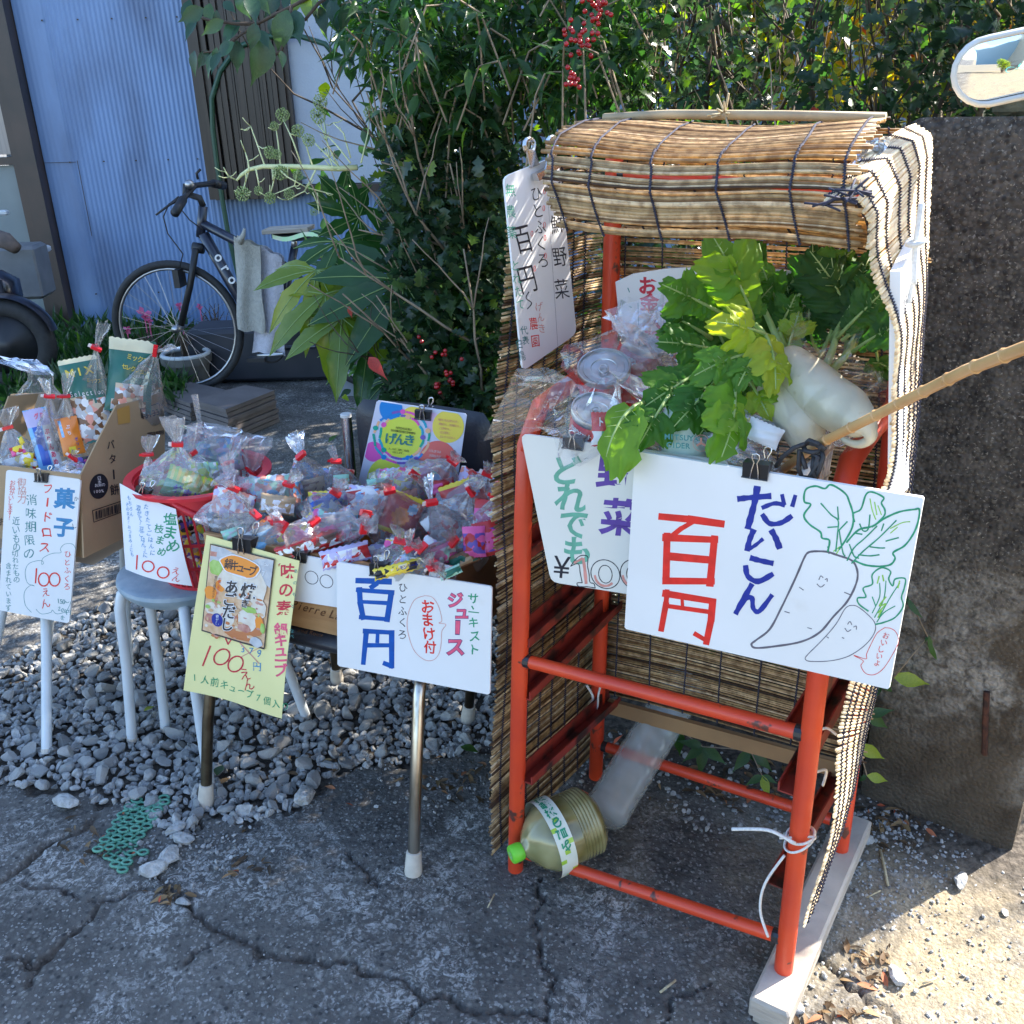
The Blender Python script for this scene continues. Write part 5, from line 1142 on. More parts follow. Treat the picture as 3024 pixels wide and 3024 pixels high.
def sprig(name, label, items, group='nandina sprigs growing at the wall foot'):
    root = thing(name, label, 'sprig', tuple(items[0][0]), group); mb = MB()
    for (c, leaves) in items:
        for (t, L, v) in leaves:
            inst_leaf(root, NL[v], c, t - c, (CAMP - c) + Vector((random.gauss(0, .4), 0, random.gauss(.3, .3))), (t - c).length, ws=.95)
    for i in range(len(items) - 1): mb.tube([items[i][0], items[i + 1][0]], .0014, 5)
    if len(items) == 1: mb.tube([items[0][0], items[0][0] - Vector((0, 0, .04))], .0014, 5)
    mb.build('stalk', M_twig, root, smooth=True); return root
def S_(x, y, dp, L): return (D(x, y, dp), [(D(x + dx, y + dy, dp + random.uniform(-.02, .02)), 0, v) for dx, dy, v in L])
sprig('nandina_sprig', 'sprig of green leaves under the back screen beside the empty bottle', [S_(2000, 2150, 2.15, [(-50, 60, 1), (10, 90, 2), (60, 20, 1), (-20, 40, 0)]), S_(2075, 2205, 2.14, [(-60, 45, 2), (75, 55, 2), (-5, 95, 1), (-70, -20, 1)]), S_(2215, 2215, 2.12, [(-55, 70, 2), (80, 65, 1), (30, 50, 0)]), S_(2250, 2290, 2.1, [(-50, 30, 2), (50, 25, 2), (25, 75, 4)])])
sprig('nandina_sprig', 'leaf sprig between right reed screen and wall with a red tinted leaf', [S_(2600, 2010, 1.98, [(-50, 20, 1), (60, 40, 2), (30, -40, 2), (-20, 60, 1)]), S_(2560, 2110, 1.98, [(70, 45, 2), (-40, 50, 1), (85, -15, 2)]), S_(2535, 2200, 1.99, [(-45, 90, 2), (90, 50, 4), (20, -30, 2)]), S_(2560, 2290, 1.99, [(75, 20, 4), (-30, 20, 1)])])
sprig('nandina_sprig', 'leaf sprig with pointed leaves in front of the concrete wall beside the daikon sign', [S_(2680, 1760, 1.9, [(70, -15, 2), (75, 85, 2), (-20, 30, 1)]), S_(2740, 1880, 1.9, [(45, -25, 2), (70, 100, 3), (-10, 15, 1)]), S_(2640, 2000, 1.92, [(55, -10, 4), (120, 20, 4)])])
for nm in [o for o in bpy.data.objects if o.parent and o.parent.get('label') and 'wall' in o.parent['label'] and o.name.startswith('leaf') and 'sprig' in o.parent.name]:
    pass
# weeds and ground cover near the bicycle, leaf litter
def tufts(name, label, pxr, pyr, n, dz, mat, size, vmean, tpl=T_nand):
    px = np.random.uniform(*pxr, n); py = np.random.uniform(*pyr, n); P = np.array([Z(a, b)[:] for a, b in zip(px, py)]); P[:, 2] = np.random.uniform(0, dz, n)
    o = scatter(name, tpl, P, np.random.normal(0, .5, (n, 3)) + [0, -.1, .9], np.random.normal(0, 1, (n, 3)), np.random.uniform(size * .6, size * 1.3, n), np.clip(np.random.normal(vmean, .2, n), 0, 1), mat, None, wscale=.5); tag(o, label, 'plants'); return o
tufts('weeds', 'dark green weeds growing along the foot of the blue wall', (0, 560), (985, 1230), 2600, .1, M_nand, .12, .25)
tufts('weeds', 'weeds between the flower pots under the bicycle', (560, 900), (1000, 1120), 700, .08, M_nand, .1, .2)
M_flower = pm('pink_flower', (.6, .15, .3), (.5, .1, .22), scale=30, rough=.6, transl=.2)
fr_ = thing('pink_flowers', 'pink flowers seen through the front wheel of the bicycle', 'flowers', tuple(Z(425, 1010)))
for (x, y, r) in [(425, 925, 20), (375, 975, 13), (530, 905, 12), (440, 950, 12), (590, 905, 10)]:
    mb = MB(); c = D(x, y, 5.9)
    for i in range(12):
        d = Vector((random.gauss(0, 1), random.gauss(0, 1), random.gauss(0, 1))).normalized() * r / F * 5.6; e = d.orthogonal().normalized() * d.length * .4; mb.add([c, c + d * .7 + e, c + d * 1.2, c + d * .7 - e], [(0, 1, 2, 3)])
    mb.tube([c, Vector((c.x, c.y, .02))], .004, 5); mb.build('blossom', M_flower, fr_)
n = 420; P = []; 
for (x, y, sx_, sy_, m) in [(2620, 2440, 120, 60, 60), (1850, 2200, 120, 50, 80), (2200, 2330, 200, 60, 80), (1350, 2300, 120, 60, 40), (700, 2550, 80, 60, 15), (250, 2480, 90, 50, 25), (500, 2640, 60, 30, 18), (2560, 2840, 90, 60, 30), (2450, 2990, 90, 20, 20), (900, 2250, 150, 80, 30)]:
    for _ in range(m): P.append(Z(x + random.gauss(0, sx_ * .6), y + random.gauss(0, sy_ * .6), .006)[:])
P = np.array(P); n = len(P)
M_litter = leafmat('dead_leaf', [(0, (.05, .03, .015)), (.5, (.16, .09, .04)), (.8, (.35, .22, .1)), (1, (.5, .1, .04))], rough=.7, transl=.1)
o = scatter('leaf_litter', T_nand, P, np.random.normal(0, 1, (n, 3)) * [1, 1, .15], np.random.normal(0, .3, (n, 3)) + [0, 0, 1], np.random.uniform(.015, .045, n), np.clip(np.random.normal(.45, .28, n), 0, 1), M_litter, None, wscale=.7)
# hedge trimmings / fallen leaves one can single out
for (x, y, L_, an, v, mt, lab) in [(860, 2080, .04, 1, .9, M_autumn, 'x')][:0]: pass
for (x, y, x2, y2, v, mat_, lab) in [(1360, 2205, 1412, 2212, .5, M_nand, 'fallen green leaf on the gravel edge under the stall side'), (640, 2290, 655, 2250, .6, M_cam, 'green leaf lying beside the front chair foot'), (425, 2100, 455, 2080, .2, M_autumn, 'tan dry leaf on the gravel between the stool legs')]:
    a = Z(x, y, .03); b = Z(x2, y2, .035); me = leafmesh('fallen_leaf', T_plain, mat_, v); oo = bpy.data.objects.new('fallen_leaf', me); COL.objects.link(oo)
    yv = (b - a).normalized(); xv = yv.cross(Vector((0, 0, 1))).normalized(); zv = xv.cross(yv); s_ = (b - a).length
    oo.matrix_world = Matrix.Translation(a) @ Matrix(((xv.x * s_, yv.x * s_, zv.x * s_, 0), (xv.y * s_, yv.y * s_, zv.y * s_, 0), (xv.z * s_, yv.z * s_, zv.z * s_, 0), (0, 0, 0, 1))); tag(oo, lab, 'leaf')
# ---------------- bags and goods ----------------
M_film = film('clear_film', haze=.15, gloss=.55, rough=.09)
M_film2 = film('clear_film_frosty', haze=.17, gloss=.5, rough=.14, bump=.35)
M_filmd = film('very_thin_film', haze=.0, gloss=.14, rough=.1, bump=.2, bscale=20, fmin=.012)
M_filmc = film('thin_film', haze=.025, gloss=.32, rough=.08, bump=.2, bscale=30, fmin=.025)
M_filmb = film('clear_film_crisp', haze=.10, gloss=.55, rough=.06, bump=.2, bscale=30)
M_tape = pm('red_tape', (.75, .02, .03), rough=.3); M_tapew = pm('tape_edge', (.8, .8, .8), rough=.5)
def bag(name, label, base, neck, top, width, flare=.035, depth=None, seed=0, mat=None, cat='snack bag', group=None, tape=True, tapew=.5, tang=0, gather=None, nt=20, root=None):
    gather = gather if gather is not None else (.12 if tape else .5)
    """crumpled clear bag gathered at the neck; base, neck, top are places; width across"""
    rs = random.Random(seed); base, neck, top = Vector(base), Vector(neck), Vector(top)
    root = root or thing(name, label, cat, tuple(base), group)
    ax = neck - base; Lb = ax.length; ax = ax / Lb; ax2 = (top - neck); Lt = ax2.length; ax2 = ax2 / max(Lt, 1e-6)
    vw = (CAMP - base).normalized(); x = vw.cross(ax).normalized(); y = ax.cross(x)
    depth = depth or width * .55; nth = 18; nt = 15; ph = [rs.uniform(0, 6.28) for _ in range(8)]; fr_ = [rs.choice([3, 4, 5, 6, 7, 8]) for _ in range(8)]
    mb = MB(); vs = []
    for j in range(nt + 1):
        t = j / nt
        if t < .74:
            u = t / .74; c = base + ax * (u * Lb); body = (min(1, (u / .16)) ** .5) * (1 - max(0, (u - .3) / .7) ** (1.1 if tape else 1.8)) + .035
            if not tape: body = max(body, gather * 2.2 * flare / width)
            pl_ = max(0, (u - .3) / .7) * (1 if tape else .35)
            rx, ry = width / 2 * body, depth / 2 * body; am = .10 + .22 * pl_
        else:
            u = (t - .74) / .26; c = neck + ax2 * (u * Lt); s_ = gather + (1 - gather) * u ** .7; rx, ry = max(flare * s_, width * .022), max(flare * .34 * s_, width * .018); am = .32
        for k in range(nth):
            a = 2 * math.pi * k / nth; e = sum(math.sin(a * fr_[q] + ph[q] + t * 6 * (q - 2)) for q in range(5)) / 5
            f = 1 + am * e * 1.8 + rs.uniform(-.1, .1) + (.16 * (1 if k % 2 else -1) if .3 < t < 1 and tape else 0) * min(1, max(0, (t - .3) * 3)); f = max(.35, f)
            vs.append(c + x * math.cos(a) * rx * f + y * math.sin(a) * ry * f + ax * rs.uniform(-1, 1) * Lb * .022)
    fs = []
    for j in range(nt):
        for k in range(nth):
            q_ = (j * nth + k, j * nth + (k + 1) % nth, (j + 1) * nth + (k + 1) % nth, (j + 1) * nth + k)
            fs += [(q_[0], q_[1], q_[2]), (q_[0], q_[2], q_[3])] if (j + k) % 2 else [(q_[0], q_[1], q_[3]), (q_[1], q_[2], q_[3])]
    fs.append(tuple(reversed(range(nth)))); mb.add(vs, fs); o = mb.build('film', mat or M_film, root); auto_smooth(o, 16)
    if tape:
        tb = MB(); h = min(.012, max(.008, width * .1)); w = max(width * .042, .0075) + .004; R_ = math.radians(tang); tx = x * math.cos(R_) + ax * math.sin(R_); ty = ax * math.cos(R_) - x * math.sin(R_)
        tb.bev(neck + y * 0, tx * w * 2.1, y * w * 1.1, ty * h * .8, .0008); tb.build('tape', M_tape, root)
        tb = MB(); tb.box(neck + tx * w * 1.3, tx * w * .6, y * .001, ty * h * .8); tb.build('tape_tail', M_tapew if rs.random() < .6 else M_tape, root)
    return root
def packet(parent, c, upv, w, h, mats, th=.25, name='packet', seed=0, face=None, twist=0, stripes=None, bend=.1, parts=True):
    """pillow shaped sachet with crimped ends; mats: list, first the body colour, others printed in panels (flat print)"""
    c = Vector(c); vw = (CAMP - c).normalized() if face is None else Vector(face).normalized(); upv = Vector(upv).normalized(); upv = (upv - vw * upv.dot(vw)).normalized(); x = upv.cross(vw).normalized()
    if stripes is not None and hasattr(stripes, 'mos'): mats = [mats[0], vor_mat(mats)]
    if twist: M_ = Matrix.Rotation(math.radians(twist), 3, vw); x = M_ @ x; upv = M_ @ upv
    rs = random.Random(seed); mb = MB(); nu, nv = 16, 18
    def fn(u, v, sgn):
        e = math.sin(math.pi * u) ** .6 * min(1, math.sin(math.pi * v) ** .5 * 1.1); wr = .012 * math.sin(u * 9 + v * 5 + seed) + .01 * math.sin(v * 17 - u * 6)
        zig = .006 * w * (1 if int(u * nu + .5) % 2 else -1) * (v < .001 or v > .999)
        return c + x * (u - .5) * w * (1 - .06 * math.sin(math.pi * v)) + upv * ((v - .5) * h + zig * 2) + vw * (sgn * th * w * .5 * e + wr * w * sgn - bend * w * ((u - .5) ** 2) * 2)
    for sgn in (1, -1):
        o = len(mb.v); vs = [fn(i / nu, j / nv, sgn) for j in range(nv + 1) for i in range(nu + 1)]; mb.v += [tuple(q) for q in vs]; mb.a += [.5] * len(vs)
        for j in range(nv):
            for i in range(nu):
                f = (o + j * (nu + 1) + i, o + j * (nu + 1) + i + 1, o + (j + 1) * (nu + 1) + i + 1, o + (j + 1) * (nu + 1) + i)
                mb.f.append(f if sgn > 0 else tuple(reversed(f))); u, v = (i + .5) / nu, (j + .5) / nv; m = 0
                if sgn > 0 and stripes: m = stripes(u, v)
                mb.m.append(min(m, len(mats) - 1))
    o = mb.build(name, mats, parent, smooth=True)
    return (lambda u, v, off=.002: fn(u, v, 1) + vw * off)
def print_on(surf, parent, items):
    """flat print on a packet: items (text, u, v, size_u, size_v, colour, step_v|None, bold)"""
    cols = {}
    for (tx, u, v, su, sv, col, du, dv, bold) in items:
        mb = cols.setdefault(col, MB())
        for ch in tx:
            vs, fs, w = glyph(ch, bold); mb.add([surf(min(.98, max(.02, u + a * su)), min(.98, max(.02, v + b * sv))) for a, b in vs], fs); u += du; v += dv
    for col, mb in cols.items(): mb.build('printing', MATS[col], parent, stuff=True)
PC = {}
def C_(name, c, r=.3): PC['pack_' + name] = c; return pm('pack_' + name, c, tuple(x * .85 for x in c), scale=20, rough=r, spec=.6)
C_('red', (.55, .03, .03)); C_('orange', (.85, .25, .03)); C_('yellow', (.85, .65, .05)); C_('green', (.05, .35, .12)); C_('blue', (.03, .12, .55)); C_('sky', (.2, .5, .85)); C_('white', (.8, .8, .8)); C_('pink', (.8, .12, .35)); C_('brown', (.2, .09, .04)); C_('cream', (.8, .72, .45)); C_('deepgreen', (.01, .13, .09)); C_('lime', (.4, .65, .06)); C_('violet', (.15, .08, .4)); C_('black', (.02, .02, .025)); C_('silver', (.5, .5, .52), .2); C_('tan', (.5, .35, .2))
C_('nuts', (.6, .45, .3)); C_('salmon', (.75, .3, .22)); C_('lilac', (.55, .5, .75)); C_('mint', (.35, .65, .5))
def PK(*n): return [MATS['pack_' + k] for k in n]
def vor_mat(mats, seed=0):
    """flat printed pattern of irregular coloured patches"""
    key = 'print_' + '_'.join(m.name.replace('pack_', '') for m in mats)
    if key in MATS: return MATS[key]
    m, nt, out = nodes_of(key); L = nt.links.new; b = N(nt, 'ShaderNodeBsdfPrincipled'); b.inputs['Roughness'].default_value = .3
    tc = N(nt, 'ShaderNodeTexCoord'); no = N(nt, 'ShaderNodeTexNoise'); no.inputs['Scale'].default_value = 60; L(tc.outputs['Object'], no.inputs['Vector'])
    mx = N(nt, 'ShaderNodeMix', data_type='VECTOR'); mx.inputs[0].default_value = .012; L(tc.outputs['Object'], mx.inputs[4]); L(no.outputs[1], mx.inputs[5])
    vo = N(nt, 'ShaderNodeTexVoronoi'); vo.inputs['Scale'].default_value = 85; L(mx.outputs[1], vo.inputs['Vector']); sc = N(nt, 'ShaderNodeSeparateColor'); L(vo.outputs['Color'], sc.inputs[0])
    cr = N(nt, 'ShaderNodeValToRGB'); cr.color_ramp.interpolation = 'CONSTANT'; e = cr.color_ramp.elements
    while len(e) < len(mats): e.new(.5)
    for i, q in enumerate(mats): e[i].position = i / len(mats); e[i].color = c4(PC[q.name])
    L(sc.outputs[0], cr.inputs[0]); L(cr.outputs[0], b.inputs['Base Color']); L(b.outputs[0], out.inputs[0]); MATS[key] = m; return m
def mosaic(seed, k, nmat, lo=0.0, hi=1.0):
    def f(u, v):
        if not lo <= v <= hi: return 0
        return 1
        if not lo <= v <= hi: return 0
        u += .12 * math.sin(v * 9 + seed); v += .12 * math.sin(u * 7 + seed * 2); return int(((math.sin(int(u * k + 9) * 12.9 + int(v * k + 9) * 78.2 + seed) * 43758.5) % 1) * nmat)
    f.mos = True; return f

# ---- cardboard box on the left stool ----
def stool(name, label, c, seatz, r, feet, seatmat, legmat, tops=None, group='round tube stools'):
    root = thing(name, label, 'stool', (c[0], c[1], 0), group)
    mb = MB(); mb.lathe(Vector((c[0], c[1], seatz)), (0, 0, 1), [(-.03, 0), (-.03, r * .86), (-.012, r * .97), (0.0, r), (.008, r * .985), (.012, r * .93), (.012, 0)], 40); auto_smooth(mb.build('seat', seatmat, root), 35)
    for i, f in enumerate(feet):
        f = Vector((f[0], f[1], f[2] if len(f) > 2 else 0)); cc = Vector((c[0], c[1], 0)); d = (f - cc); d.z = 0; tp = tops[i] if tops else cc + d.normalized() * r * .92
        tp = Vector((tp[0], tp[1], seatz - .02)); inn = cc.lerp(Vector((tp.x, tp.y, 0)), .55); inn.z = seatz - .03
        auto_smooth(MB().tube([inn, tp.lerp(inn, .25) + Vector((0, 0, .0)), tp + Vector((0, 0, -.012)), tp.lerp(f, .12) + d.normalized() * .006, tp.lerp(f, .5), f], .0125, 12).build('leg', legmat, root), 50)
        MB().tube([f + Vector((0, 0, 0)), f + (tp - f).normalized() * .012], .0132, 12).build('foot_cap', MATS['tip_rubber'], root)
    return root
pm('tip_rubber', (.62, .56, .47), (.5, .45, .38), scale=40, rough=.6)
M_legwhite = pm('white_enamel', (.66, .70, .72), (.58, .62, .64), scale=12, rough=.3, dirt=(.3, .16, .07), dscale=35, dthr=(.72, .76))
M_seatblue = pm('worn_grey_blue_seat', (.22, .30, .36), (.36, .43, .47), scale=16, rough=.5, bump=.15, bscale=60, detail=8)
stool('round_stool', 'white tube stool with worn grey blue round seat carrying the red basket', (-.775, 2.0), .45, .155, [(-.969, 1.958), (-.721, 1.772), (-.898, 1.999), (-.545, 2.034)], M_seatblue, M_legwhite, tops=[(-.915, 1.955), (-.74, 1.86), (-.86, 1.99), (-.63, 2.03)])
stool('round_stool', 'white tube stool at the left edge half hidden beneath the cardboard box', (-1.15, 2.27), .452, .155, [(-1.165, 1.915), (-1.42, 2.1), (-1.10, 2.30), (-1.38, 2.4)], M_seatblue, M_legwhite, tops=[(-1.17, 2.14), (-1.28, 2.22), (-1.05, 2.32), (-1.24, 2.39)])
M_card = pm('cardboard', (.42, .29, .165), (.37, .25, .14), scale=6, rough=.8, bump=.05, bscale=80)
M_cardi = pm('cardboard_inside', (.37, .26, .15), (.33, .22, .12), scale=6, rough=.85)
box = thing('cardboard_box', 'open tan cardboard box with black Japanese print and barcode, full of snack bags', 'box', (-.99, 1.99, .46))
cF = Vector((-.985, 1.995, 0)); dF = Vector((-.93, .37, 0)).normalized(); dR = Vector((.37, .93, 0)).normalized()
plF = Pl(cF, dR); plR = Pl(cF, Vector((-dF.x, -dF.y, 0)))
def panel(name, pl, pts, th=.004, mat=M_card, lab=None):
    mb = MB(); P = [pl.hit(*p, 0) for p in pts]
    if (P[1] - P[0]).cross(P[2] - P[0]).dot(pl.n) < 0: P.reverse()
    mb.poly(P, th, pl.n); return mb.build(name, mat, box)
panel('front_panel', plF, [(-60, 1365), (0, 1375), (238, 1402), (247, 1648), (0, 1590), (-60, 1575)])
panel('side_panel', plR, [(239, 1402), (290, 1300), (344, 1196), (400, 1185), (478, 1158), (487, 1240), (487, 1520), (385, 1580), (248, 1648)])
plB = Pl(cF + dR * .34, dR); plL = Pl(cF + dF * .40, dF)
panel('back_panel', plB, [(30, 1165), (120, 1160), (250, 1170), (478, 1158), (478, 1400), (30, 1400)], mat=M_cardi)
plBB = Pl(cF + dF * .30, Vector((-dF.x, -dF.y, 0)))
panel('left_flap', plBB, [(27, 1170), (115, 1162), (60, 1330), (0, 1365), (-40, 1350)], mat=M_cardi)
b1 = cF + dF * .001 + Vector((0, 0, .475)); mb = MB(); mb.add([b1, b1 + dF * .4, b1 + dF * .4 + dR * .33, b1 + dR * .33], [(0, 1, 2, 3)]); mb.build('bottom', M_cardi, box)
kb = Ink(plR)
kb.text('13133', 420, 1228, 25, 'ink_black', dx=11, dy=-3, ang=-12, bold=.02, jit=0, sx=.85)
kb.line([(414, 1208), (469, 1190), (472, 1214), (417, 1233), (414, 1208)], 1.8, 'ink_black')
kb.text('賞味期限', 440, 1283, 14, 'ink_black', dx=12.5, dy=-2, ang=-8, bold=.01, jit=0)
kb.text('バタ', 326, 1313, 30, 'ink_black', dx=5, dy=42, ang=-6, jit=0, bold=.01, sx=.8); kb.line([(334, 1388), (336, 1414)], 4, 'ink_black'); kb.text('餅', 337, 1446, 34, 'ink_black', jit=0, ang=-8, bold=.01, sx=.8)
kb.fill([(291 + 28 * math.cos(a), 1436 + 37 * math.sin(a) - 4 * math.cos(a)) for a in [i * 2 * math.pi / 28 for i in range(28)]][::-1], 'ink_black', 0)
for tx, x, y, h, dx in (('日', 292, 1412, 13, 0), ('本', 293, 1423, 11, 0), ('お米の', 284, 1433, 12, 10), ('100%', 277, 1452, 12, 8)): kb.text(tx, x, y, h, 'ink_white', dx=dx, dy=-1, ang=-8, jit=0)
kb.line([(272, 1508), (365, 1477), (368, 1508), (276, 1542), (272, 1508)], 2.2, 'ink_black')
x = 280
while x < 358:
    w = random.choice([1.2, 2, 3.2]); y0 = 1511 - (x - 280) * .33; kb.line([(x, y0), (x + 2, y0 + 23)], w, 'ink_black'); x += w + random.choice([1.2, 2.2])
kb.build(box)
kt = Ink(plR); kt.fill([(344, 1208), (380, 1196), (383, 1248), (348, 1255)][::-1], 'pack_tape', .0) if 'pack_tape' in MATS else None
pm('pack_tape', (.5, .28, .08), rough=.3); kt = Ink(plR); kt.fill([(344, 1208), (381, 1196), (384, 1247), (348, 1254)], 'pack_tape', .0); kt.build(box, 'packing_tape')
kf = Ink(plF); kf.text('お', 8, 1540, 26, 'ink_black', jit=0); kf.build(box)
def at_box(px, py, a): return Pl(cF + dR * a, dR).hit(px, py, 0)
def boxbag(label, base, neck, top, wpx, a, flare=14, seed=1, mat=None, **kw):
    b = at_box(*base, a); n_ = at_box(*neck, a); t = at_box(*top, a); sc = (b - CAMP).dot(FWD) / F
    return bag('snack_bag', label, b, n_, t, wpx * sc, flare * sc, seed=seed, mat=mat, group='tied snack bags in the cardboard box', **kw)
g = boxbag('clear tied bag of colourful fruit sweets at the front left of the cardboard box', (75, 1395), (23, 1263), (25, 1205), 125, .06, 26, 3)
for i, (x, y, c1, w, h, tw) in enumerate([(52, 1330, 'pink', 40, 26, 10), (45, 1372, 'white', 50, 44, 5), (78, 1355, 'yellow', 38, 40, -20), (88, 1385, 'mint', 50, 30, 20), (62, 1300, 'green', 14, 22, 10), (100, 1365, 'sky', 34, 40, 40), (38, 1350, 'orange', 26, 20, 0), (110, 1390, 'cream', 26, 30, 0)]):
    c = at_box(x, y, .045 + .004 * i); k = (c - CAMP).dot(FWD) / F; sf = packet(g, c, (0, 0, 1), w * k, h * k, PK(c1, 'white', 'red', 'yellow'), seed=i, twist=tw, stripes=mosaic(i, 6, 4))
g = boxbag('tall clear bag with a long blue and pink candy pack in the cardboard box', (140, 1400), (146, 1170), (128, 1118), 95, .10, 16, 5, M_filmb)
c = at_box(128, 1300, .09); k = (c - CAMP).dot(FWD) / F; sf = packet(g, c, (0, 0, 1), 66 * k, 190 * k, PK('sky', 'blue', 'lilac', 'white'), seed=4, twist=3, stripes=lambda u, v: 1 if .2 < u < .55 and .1 < v < .7 else (2 if v > .7 else (3 if u > .6 else 0)))
print_on(sf, g, [('ぷりんあめ', .75, .62, .22, .1, 'ink_rose', 0, -.12, .03), ('グミ', .5, .88, .2, .1, 'ink_rose', .22, 0, .03)])
g = boxbag('clear bag holding an orange packet, in the middle of the cardboard box', (215, 1350), (192, 1170), (205, 1100), 92, .14, 16, 7)
c = at_box(207, 1288, .12); k = (c - CAMP).dot(FWD) / F; sf = packet(g, c, (0, 0, 1), 62 * k, 112 * k, PK('orange', 'yellow', 'sky', 'red'), seed=6, twist=2, stripes=lambda u, v: 2 if .12 < u < .28 and .5 < v < .92 else (1 if .3 < u < .6 and v < .25 else 0))
print_on(sf, g, [('みかん', .2, .82, .12, .09, 'ink_white', 0, -.12, 0), ('ゼリー', .75, .4, .14, .1, 'ink_blue', 0, -.13, .02), ('ぷち', .5, .75, .2, .12, 'ink_white', 0, -.16, .02)])
g = boxbag('upright bag with a tall green and cream mixed nut pack in the box', (265, 1360), (284, 1028), (308, 952), 130, .20, 16, 9, M_filmb, tang=20)
nut = lambda s_: (lambda u, v: (1 if v > .93 else 0) if v > .52 + .05 * math.sin(u * 7) else 2)
c = at_box(263, 1180, .18); k = (c - CAMP).dot(FWD) / F; sf = packet(g, c, (0, 0, 1), 112 * k, 250 * k, PK('deepgreen', 'cream') + [vor_mat(PK('nuts', 'white', 'brown', 'salmon', 'silver'))], seed=8, twist=4, stripes=nut(3), th=.2)
print_on(sf, g, [('MIX', .22, .84, .3, .13, 'ink_yellow', .24, 0, .02), ('Selection', .1, .60, .15, .09, 'ink_white', .1, -.004, 0), ('ミックス', .62, .72, .11, .06, 'ink_yellow', .09, -.01, .01)])
g = boxbag('bag with a second green mixed nut pack leaning right at the back of the box', (385, 1260), (458, 1038), (520, 1022), 150, .26, 12, 11, M_filmb, tang=80)
c = at_box(385, 1110, .25); k = (c - CAMP).dot(FWD) / F; sf = packet(g, c, (0, 0, 1), 130 * k, 215 * k, PK('deepgreen', 'cream') + [vor_mat(PK('nuts', 'white', 'brown', 'salmon', 'silver'))], seed=9, twist=-14, stripes=lambda u, v: 1 if v > .86 else (0 if v > .4 else 2 if abs(u - .5) < .36 - .1 * v else 0), th=.2)
print_on(sf, g, [('ミックス', .45, .76, .14, .09, 'ink_yellow', .12, -.01, .01), ('セレクション', .35, .62, .12, .08, 'ink_yellow', .1, -.01, .01), ('おつまみ種', .5, .5, .07, .05, 'ink_white', .07, 0, 0)])
c2_ = MB(); cc = at_box(372, 1110, .23); 
g = boxbag('small clear bag with brown crackers at the back right corner of the box', (405, 1200), (395, 1135), (380, 1100), 80, .3, 16, 13, tape=False)
c = at_box(412, 1165, .29); k = (c - CAMP).dot(FWD) / F; packet(g, c, (0, 0, 1), 40 * k, 50 * k, PK('brown', 'orange'), seed=2, stripes=mosaic(3, 5, 2), twist=30)
g = boxbag('tall empty looking clear bag at the back left of the cardboard box', (110, 1260), (120, 1100), (60, 1068), 140, .3, 60, 15, M_filmb, tape=False, depth=.03)
g = boxbag('dark sweets bag low in the front right corner of the box', (215, 1402), (215, 1352), (222, 1330), 95, .05, 10, 17, tang=40)
c = at_box(205, 1385, .08); k = (c - CAMP).dot(FWD) / F; packet(g, c, (0, 0, 1), 80 * k, 40 * k, PK('black', 'brown', 'white', 'violet'), seed=2, stripes=mosaic(5, 5, 4))
c = at_box(240, 1370, .1); packet(g, c, (0, 0, 1), 50 * k, 40 * k, PK('violet', 'black', 'pink'), seed=3, stripes=mosaic(7, 5, 3))
# its sign
zq = zc(0, 1350, 2.184)
plA = Pl(cF - dR * .012 + Vector((0, 0, .6)), dR * -1 + Vector((0, 0, .12)))
sA, kA = sign('sweets_sign', 'white card with blue and red handwriting clipped to the front of the cardboard box', plA, rnd(zq([(42, 80), (522, 142), (448, 1072), (-8, 985)]), 10), .004, M_board)
def T(k_, z_, sc): return lambda body, X_, Y_, h_, col, dx=0, dy=None, **kw: k_.text(body, *z_([(X_, Y_)])[0], h_ / sc, col, dx=dx / sc, dy=(dy if dy is not None else h_ * 1.08) / sc, **kw)
tA = T(kA, zq, 2.184)
tA('菓子', 420, 265, 135, 'ink_sea', dx=-8, dy=185, ang=4, bold=.035, jit=.3); tA('かし', 495, 268, 34, 'ink_black', dx=-12, dy=175)
tA('フ', 312, 200, 70, 'ink_red', bold=.01); kA.line(zq([(312, 265), (306, 315)]), 5, 'ink_red'); tA('ドロス', 312, 385, 78, 'ink_red', dx=-10, dy=97, bold=.012)
tA('消味期限の', 205, 275, 74, 'ink_teal', dx=-4, dy=86); tA('近いもの', 108, 410, 62, 'ink_teal', dx=0, dy=56, sx=.85); tA('切れたもの', 98, 620, 44, 'ink_teal', dx=3, dy=42); tA('含まれています', 58, 700, 46, 'ink_teal', dx=0, dy=45, sx=.85)
tA('御協力', 140, 160, 60, 'ink_palered', dx=2, dy=54); tA('おねがいします！', 85, 165, 38, 'ink_red', dx=-3, dy=32)
tA('ひとふくろ', 440, 625, 48, 'ink_red', dx=-2, dy=52); kA.line(zq([(238, 718), (232, 810)]), 4, 'ink_red')
for cx in (285, 355): kA.stroke(zq([(cx + 34 * math.cos(a), 788 + 42 * math.sin(a)) for a in [i * .6283 for i in range(10)]]), 4, 'ink_red', closed=True)
tA('えん', 300, 870, 62, 'ink_red', dx=-5, dy=72, ang=-10); tA('150～', 378, 925, 42, 'ink_teal', dx=18, dy=3); tA('200円', 385, 975, 34, 'ink_teal', dx=20, dy=8); tA('を', 405, 1035, 34, 'ink_teal')
kA.stroke(zq([(490, 590), (470, 560), (420, 560), (392, 590), (395, 615), (340, 620), (280, 650), (272, 690), (285, 680), (260, 665), (190, 685), (165, 740), (180, 810), (225, 830), (200, 825), (160, 870), (165, 950), (205, 1000)]), 1.3, 'ink_teal'); kA.stroke(zq([(235, 980), (270, 1010), (330, 1000), (340, 985), (370, 1010), (430, 990), (460, 930)]), 1.3, 'ink_teal')
kA.build(sA)
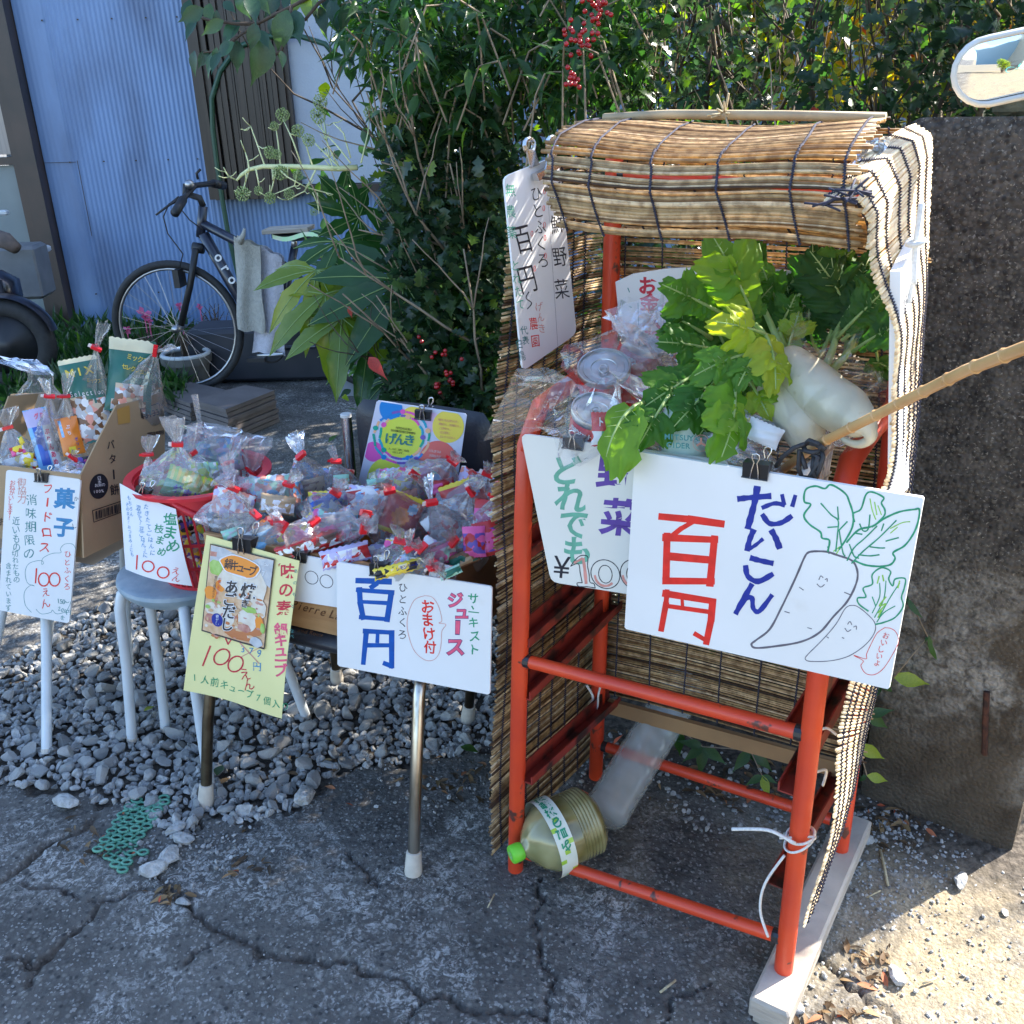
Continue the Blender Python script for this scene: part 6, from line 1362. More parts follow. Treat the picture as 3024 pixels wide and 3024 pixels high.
clip('black binder clip at the top of the sweets sign on the cardboard box', plA, *zq([(275, 130)])[0], 38, 24, 4)

# ---- red basket on the stool ----
bk = thing('red_basket', 'red plastic basket with open grid sides on the round stool', 'basket', (-.70, 1.985, .462)); bc_ = Vector((-.70, 1.985, 0))
M_plred = pm('red_plastic', (.72, .045, .06), (.66, .04, .055), scale=8, rough=.3, transl=.12)
z0b, z1b, r0b, r1b = .462, .70, .108, .142
def rb(t): return r0b + (r1b - r0b) * t
def ring(w, r, h, th=.003): 
    mb = MB(); mb.lathe(bc_ + Vector((0, 0, w)), (0, 0, 1), [(-h / 2, r - th), (-h / 2, r + th), (h / 2, r + th + .001), (h / 2, r - th + .001), (-h / 2, r - th)], 48); return mb
auto_smooth(ring(z1b, r1b + .008, .008, .009).build('rim', M_plred, bk), 40); auto_smooth(ring(z1b - .022, rb(.92), .036, .002).build('rim_band', M_plred, bk), 40)
for w in (z0b + .004, z0b + .058, z0b + .118): auto_smooth(ring(w, rb((w - z0b) / (z1b - z0b)), .007, .0022).build('hoop', M_plred, bk), 40)
for i in range(44):
    a = 2 * math.pi * i / 44; d = Vector((math.cos(a), math.sin(a), 0)); s_ = Vector((-d.y, d.x, 0)); A_ = bc_ + d * r0b + Vector((0, 0, z0b)); B_ = bc_ + d * rb(.86) + Vector((0, 0, z1b - .036))
    MB().box((A_ + B_) / 2, (B_ - A_), s_ * .0042, d * .0035).build('bar', M_plred, bk)
mb = MB(); mb.lathe(bc_ + Vector((0, 0, z0b)), (0, 0, 1), [(0, 0), (0, r0b), (.004, r0b), (.004, 0)], 40); mb.build('base', M_plred, bk)
hp = Pl(bc_ + Vector((.03, -.15, .6)), Vector((-.2, -1, .1)))
zb = zc(300, 1150, 3.22)
hpts = [hp.hit(*p, o_) for p, o_ in zip(zb([(660, 1050), (740, 1110), (850, 1180), (960, 1250), (1060, 1310)]), (0, .004, .0, -.01, -.03))]
mb = MB(); mb.tube(hpts, [.011, .009, .008, .008, .008], 10); mb.build('handle', M_plred, bk, smooth=True)
def at_bk(px, py, dv): return Pl(bc_ + Vector((0, dv, 0)), (0, 1, 0)).hit(px, py, 0)
def bkbag(label, base, neck, top, wpx, dv, flare=14, seed=1, mat=None, **kw):
    b = at_bk(*base, dv); n_ = at_bk(*neck, dv); t = at_bk(*top, dv); sc = (b - CAMP).dot(FWD) / F
    return bag('snack_bag', label, b, n_, t, wpx * sc, flare * sc, seed=seed, mat=mat, group='tied clear bags in the red basket', **kw)
bkbag('tall pointed empty clear bag standing at the back of the red basket', (600, 1380), (590, 1250), (575, 1165), 165, .10, 10, 21, M_filmb, tape=False)
g = bkbag('flat bluish clear bag behind the others in the red basket', (640, 1400), (655, 1290), (660, 1270), 185, .09, 90, 22, M_filmb, tape=False, depth=.03)
c = at_bk(650, 1345, .09); k = (c - CAMP).dot(FWD) / F; packet(g, c, (0, 0, 1), 130 * k, 100 * k, PK('lilac', 'sky', 'mint', 'white'), th=.1, seed=5, stripes=mosaic(2, 4, 4))
g = bkbag('big tied bag with a green striped soybean pack at the front of the red basket', (525, 1475), (524, 1312), (510, 1232), 205, -.055, 30, 23)
c = at_bk(560, 1440, -.06); k = (c - CAMP).dot(FWD) / F
sf = packet(g, c, (0, 0, 1), 150 * k, 95 * k, PK('lime', 'yellow', 'green', 'violet'), seed=5, twist=-30, stripes=lambda u, v: (1 if int(u * 16) % 2 else 0) if v > .55 else (2 if u < .4 else 0), th=.35)
print_on(sf, g, [('枝まめ', .3, .3, .2, .3, 'ink_navy', .2, 0, .05)])
c = at_bk(472, 1440, -.04); packet(g, c, (0, 0, 1), 46 * k, 50 * k, PK('tan', 'lime'), seed=8, stripes=mosaic(8, 4, 2)); c = at_bk(590, 1400, -.03); packet(g, c, (0, 0, 1), 60 * k, 70 * k, PK('mint', 'lime', 'white'), seed=9, stripes=mosaic(9, 8, 3))
g = bkbag('narrow tied bag at the left side of the red basket', (450, 1465), (437, 1342), (448, 1286), 70, -.02, 22, 24); c = at_bk(450, 1410, -.02); packet(g, c, (0, 0, 1), 40 * k, 70 * k, PK('tan', 'salmon', 'white'), seed=3, stripes=mosaic(4, 5, 3))
g = bkbag('tied bag with a slanted red tape right behind the biggest bag in the basket', (600, 1450), (568, 1340), (575, 1250), 160, .02, 22, 25, tang=-25); c = at_bk(610, 1400, .02); packet(g, c, (0, 0, 1), 80 * k, 70 * k, PK('mint', 'white', 'lime'), seed=4, stripes=mosaic(6, 8, 3))
g = bkbag('tied bag at the right of the basket with its neck pulled upward', (665, 1465), (676, 1365), (712, 1290), 110, .03, 24, 26, tang=-30)
g = bkbag('clear bag hanging over the front right rim of the basket', (655, 1400), (680, 1442), (668, 1340), 80, -.09, 20, 27, tang=15)
g = bkbag('clear bag with a stand up top at the right end of the basket', (735, 1480), (742, 1395), (762, 1290), 80, .06, 42, 28, tang=40)
c = at_bk(590, 1600, -.03)
for i, (x, y, cc_) in enumerate([(590, 1520, 'green'), (620, 1560, 'lime'), (570, 1620, 'tan'), (600, 1660, 'lime'), (540, 1560, 'black'), (640, 1500, 'deepgreen')]):
    c = at_bk(x, y, -.02 + .008 * i); o_ = thing('bean_packet', ['green bean packet showing through the upper grid of the red basket', 'lime packet in the middle of the basket seen through the bars', 'tan packet low in the red basket', 'yellow green packet at the bottom of the red basket', 'dark packet in the left middle of the basket', 'dark green packet under the basket rim'][i], 'packet', tuple(c), 'packets inside the red basket')
    packet(o_, c, (0, 0, 1), 70 * k, 60 * k, PK(cc_, 'yellow', 'violet', 'white'), seed=i, twist=i * 30, stripes=mosaic(i, 6, 4))
zs = zc(340, 1400, 3.032)
plS = Pl(Vector((-.745, 1.842, .6)), Vector((-.25, -1, .18)))
def bendS(x, y):
    u = (x - 355) / 215; v = (y - 1430) / 300; return .022 * math.sin(max(0, min(1, u)) * 2.6) - .014 * u + .010 * math.sin(v * 3) * u
sS, kS = sign('beans_sign', 'curling white paper with green and blue handwriting about salted beans on the red basket', plS, zs([(42, 82), (575, 300), (690, 1002), (106, 845)]), .001, M_paper, bend=bendS)
tS = T(kS, zs, 3.032)
tS('塩まめ', 530, 385, 120, 'ink_green', dx=12, dy=120, ang=8, bold=.015); tS('枝まめ', 440, 468, 88, 'ink_green', dx=14, dy=102, ang=8, bold=.012)
tS('たきたてごはんに', 322, 275, 52, 'ink_sea', dx=9, dy=58, ang=6); tS('混ぜて『豆ごはん』に', 245, 290, 52, 'ink_sea', dx=8, dy=46, ang=6)
tS('もちろん', 145, 205, 42, 'ink_sea', dx=10, dy=48, ang=4); tS('そのまま『おつまみ』にも', 125, 265, 38, 'ink_sea', dx=5, dy=40, ang=5)
kS.line(zs([(235, 712), (224, 835)]), 4.5, 'ink_red')
for cx, cy, rx_, ry_ in ((340, 805, 55, 48), (472, 860, 48, 50)): kS.stroke(zs([(cx + rx_ * math.cos(a), cy + ry_ * math.sin(a)) for a in [i * .6283 for i in range(10)]]), 4, 'ink_red', closed=True)
tS('えん', 575, 850, 70, 'ink_red', dx=0, dy=70, ang=20); kS.build(sS)
clip('black binder clip holding the curling beans paper to the red basket rim', plS, *zs([(250, 165)])[0], 42, 28, 22)
# ---------------- chair and wooden crate ----------------
Oc = Vector((-.714, 1.714, 0)); Uc = Vector((.907, -.42, 0)).normalized(); Vc = Vector((.42, .907, 0)).normalized()
def Q(u, v, w): return Oc + Uc * u + Vc * v + Vector((0, 0, w))
chair = thing('office_chair', 'black padded chair with worn chrome legs and white foot tips carrying the wooden crate', 'chair', tuple(Oc))
M_vinyl = pm('black_vinyl', (.022, .022, .028), (.03, .03, .036), scale=14, rough=.42, bump=.12, bscale=220)
M_chrome = pm('worn_chrome', (.55, .5, .42), (.3, .22, .13), scale=28, rough=.28, metal=1, stretch=(1, 1, .25), dirt=(.12, .07, .035), dscale=30, dthr=(.6, .7), contrast=(.45, .7))
M_chromedk = pm('dull_chrome', (.16, .13, .09), (.09, .07, .05), scale=25, rough=.4, metal=1)
def leg(pts, m=M_chrome, nm='leg'):
    auto_smooth(MB().tube(pts, .0125, 14).build(nm, m, chair), 50); f = Vector(pts[-1]); d = (Vector(pts[-2]) - f).normalized()
    t = MB(); t.lathe(f - d * .0, d, [(0, 0), (0, .0175), (.006, .0185), (.05, .0155), (.052, .012)], 18); auto_smooth(t.build('foot_tip', MATS['tip_rubber'], chair), 40)
leg([Q(.52, .2, .425), Q(.525, .12, .415), Q(.535, .085, .38), Q(.54, .04, .2), Q(.542, 0, .0)]); leg([Q(.05, .2, .425), Q(.035, .12, .415), Q(.025, .085, .38), Q(.01, .04, .2), Q(0, 0, 0)], M_chromedk)
leg([Q(.50, .44, .43), Q(.46, .49, .3), Q(.41, .51, 0.0)], M_chromedk, 'rear_leg'); leg([Q(.05, .44, .43), Q(.03, .5, .3), Q(.0, .53, 0)], M_chromedk, 'rear_leg')
mb = MB(); mb.bev(Q(.29, .285, .435), Uc * .50, Vc * .385, Vector((0, 0, .05)), .02); auto_smooth(mb.build('seat', M_vinyl, chair), 50)
for u in (.15, .555):
    auto_smooth(MB().tube([Q(u, .44, .43), Q(u, .475, .55), Q(u - .0, .48, .795)], .0125, 14).build('back_post', M_steel, chair), 50)
    mb = MB(); mb.lathe(Q(u, .48, .793), (0, 0, 1), [(0, .0135), (.006, .0135), (.008, .011), (.008, 0)], 16); mb.build('post_cap', pm('grey_plastic_cap', (.55, .55, .53), rough=.5), chair)
def backfn(u, v):
    # rounded pad, slightly curved
    a = (u - .5) * 2; b = (v - .5) * 2; r = .36; w = .172; h = .125
    ex = math.copysign(min(1, abs(a)) ** 1, a); yy = b * h; lim = 1 - max(0, (abs(b) - .6) / .4) ** 3 * .12
    return a * w * lim, yy
mb = MB()
for sgn in (1, -1):
    def fn(u, v, sgn=sgn):
        x, y = backfn(u, v); e = (1 - abs(2 * u - 1) ** 6) * (1 - abs(2 * v - 1) ** 6); return Q(.353 + x, .475 - sgn * .022 * e ** .5 + .02 * (1 - (x / .17) ** 2), .715 + y)
    mb.grid(fn if sgn > 0 else (lambda u, v, f=fn: f(1 - u, v)), 18, 14)
auto_smooth(mb.build('backrest', M_vinyl, chair, smooth=True), 70)
crate = thing('wooden_crate', 'low pine wine crate with black script lettering standing on the chair seat', 'crate', tuple(Q(.3, .1, .465)))
M_pine = pm('pine_board', (.50, .28, .12), (.36, .18, .07), scale=5, rough=.5, stretch=(1, 1, 9), bump=.08, bscale=60, contrast=(.3, .7))
M_pine2 = pm('dark_stained_board', (.16, .075, .035), (.11, .05, .025), scale=5, rough=.5, stretch=(1, 1, 8), bump=.08, bscale=60)
u0, u1, v0, v1, w0, w1 = .03, .605, .10, .44, .463, .642
mb = MB(); mb.bev(Q((u0 + u1) / 2, v0 + .006, (w0 + w1) / 2), Uc * (u1 - u0), Vc * .012, Vector((0, 0, w1 - w0)), .002); mb.build('front_board', M_pine, crate)
mb = MB(); mb.bev(Q((u0 + u1) / 2, v1 - .006, (w0 + w1) / 2), Uc * (u1 - u0), Vc * .012, Vector((0, 0, w1 - w0)), .002); mb.build('rear_board', M_pine, crate)
for u in (u0 + .007, u1 - .007):
    mb = MB(); mb.bev(Q(u, (v0 + v1) / 2, (w0 + w1) / 2 - .001), Uc * .014, Vc * (v1 - v0 - .028), Vector((0, 0, w1 - w0)), .002); mb.build('end_board', M_pine2, crate)
mb = MB(); mb.box(Q((u0 + u1) / 2, (v0 + v1) / 2, w0 + .006), Uc * (u1 - u0 - .03), Vc * (v1 - v0 - .03), Vector((0, 0, .01))); mb.build('base_board', M_pine, crate)
plC = Pl(Q(0, v0 - .0, 0), Vc); kc = Ink(plC)
kc.text('Pierre Lat', 862, 1778, 34, 'ink_brown', dx=17, dy=5, ang=10, jit=0, shear=.25) if 'ink_brown' in MATS else None
ink('ink_brown', (.12, .05, .02)); kc.text('Pierre Lar', 872, 1783, 34, 'ink_brown', dx=17, dy=4.5, ang=12, jit=0, shear=.25); kc.text('and Roux', 885, 1860, 18, 'ink_brown', dx=10, dy=2, ang=10, jit=0, shear=.25); kc.build(crate)
# signs along the crate
def onC(v, w=.6, tilt=-.03): return Pl(Q(0, v, w), Vc + Vector((0, 0, tilt)))
plY = onC(.076, .64, -.10); zy = zc(550, 1580, 1.986)
def bendY(x, y): v = (y - 1600) / 500; return .012 * math.sin(v * 2.2) - .007 * math.sin((x - 560) / 300 * 5) * v
sY, kY = sign('hotpot_sign', 'pale yellow paper with a stapled food packet print, red price and green lettering', plY, zy([(118, 0), (672, 148), (590, 1054), (8, 896)]), .001, M_yellow, bend=bendY)
tY = T(kY, zy, 1.986)
tY('味の素', 610, 205, 92, 'ink_crimson', dx=-8, dy=105, bold=.02, jit=.5); tY('鍋キューブ', 580, 540, 82, 'ink_rose', dx=2, dy=58, bold=.03, jit=.5)
tY('あのもと', 655, 205, 26, 'ink_teal', dx=-2, dy=66); tY('なべ', 645, 545, 26, 'ink_teal', dy=32)
kY.line(zy([(158, 642), (115, 755)]), 4.5, 'ink_crimson')
for cx, cy in ((225, 705), (308, 745)): kY.stroke(zy([(cx + 45 * math.cos(a) + 12 * math.sin(-a), cy + 46 * math.sin(a)) for a in [i * .6283 for i in range(10)]]), 4.5, 'ink_crimson', closed=True)
tY('えん', 365, 800, 78, 'ink_crimson', dx=25, dy=62, ang=-12); tY('379', 352, 655, 60, 'ink_sea', dx=52, dy=9); tY('円', 442, 752, 56, 'ink_sea'); kY.line(zy([(335, 620), (455, 735)]), 3, 'ink_palered'); kY.line(zy([(465, 640), (345, 700)]), 2.4, 'ink_palered')
kY.line(zy([(240, 580), (262, 630), (290, 590)]), 4, 'ink_crimson')
tY('1人前キューブ7個入り', 72, 822, 56, 'ink_green', dx=54, dy=16, ang=8, sx=.9)
kY.build(sY)
plY2 = onC(.074, .64, -.10); kp_ = Ink(plY2, bend=lambda x, y: bendY(x, y) + .0015)
pk = sum([], [])
outer = zy([(150, 52), (525, 138), (486, 645), (340, 612), (115, 548)])
pm('print_black', (.05, .045, .05), rough=.25); pm('print_broth', (.62, .38, .2), (.75, .52, .34), scale=60, rough=.25); pm('print_bowl', (.55, .2, .08), rough=.25); pm('print_cream', (.78, .72, .62), (.7, .6, .48), scale=50, rough=.25); pm('print_veg', (.3, .5, .1), (.45, .62, .2), scale=70, rough=.25); pm('print_carrot', (.85, .3, .05), rough=.25); pm('print_sky', (.45, .47, .5), (.6, .6, .6), scale=60, rough=.25); pm('print_meat', (.45, .16, .12), (.62, .35, .28), scale=70, rough=.25)
def F_(pts, col, o): kp_.fill(zy(pts)[::-1] if False else zy(pts), col, o)
F_([(146, 48), (530, 136), (490, 652), (338, 618), (110, 550)], 'print_black', .0000)
F_([(150, 54), (524, 142), (486, 640), (340, 608), (117, 544)], 'print_broth', .0002)
F_([(152, 56), (420, 118), (524, 144), (512, 300), (440, 250), (300, 180), (148, 150)], 'print_sky', .0003)
F_([(150, 90), (240, 105), (240, 130), (150, 118)], 'print_meat', .0004)
def disc(cx, cy, rx, ry, col, o, n=22, wob=.08, a0=0):
    kp_.fill(zy([(cx + rx * math.cos(a) * (1 + wob * math.sin(a * 5 + cx)), cy + ry * math.sin(a) * (1 + wob * math.cos(a * 4 + cy)) + .22 * rx * math.cos(a)) for a in [i * 2 * math.pi / n for i in range(n)]]), col, o)
o_ = .0005
for (cx, cy, rx, ry, col) in [(185, 185, 38, 45, 'print_veg'), (320, 270, 120, 90, 'print_cream'), (160, 330, 35, 40, 'print_carrot'), (215, 290, 30, 32, 'print_carrot'), (165, 420, 35, 35, 'print_cream'), (170, 480, 40, 30, 'print_meat'), (430, 300, 60, 90, 'print_cream'), (450, 420, 45, 60, 'print_cream'), (240, 470, 60, 60, 'print_cream'), (330, 570, 120, 30, 'print_bowl'), (400, 500, 85, 75, 'print_bowl'), (385, 485, 62, 60, 'print_cream'), (455, 500, 24, 38, 'print_carrot'), (395, 425, 45, 18, 'print_veg'), (478, 530, 14, 30, 'print_veg'), (365, 530, 40, 25, 'print_meat'), (440, 610, 40, 28, 'print_sky')]:
    disc(cx, cy, rx, ry, col, o_); o_ += .00006
for k in range(60):
    disc(random.uniform(130, 470), random.uniform(330, 590), random.uniform(5, 20), random.uniform(4, 12), random.choice(['print_cream', 'print_broth', 'print_meat', 'print_bowl', 'print_cream', 'print_veg']), o_ - .0003 * random.random(), 8)
disc(330, 178, 122, 62, 'ink_white', .0018, 30, .06); disc(330, 178, 114, 56, 'print_carrot', .0019, 30, .06)
kp_.lv = 0
P0 = Ink(plY2, bend=lambda x, y: bendY(x, y) + .0036); tP = T(P0, zy, 1.986)
pw_ = Ink(plY2, bend=lambda x, y: bendY(x, y) + .0033); tW = T(pw_, zy, 1.986)
for tt, bd, cl in ((tW, .06, 'ink_white'), (tP, .02, 'print_black')):
    tt('鍋キューブ', 262, 162, 62, cl, dx=37, dy=10, ang=10, bold=bd, jit=0, sx=.85); tt('あごだし', 285, 295, 84, cl, dx=-6, dy=72, ang=6, bold=bd, jit=0); tt('焼', 385, 318, 96, cl, ang=8, bold=bd, jit=0); tt('き', 368, 388, 52, cl, ang=8, bold=bd, jit=0)
tP('豊かな醤油のコク', 190, 240, 17, 'print_black', dx=-2, dy=16, jit=0); tP('力強い焼きあごの香りと', 212, 250, 17, 'ink_crimson', dx=-2, dy=16, jit=0); tP('7', 472, 215, 40, 'ink_white', jit=0); tP('鍋つゆ', 465, 160, 20, 'ink_white', dx=14, dy=3, jit=0)
disc(204, 486, 33, 38, 'ink_navy', .0022, 20, 0); tP('寄せ鍋', 204, 465, 20, 'ink_white', dy=19, jit=0)
kp_.build(sY, 'packet_print'); pw_.build(sY, 'packet_print'); P0.build(sY, 'packet_print')
clip('large black binder clip on the yellow paper and crate edge', plY, *zy([(340, 62)])[0], 56, 46, 8, handle=1.2)
plN = onC(.088, .64, -.0); sN, kN = sign('blank_price_sign', 'white card with only two zeros showing between the yellow paper and the juice sign', plN, rnd([(836, 1628), (1060, 1670), (1060, 1803), (836, 1768)], 6), .003, M_board)
for cx, cy in ((921, 1705), (965, 1716)): kN.stroke([(cx + 19 * math.cos(a), cy + 19 * math.sin(a) + 3 * math.cos(a)) for a in [i * .6283 for i in range(10)]], 2, 'ink_black', closed=True)
kN.build(sN); clip('small black binder clip on the card with two zeros', plN, 889, 1642, 42, 28, 8)
plW = onC(.078, .62, -.05); zw = zc(980, 1620, 2.184)
sW, kW = sign('juice_sign', 'white card with thick blue price and pink and green juice lettering on the crate front', plW, rnd(zw([(32, 85), (1034, 245), (1020, 942), (38, 755)]), 5, 1), .004, M_board)
def LW(pts, w, col='ink_sea'): kW.line(zw(pts), w, col)
ink('ink_marker', (.0, .09, .42))
for pts, w in (([(165, 205), (378, 212)], 17), ([(290, 225), (255, 250)], 13), ([(180, 258), (185, 350), (205, 448)], 16), ([(165, 265), (398, 282)], 12), ([(386, 280), (358, 462)], 15), ([(205, 342), (360, 350)], 12), ([(185, 440), (368, 455)], 13), ([(225, 530), (205, 738)], 15), ([(210, 530), (390, 540)], 13), ([(388, 535), (388, 760)], 16), ([(390, 757), (340, 738)], 14), ([(298, 540), (295, 600)], 11), ([(225, 622), (380, 622)], 12)): LW(pts, w, 'ink_marker')
tW_ = T(kW, zw, 2.184)
tW_('ひとふくろ', 462, 250, 66, 'ink_black', dx=-2, dy=75, sx=.95); tW_('おまけ付', 620, 370, 90, 'ink_red', dx=5, dy=88, bold=.02, sx=.95); tW_('サ', 918, 318, 78, 'ink_green', bold=.015); LW([(905, 370), (915, 388)], 4, 'ink_green'); LW([(885, 405), (950, 412)], 3, 'ink_green'); tW_('キスト', 915, 475, 76, 'ink_green', dx=6, dy=86, bold=.012)
for b_, c_ in ((.058, 'ink_violet_edge'), (.03, 'ink_rose')):
    if c_ not in MATS: ink(c_, (.1, .03, .2))
    tW_('ジュ', 800, 330, 105, c_, dx=40, dy=76, bold=b_, jit=0); tW_('ス', 798, 630, 125, c_, bold=b_, jit=0)
LW([(815, 468), (812, 545)], 15, 'ink_violet_edge'); LW([(815, 472), (812, 541)], 12, 'ink_rose')
kW.stroke(zw([(600, 302), (535, 330), (495, 420), (490, 520), (530, 650), (600, 715), (660, 715), (695, 670), (708, 600), (712, 530), (738, 488), (692, 478), (712, 460), (690, 370), (650, 312), (600, 302)]), 1.6, 'ink_palered'); kW.build(sW)
clip('black binder clip with two tall wire handles on the juice sign', plW, *zw([(305, 132)])[0], 48, 34, 4, handle=1.3)
# laminated flyer on the backrest
plF_ = Pl(Q(0, .43, .72), Vc + Vector((0, 0, .28))); zfl = zc(1000, 1100, 3.22)
sF_, kF_ = sign('flyer', 'colourful laminated flyer with circles and a ring of linked arms clipped to the chair back', plF_, rnd(zfl([(365, 262), (1222, 392), (1120, 1100), (175, 1100)]), 5, 1), .0015, pm('flyer_base', (.62, .68, .85), rough=.25, coat=.5))
for nm, c in (('fl_blue', (.02, .25, .7)), ('fl_lime', (.68, .78, .1)), ('fl_yellow', (.85, .72, .12)), ('fl_red', (.78, .18, .16)), ('fl_magenta', (.75, .12, .5)), ('fl_lilac', (.68, .5, .75)), ('fl_teal', (.02, .4, .3)), ('fl_peach', (.85, .5, .3)), ('fl_purple', (.2, .12, .5)), ('fl_cyan', (.03, .4, .6))): pm(nm, c, rough=.3, coat=.4)
def dF_(cx, cy, rx, ry, col, o, clipx=None, n=40):
    pts = [(cx + rx * math.cos(a), cy + ry * math.sin(a)) for a in [i * 2 * math.pi / n for i in range(n)]]
    # keep inside the sheet
    q = []
    for (x, y) in pts:
        y = max(y, 264 + (x - 365) * .152 + 6); y = min(y, 1096); xl = 365 - (y - 262) * .227 + 8; xr = 1222 - (y - 392) * .144 - 8; q.append((min(max(x, xl), xr), y))
    kF_.fill(zfl(q), col, o)
dF_(500, 340, 110, 120, 'fl_blue', .0001); dF_(720, 380, 100, 60, 'fl_yellow', .00015); dF_(335, 750, 95, 95, 'fl_magenta', .0002); dF_(900, 470, 90, 90, 'fl_lilac', .00025); dF_(450, 1010, 175, 200, 'fl_lime', .0003); dF_(600, 610, 210, 205, 'fl_lime', .0004); dF_(1045, 510, 150, 155, 'fl_yellow', .0005); dF_(945, 835, 180, 190, 'fl_red', .0006)
cols = ['fl_teal', 'fl_peach', 'fl_blue', 'fl_purple', 'fl_magenta', 'fl_cyan']
for ring_, (rx, ry, w_) in enumerate([(205, 205, 7), (262, 245, 7)]):
    for i in range(12):
        a0 = i * .5236 + ring_ * .2; kF_.stroke(zfl([(600 + rx * math.cos(a0 + t) + 6 * math.sin(t * 9), 612 + ry * math.sin(a0 + t)) for t in (0, .15, .3, .44)]), w_, cols[(i + ring_) % 6], off=.0008)
    for i in range(5): a = i * 1.2566 + ring_; x, y = 600 + rx * math.cos(a), 612 + ry * math.sin(a); kF_.fill(zfl([(x + 26 * math.cos(b), y + 24 * math.sin(b)) for b in [j * .5236 for j in range(12)]]), ['fl_purple', 'fl_blue', 'fl_teal', 'fl_magenta', 'fl_peach'][i], .001)
kF2 = Ink(plF_, bend=lambda x, y: .0022); tF = T(kF2, zfl, 3.22)
tF('げんき', 505, 620, 115, 'ink_teal', dx=88, dy=8, ang=6, jit=0, bold=.025); tF('合同会社未来は', 560, 518, 26, 'ink_black', dx=22, dy=3, ang=6, jit=0); tF('就労継続支援Ｂ型事業所', 515, 542, 26, 'ink_black', dx=21, dy=3, ang=6, jit=0); tF('人、もの、自然、地域を', 490, 715, 22, 'ink_black', dx=18, dy=2.5, ang=6, jit=0); tF('大切にします。', 525, 748, 22, 'ink_black', dx=16, dy=2, ang=6, jit=0)
for i, l in enumerate(['障がいをお持ちの方、', '親御さん、支援員さん、', 'ご近所さん、', 'ぜひ見学に', 'おいでください。']): tF(l, 965 + i * 4, 440 + i * 40, 26, 'ink_palered', dx=20, dy=2.5, ang=6, jit=0)
for i, l in enumerate(['げんきでは', '元気な人が', '仕事をしています', '楽しく働き', 'たい人を', 'ます。']): tF(l, 880, 735 + i * 45, 28, 'ink_white', dx=22, dy=3, ang=6, jit=0)
kF_.build(sF_); kF2.build(sF_); clip('binder clip with brown body holding the laminated flyer to the chair back', plF_, 1252, 1222, 48, 26, 6, handle=1.4)

# ---- bags heaped in the crate ----
def crbag(label, base, neck, top, wpx, zb=.62, zn=.70, flare=18, seed=1, mat=None, **kw):
    zb += .015; zn += .02; b = Z(*base, zb); n_ = Z(*neck, zn); b = n_ + (b - n_) * 1.25; b.z = max(b.z, .585); t = Z(*top, zn + .035); sc = (n_ - CAMP).dot(FWD) / F
    return bag('snack_bag', label, b, n_, t, wpx * 1.22 * sc, flare * sc, seed=seed, mat=mat, group='tied snack bags heaped in the wooden crate', **kw), sc
def cp(g, px, py, z_, wpx, hpx, mats, tw=0, seed=1, st=None, th=.25, face=None):
    c = Z(px, py, z_); k = (c - CAMP).dot(FWD) / F; return packet(g, c, (0, 0, 1), wpx * k, hpx * k, mats, seed=seed, twist=tw, stripes=st, th=th, face=face)
red_orange = lambda s_: (lambda u, v: (1 if (u - .5) ** 2 + (v - .45) ** 2 < .05 else (2 if (u - .75) ** 2 + (v - .7) ** 2 < .015 else (3 if v < .12 or v > .9 else 0))))
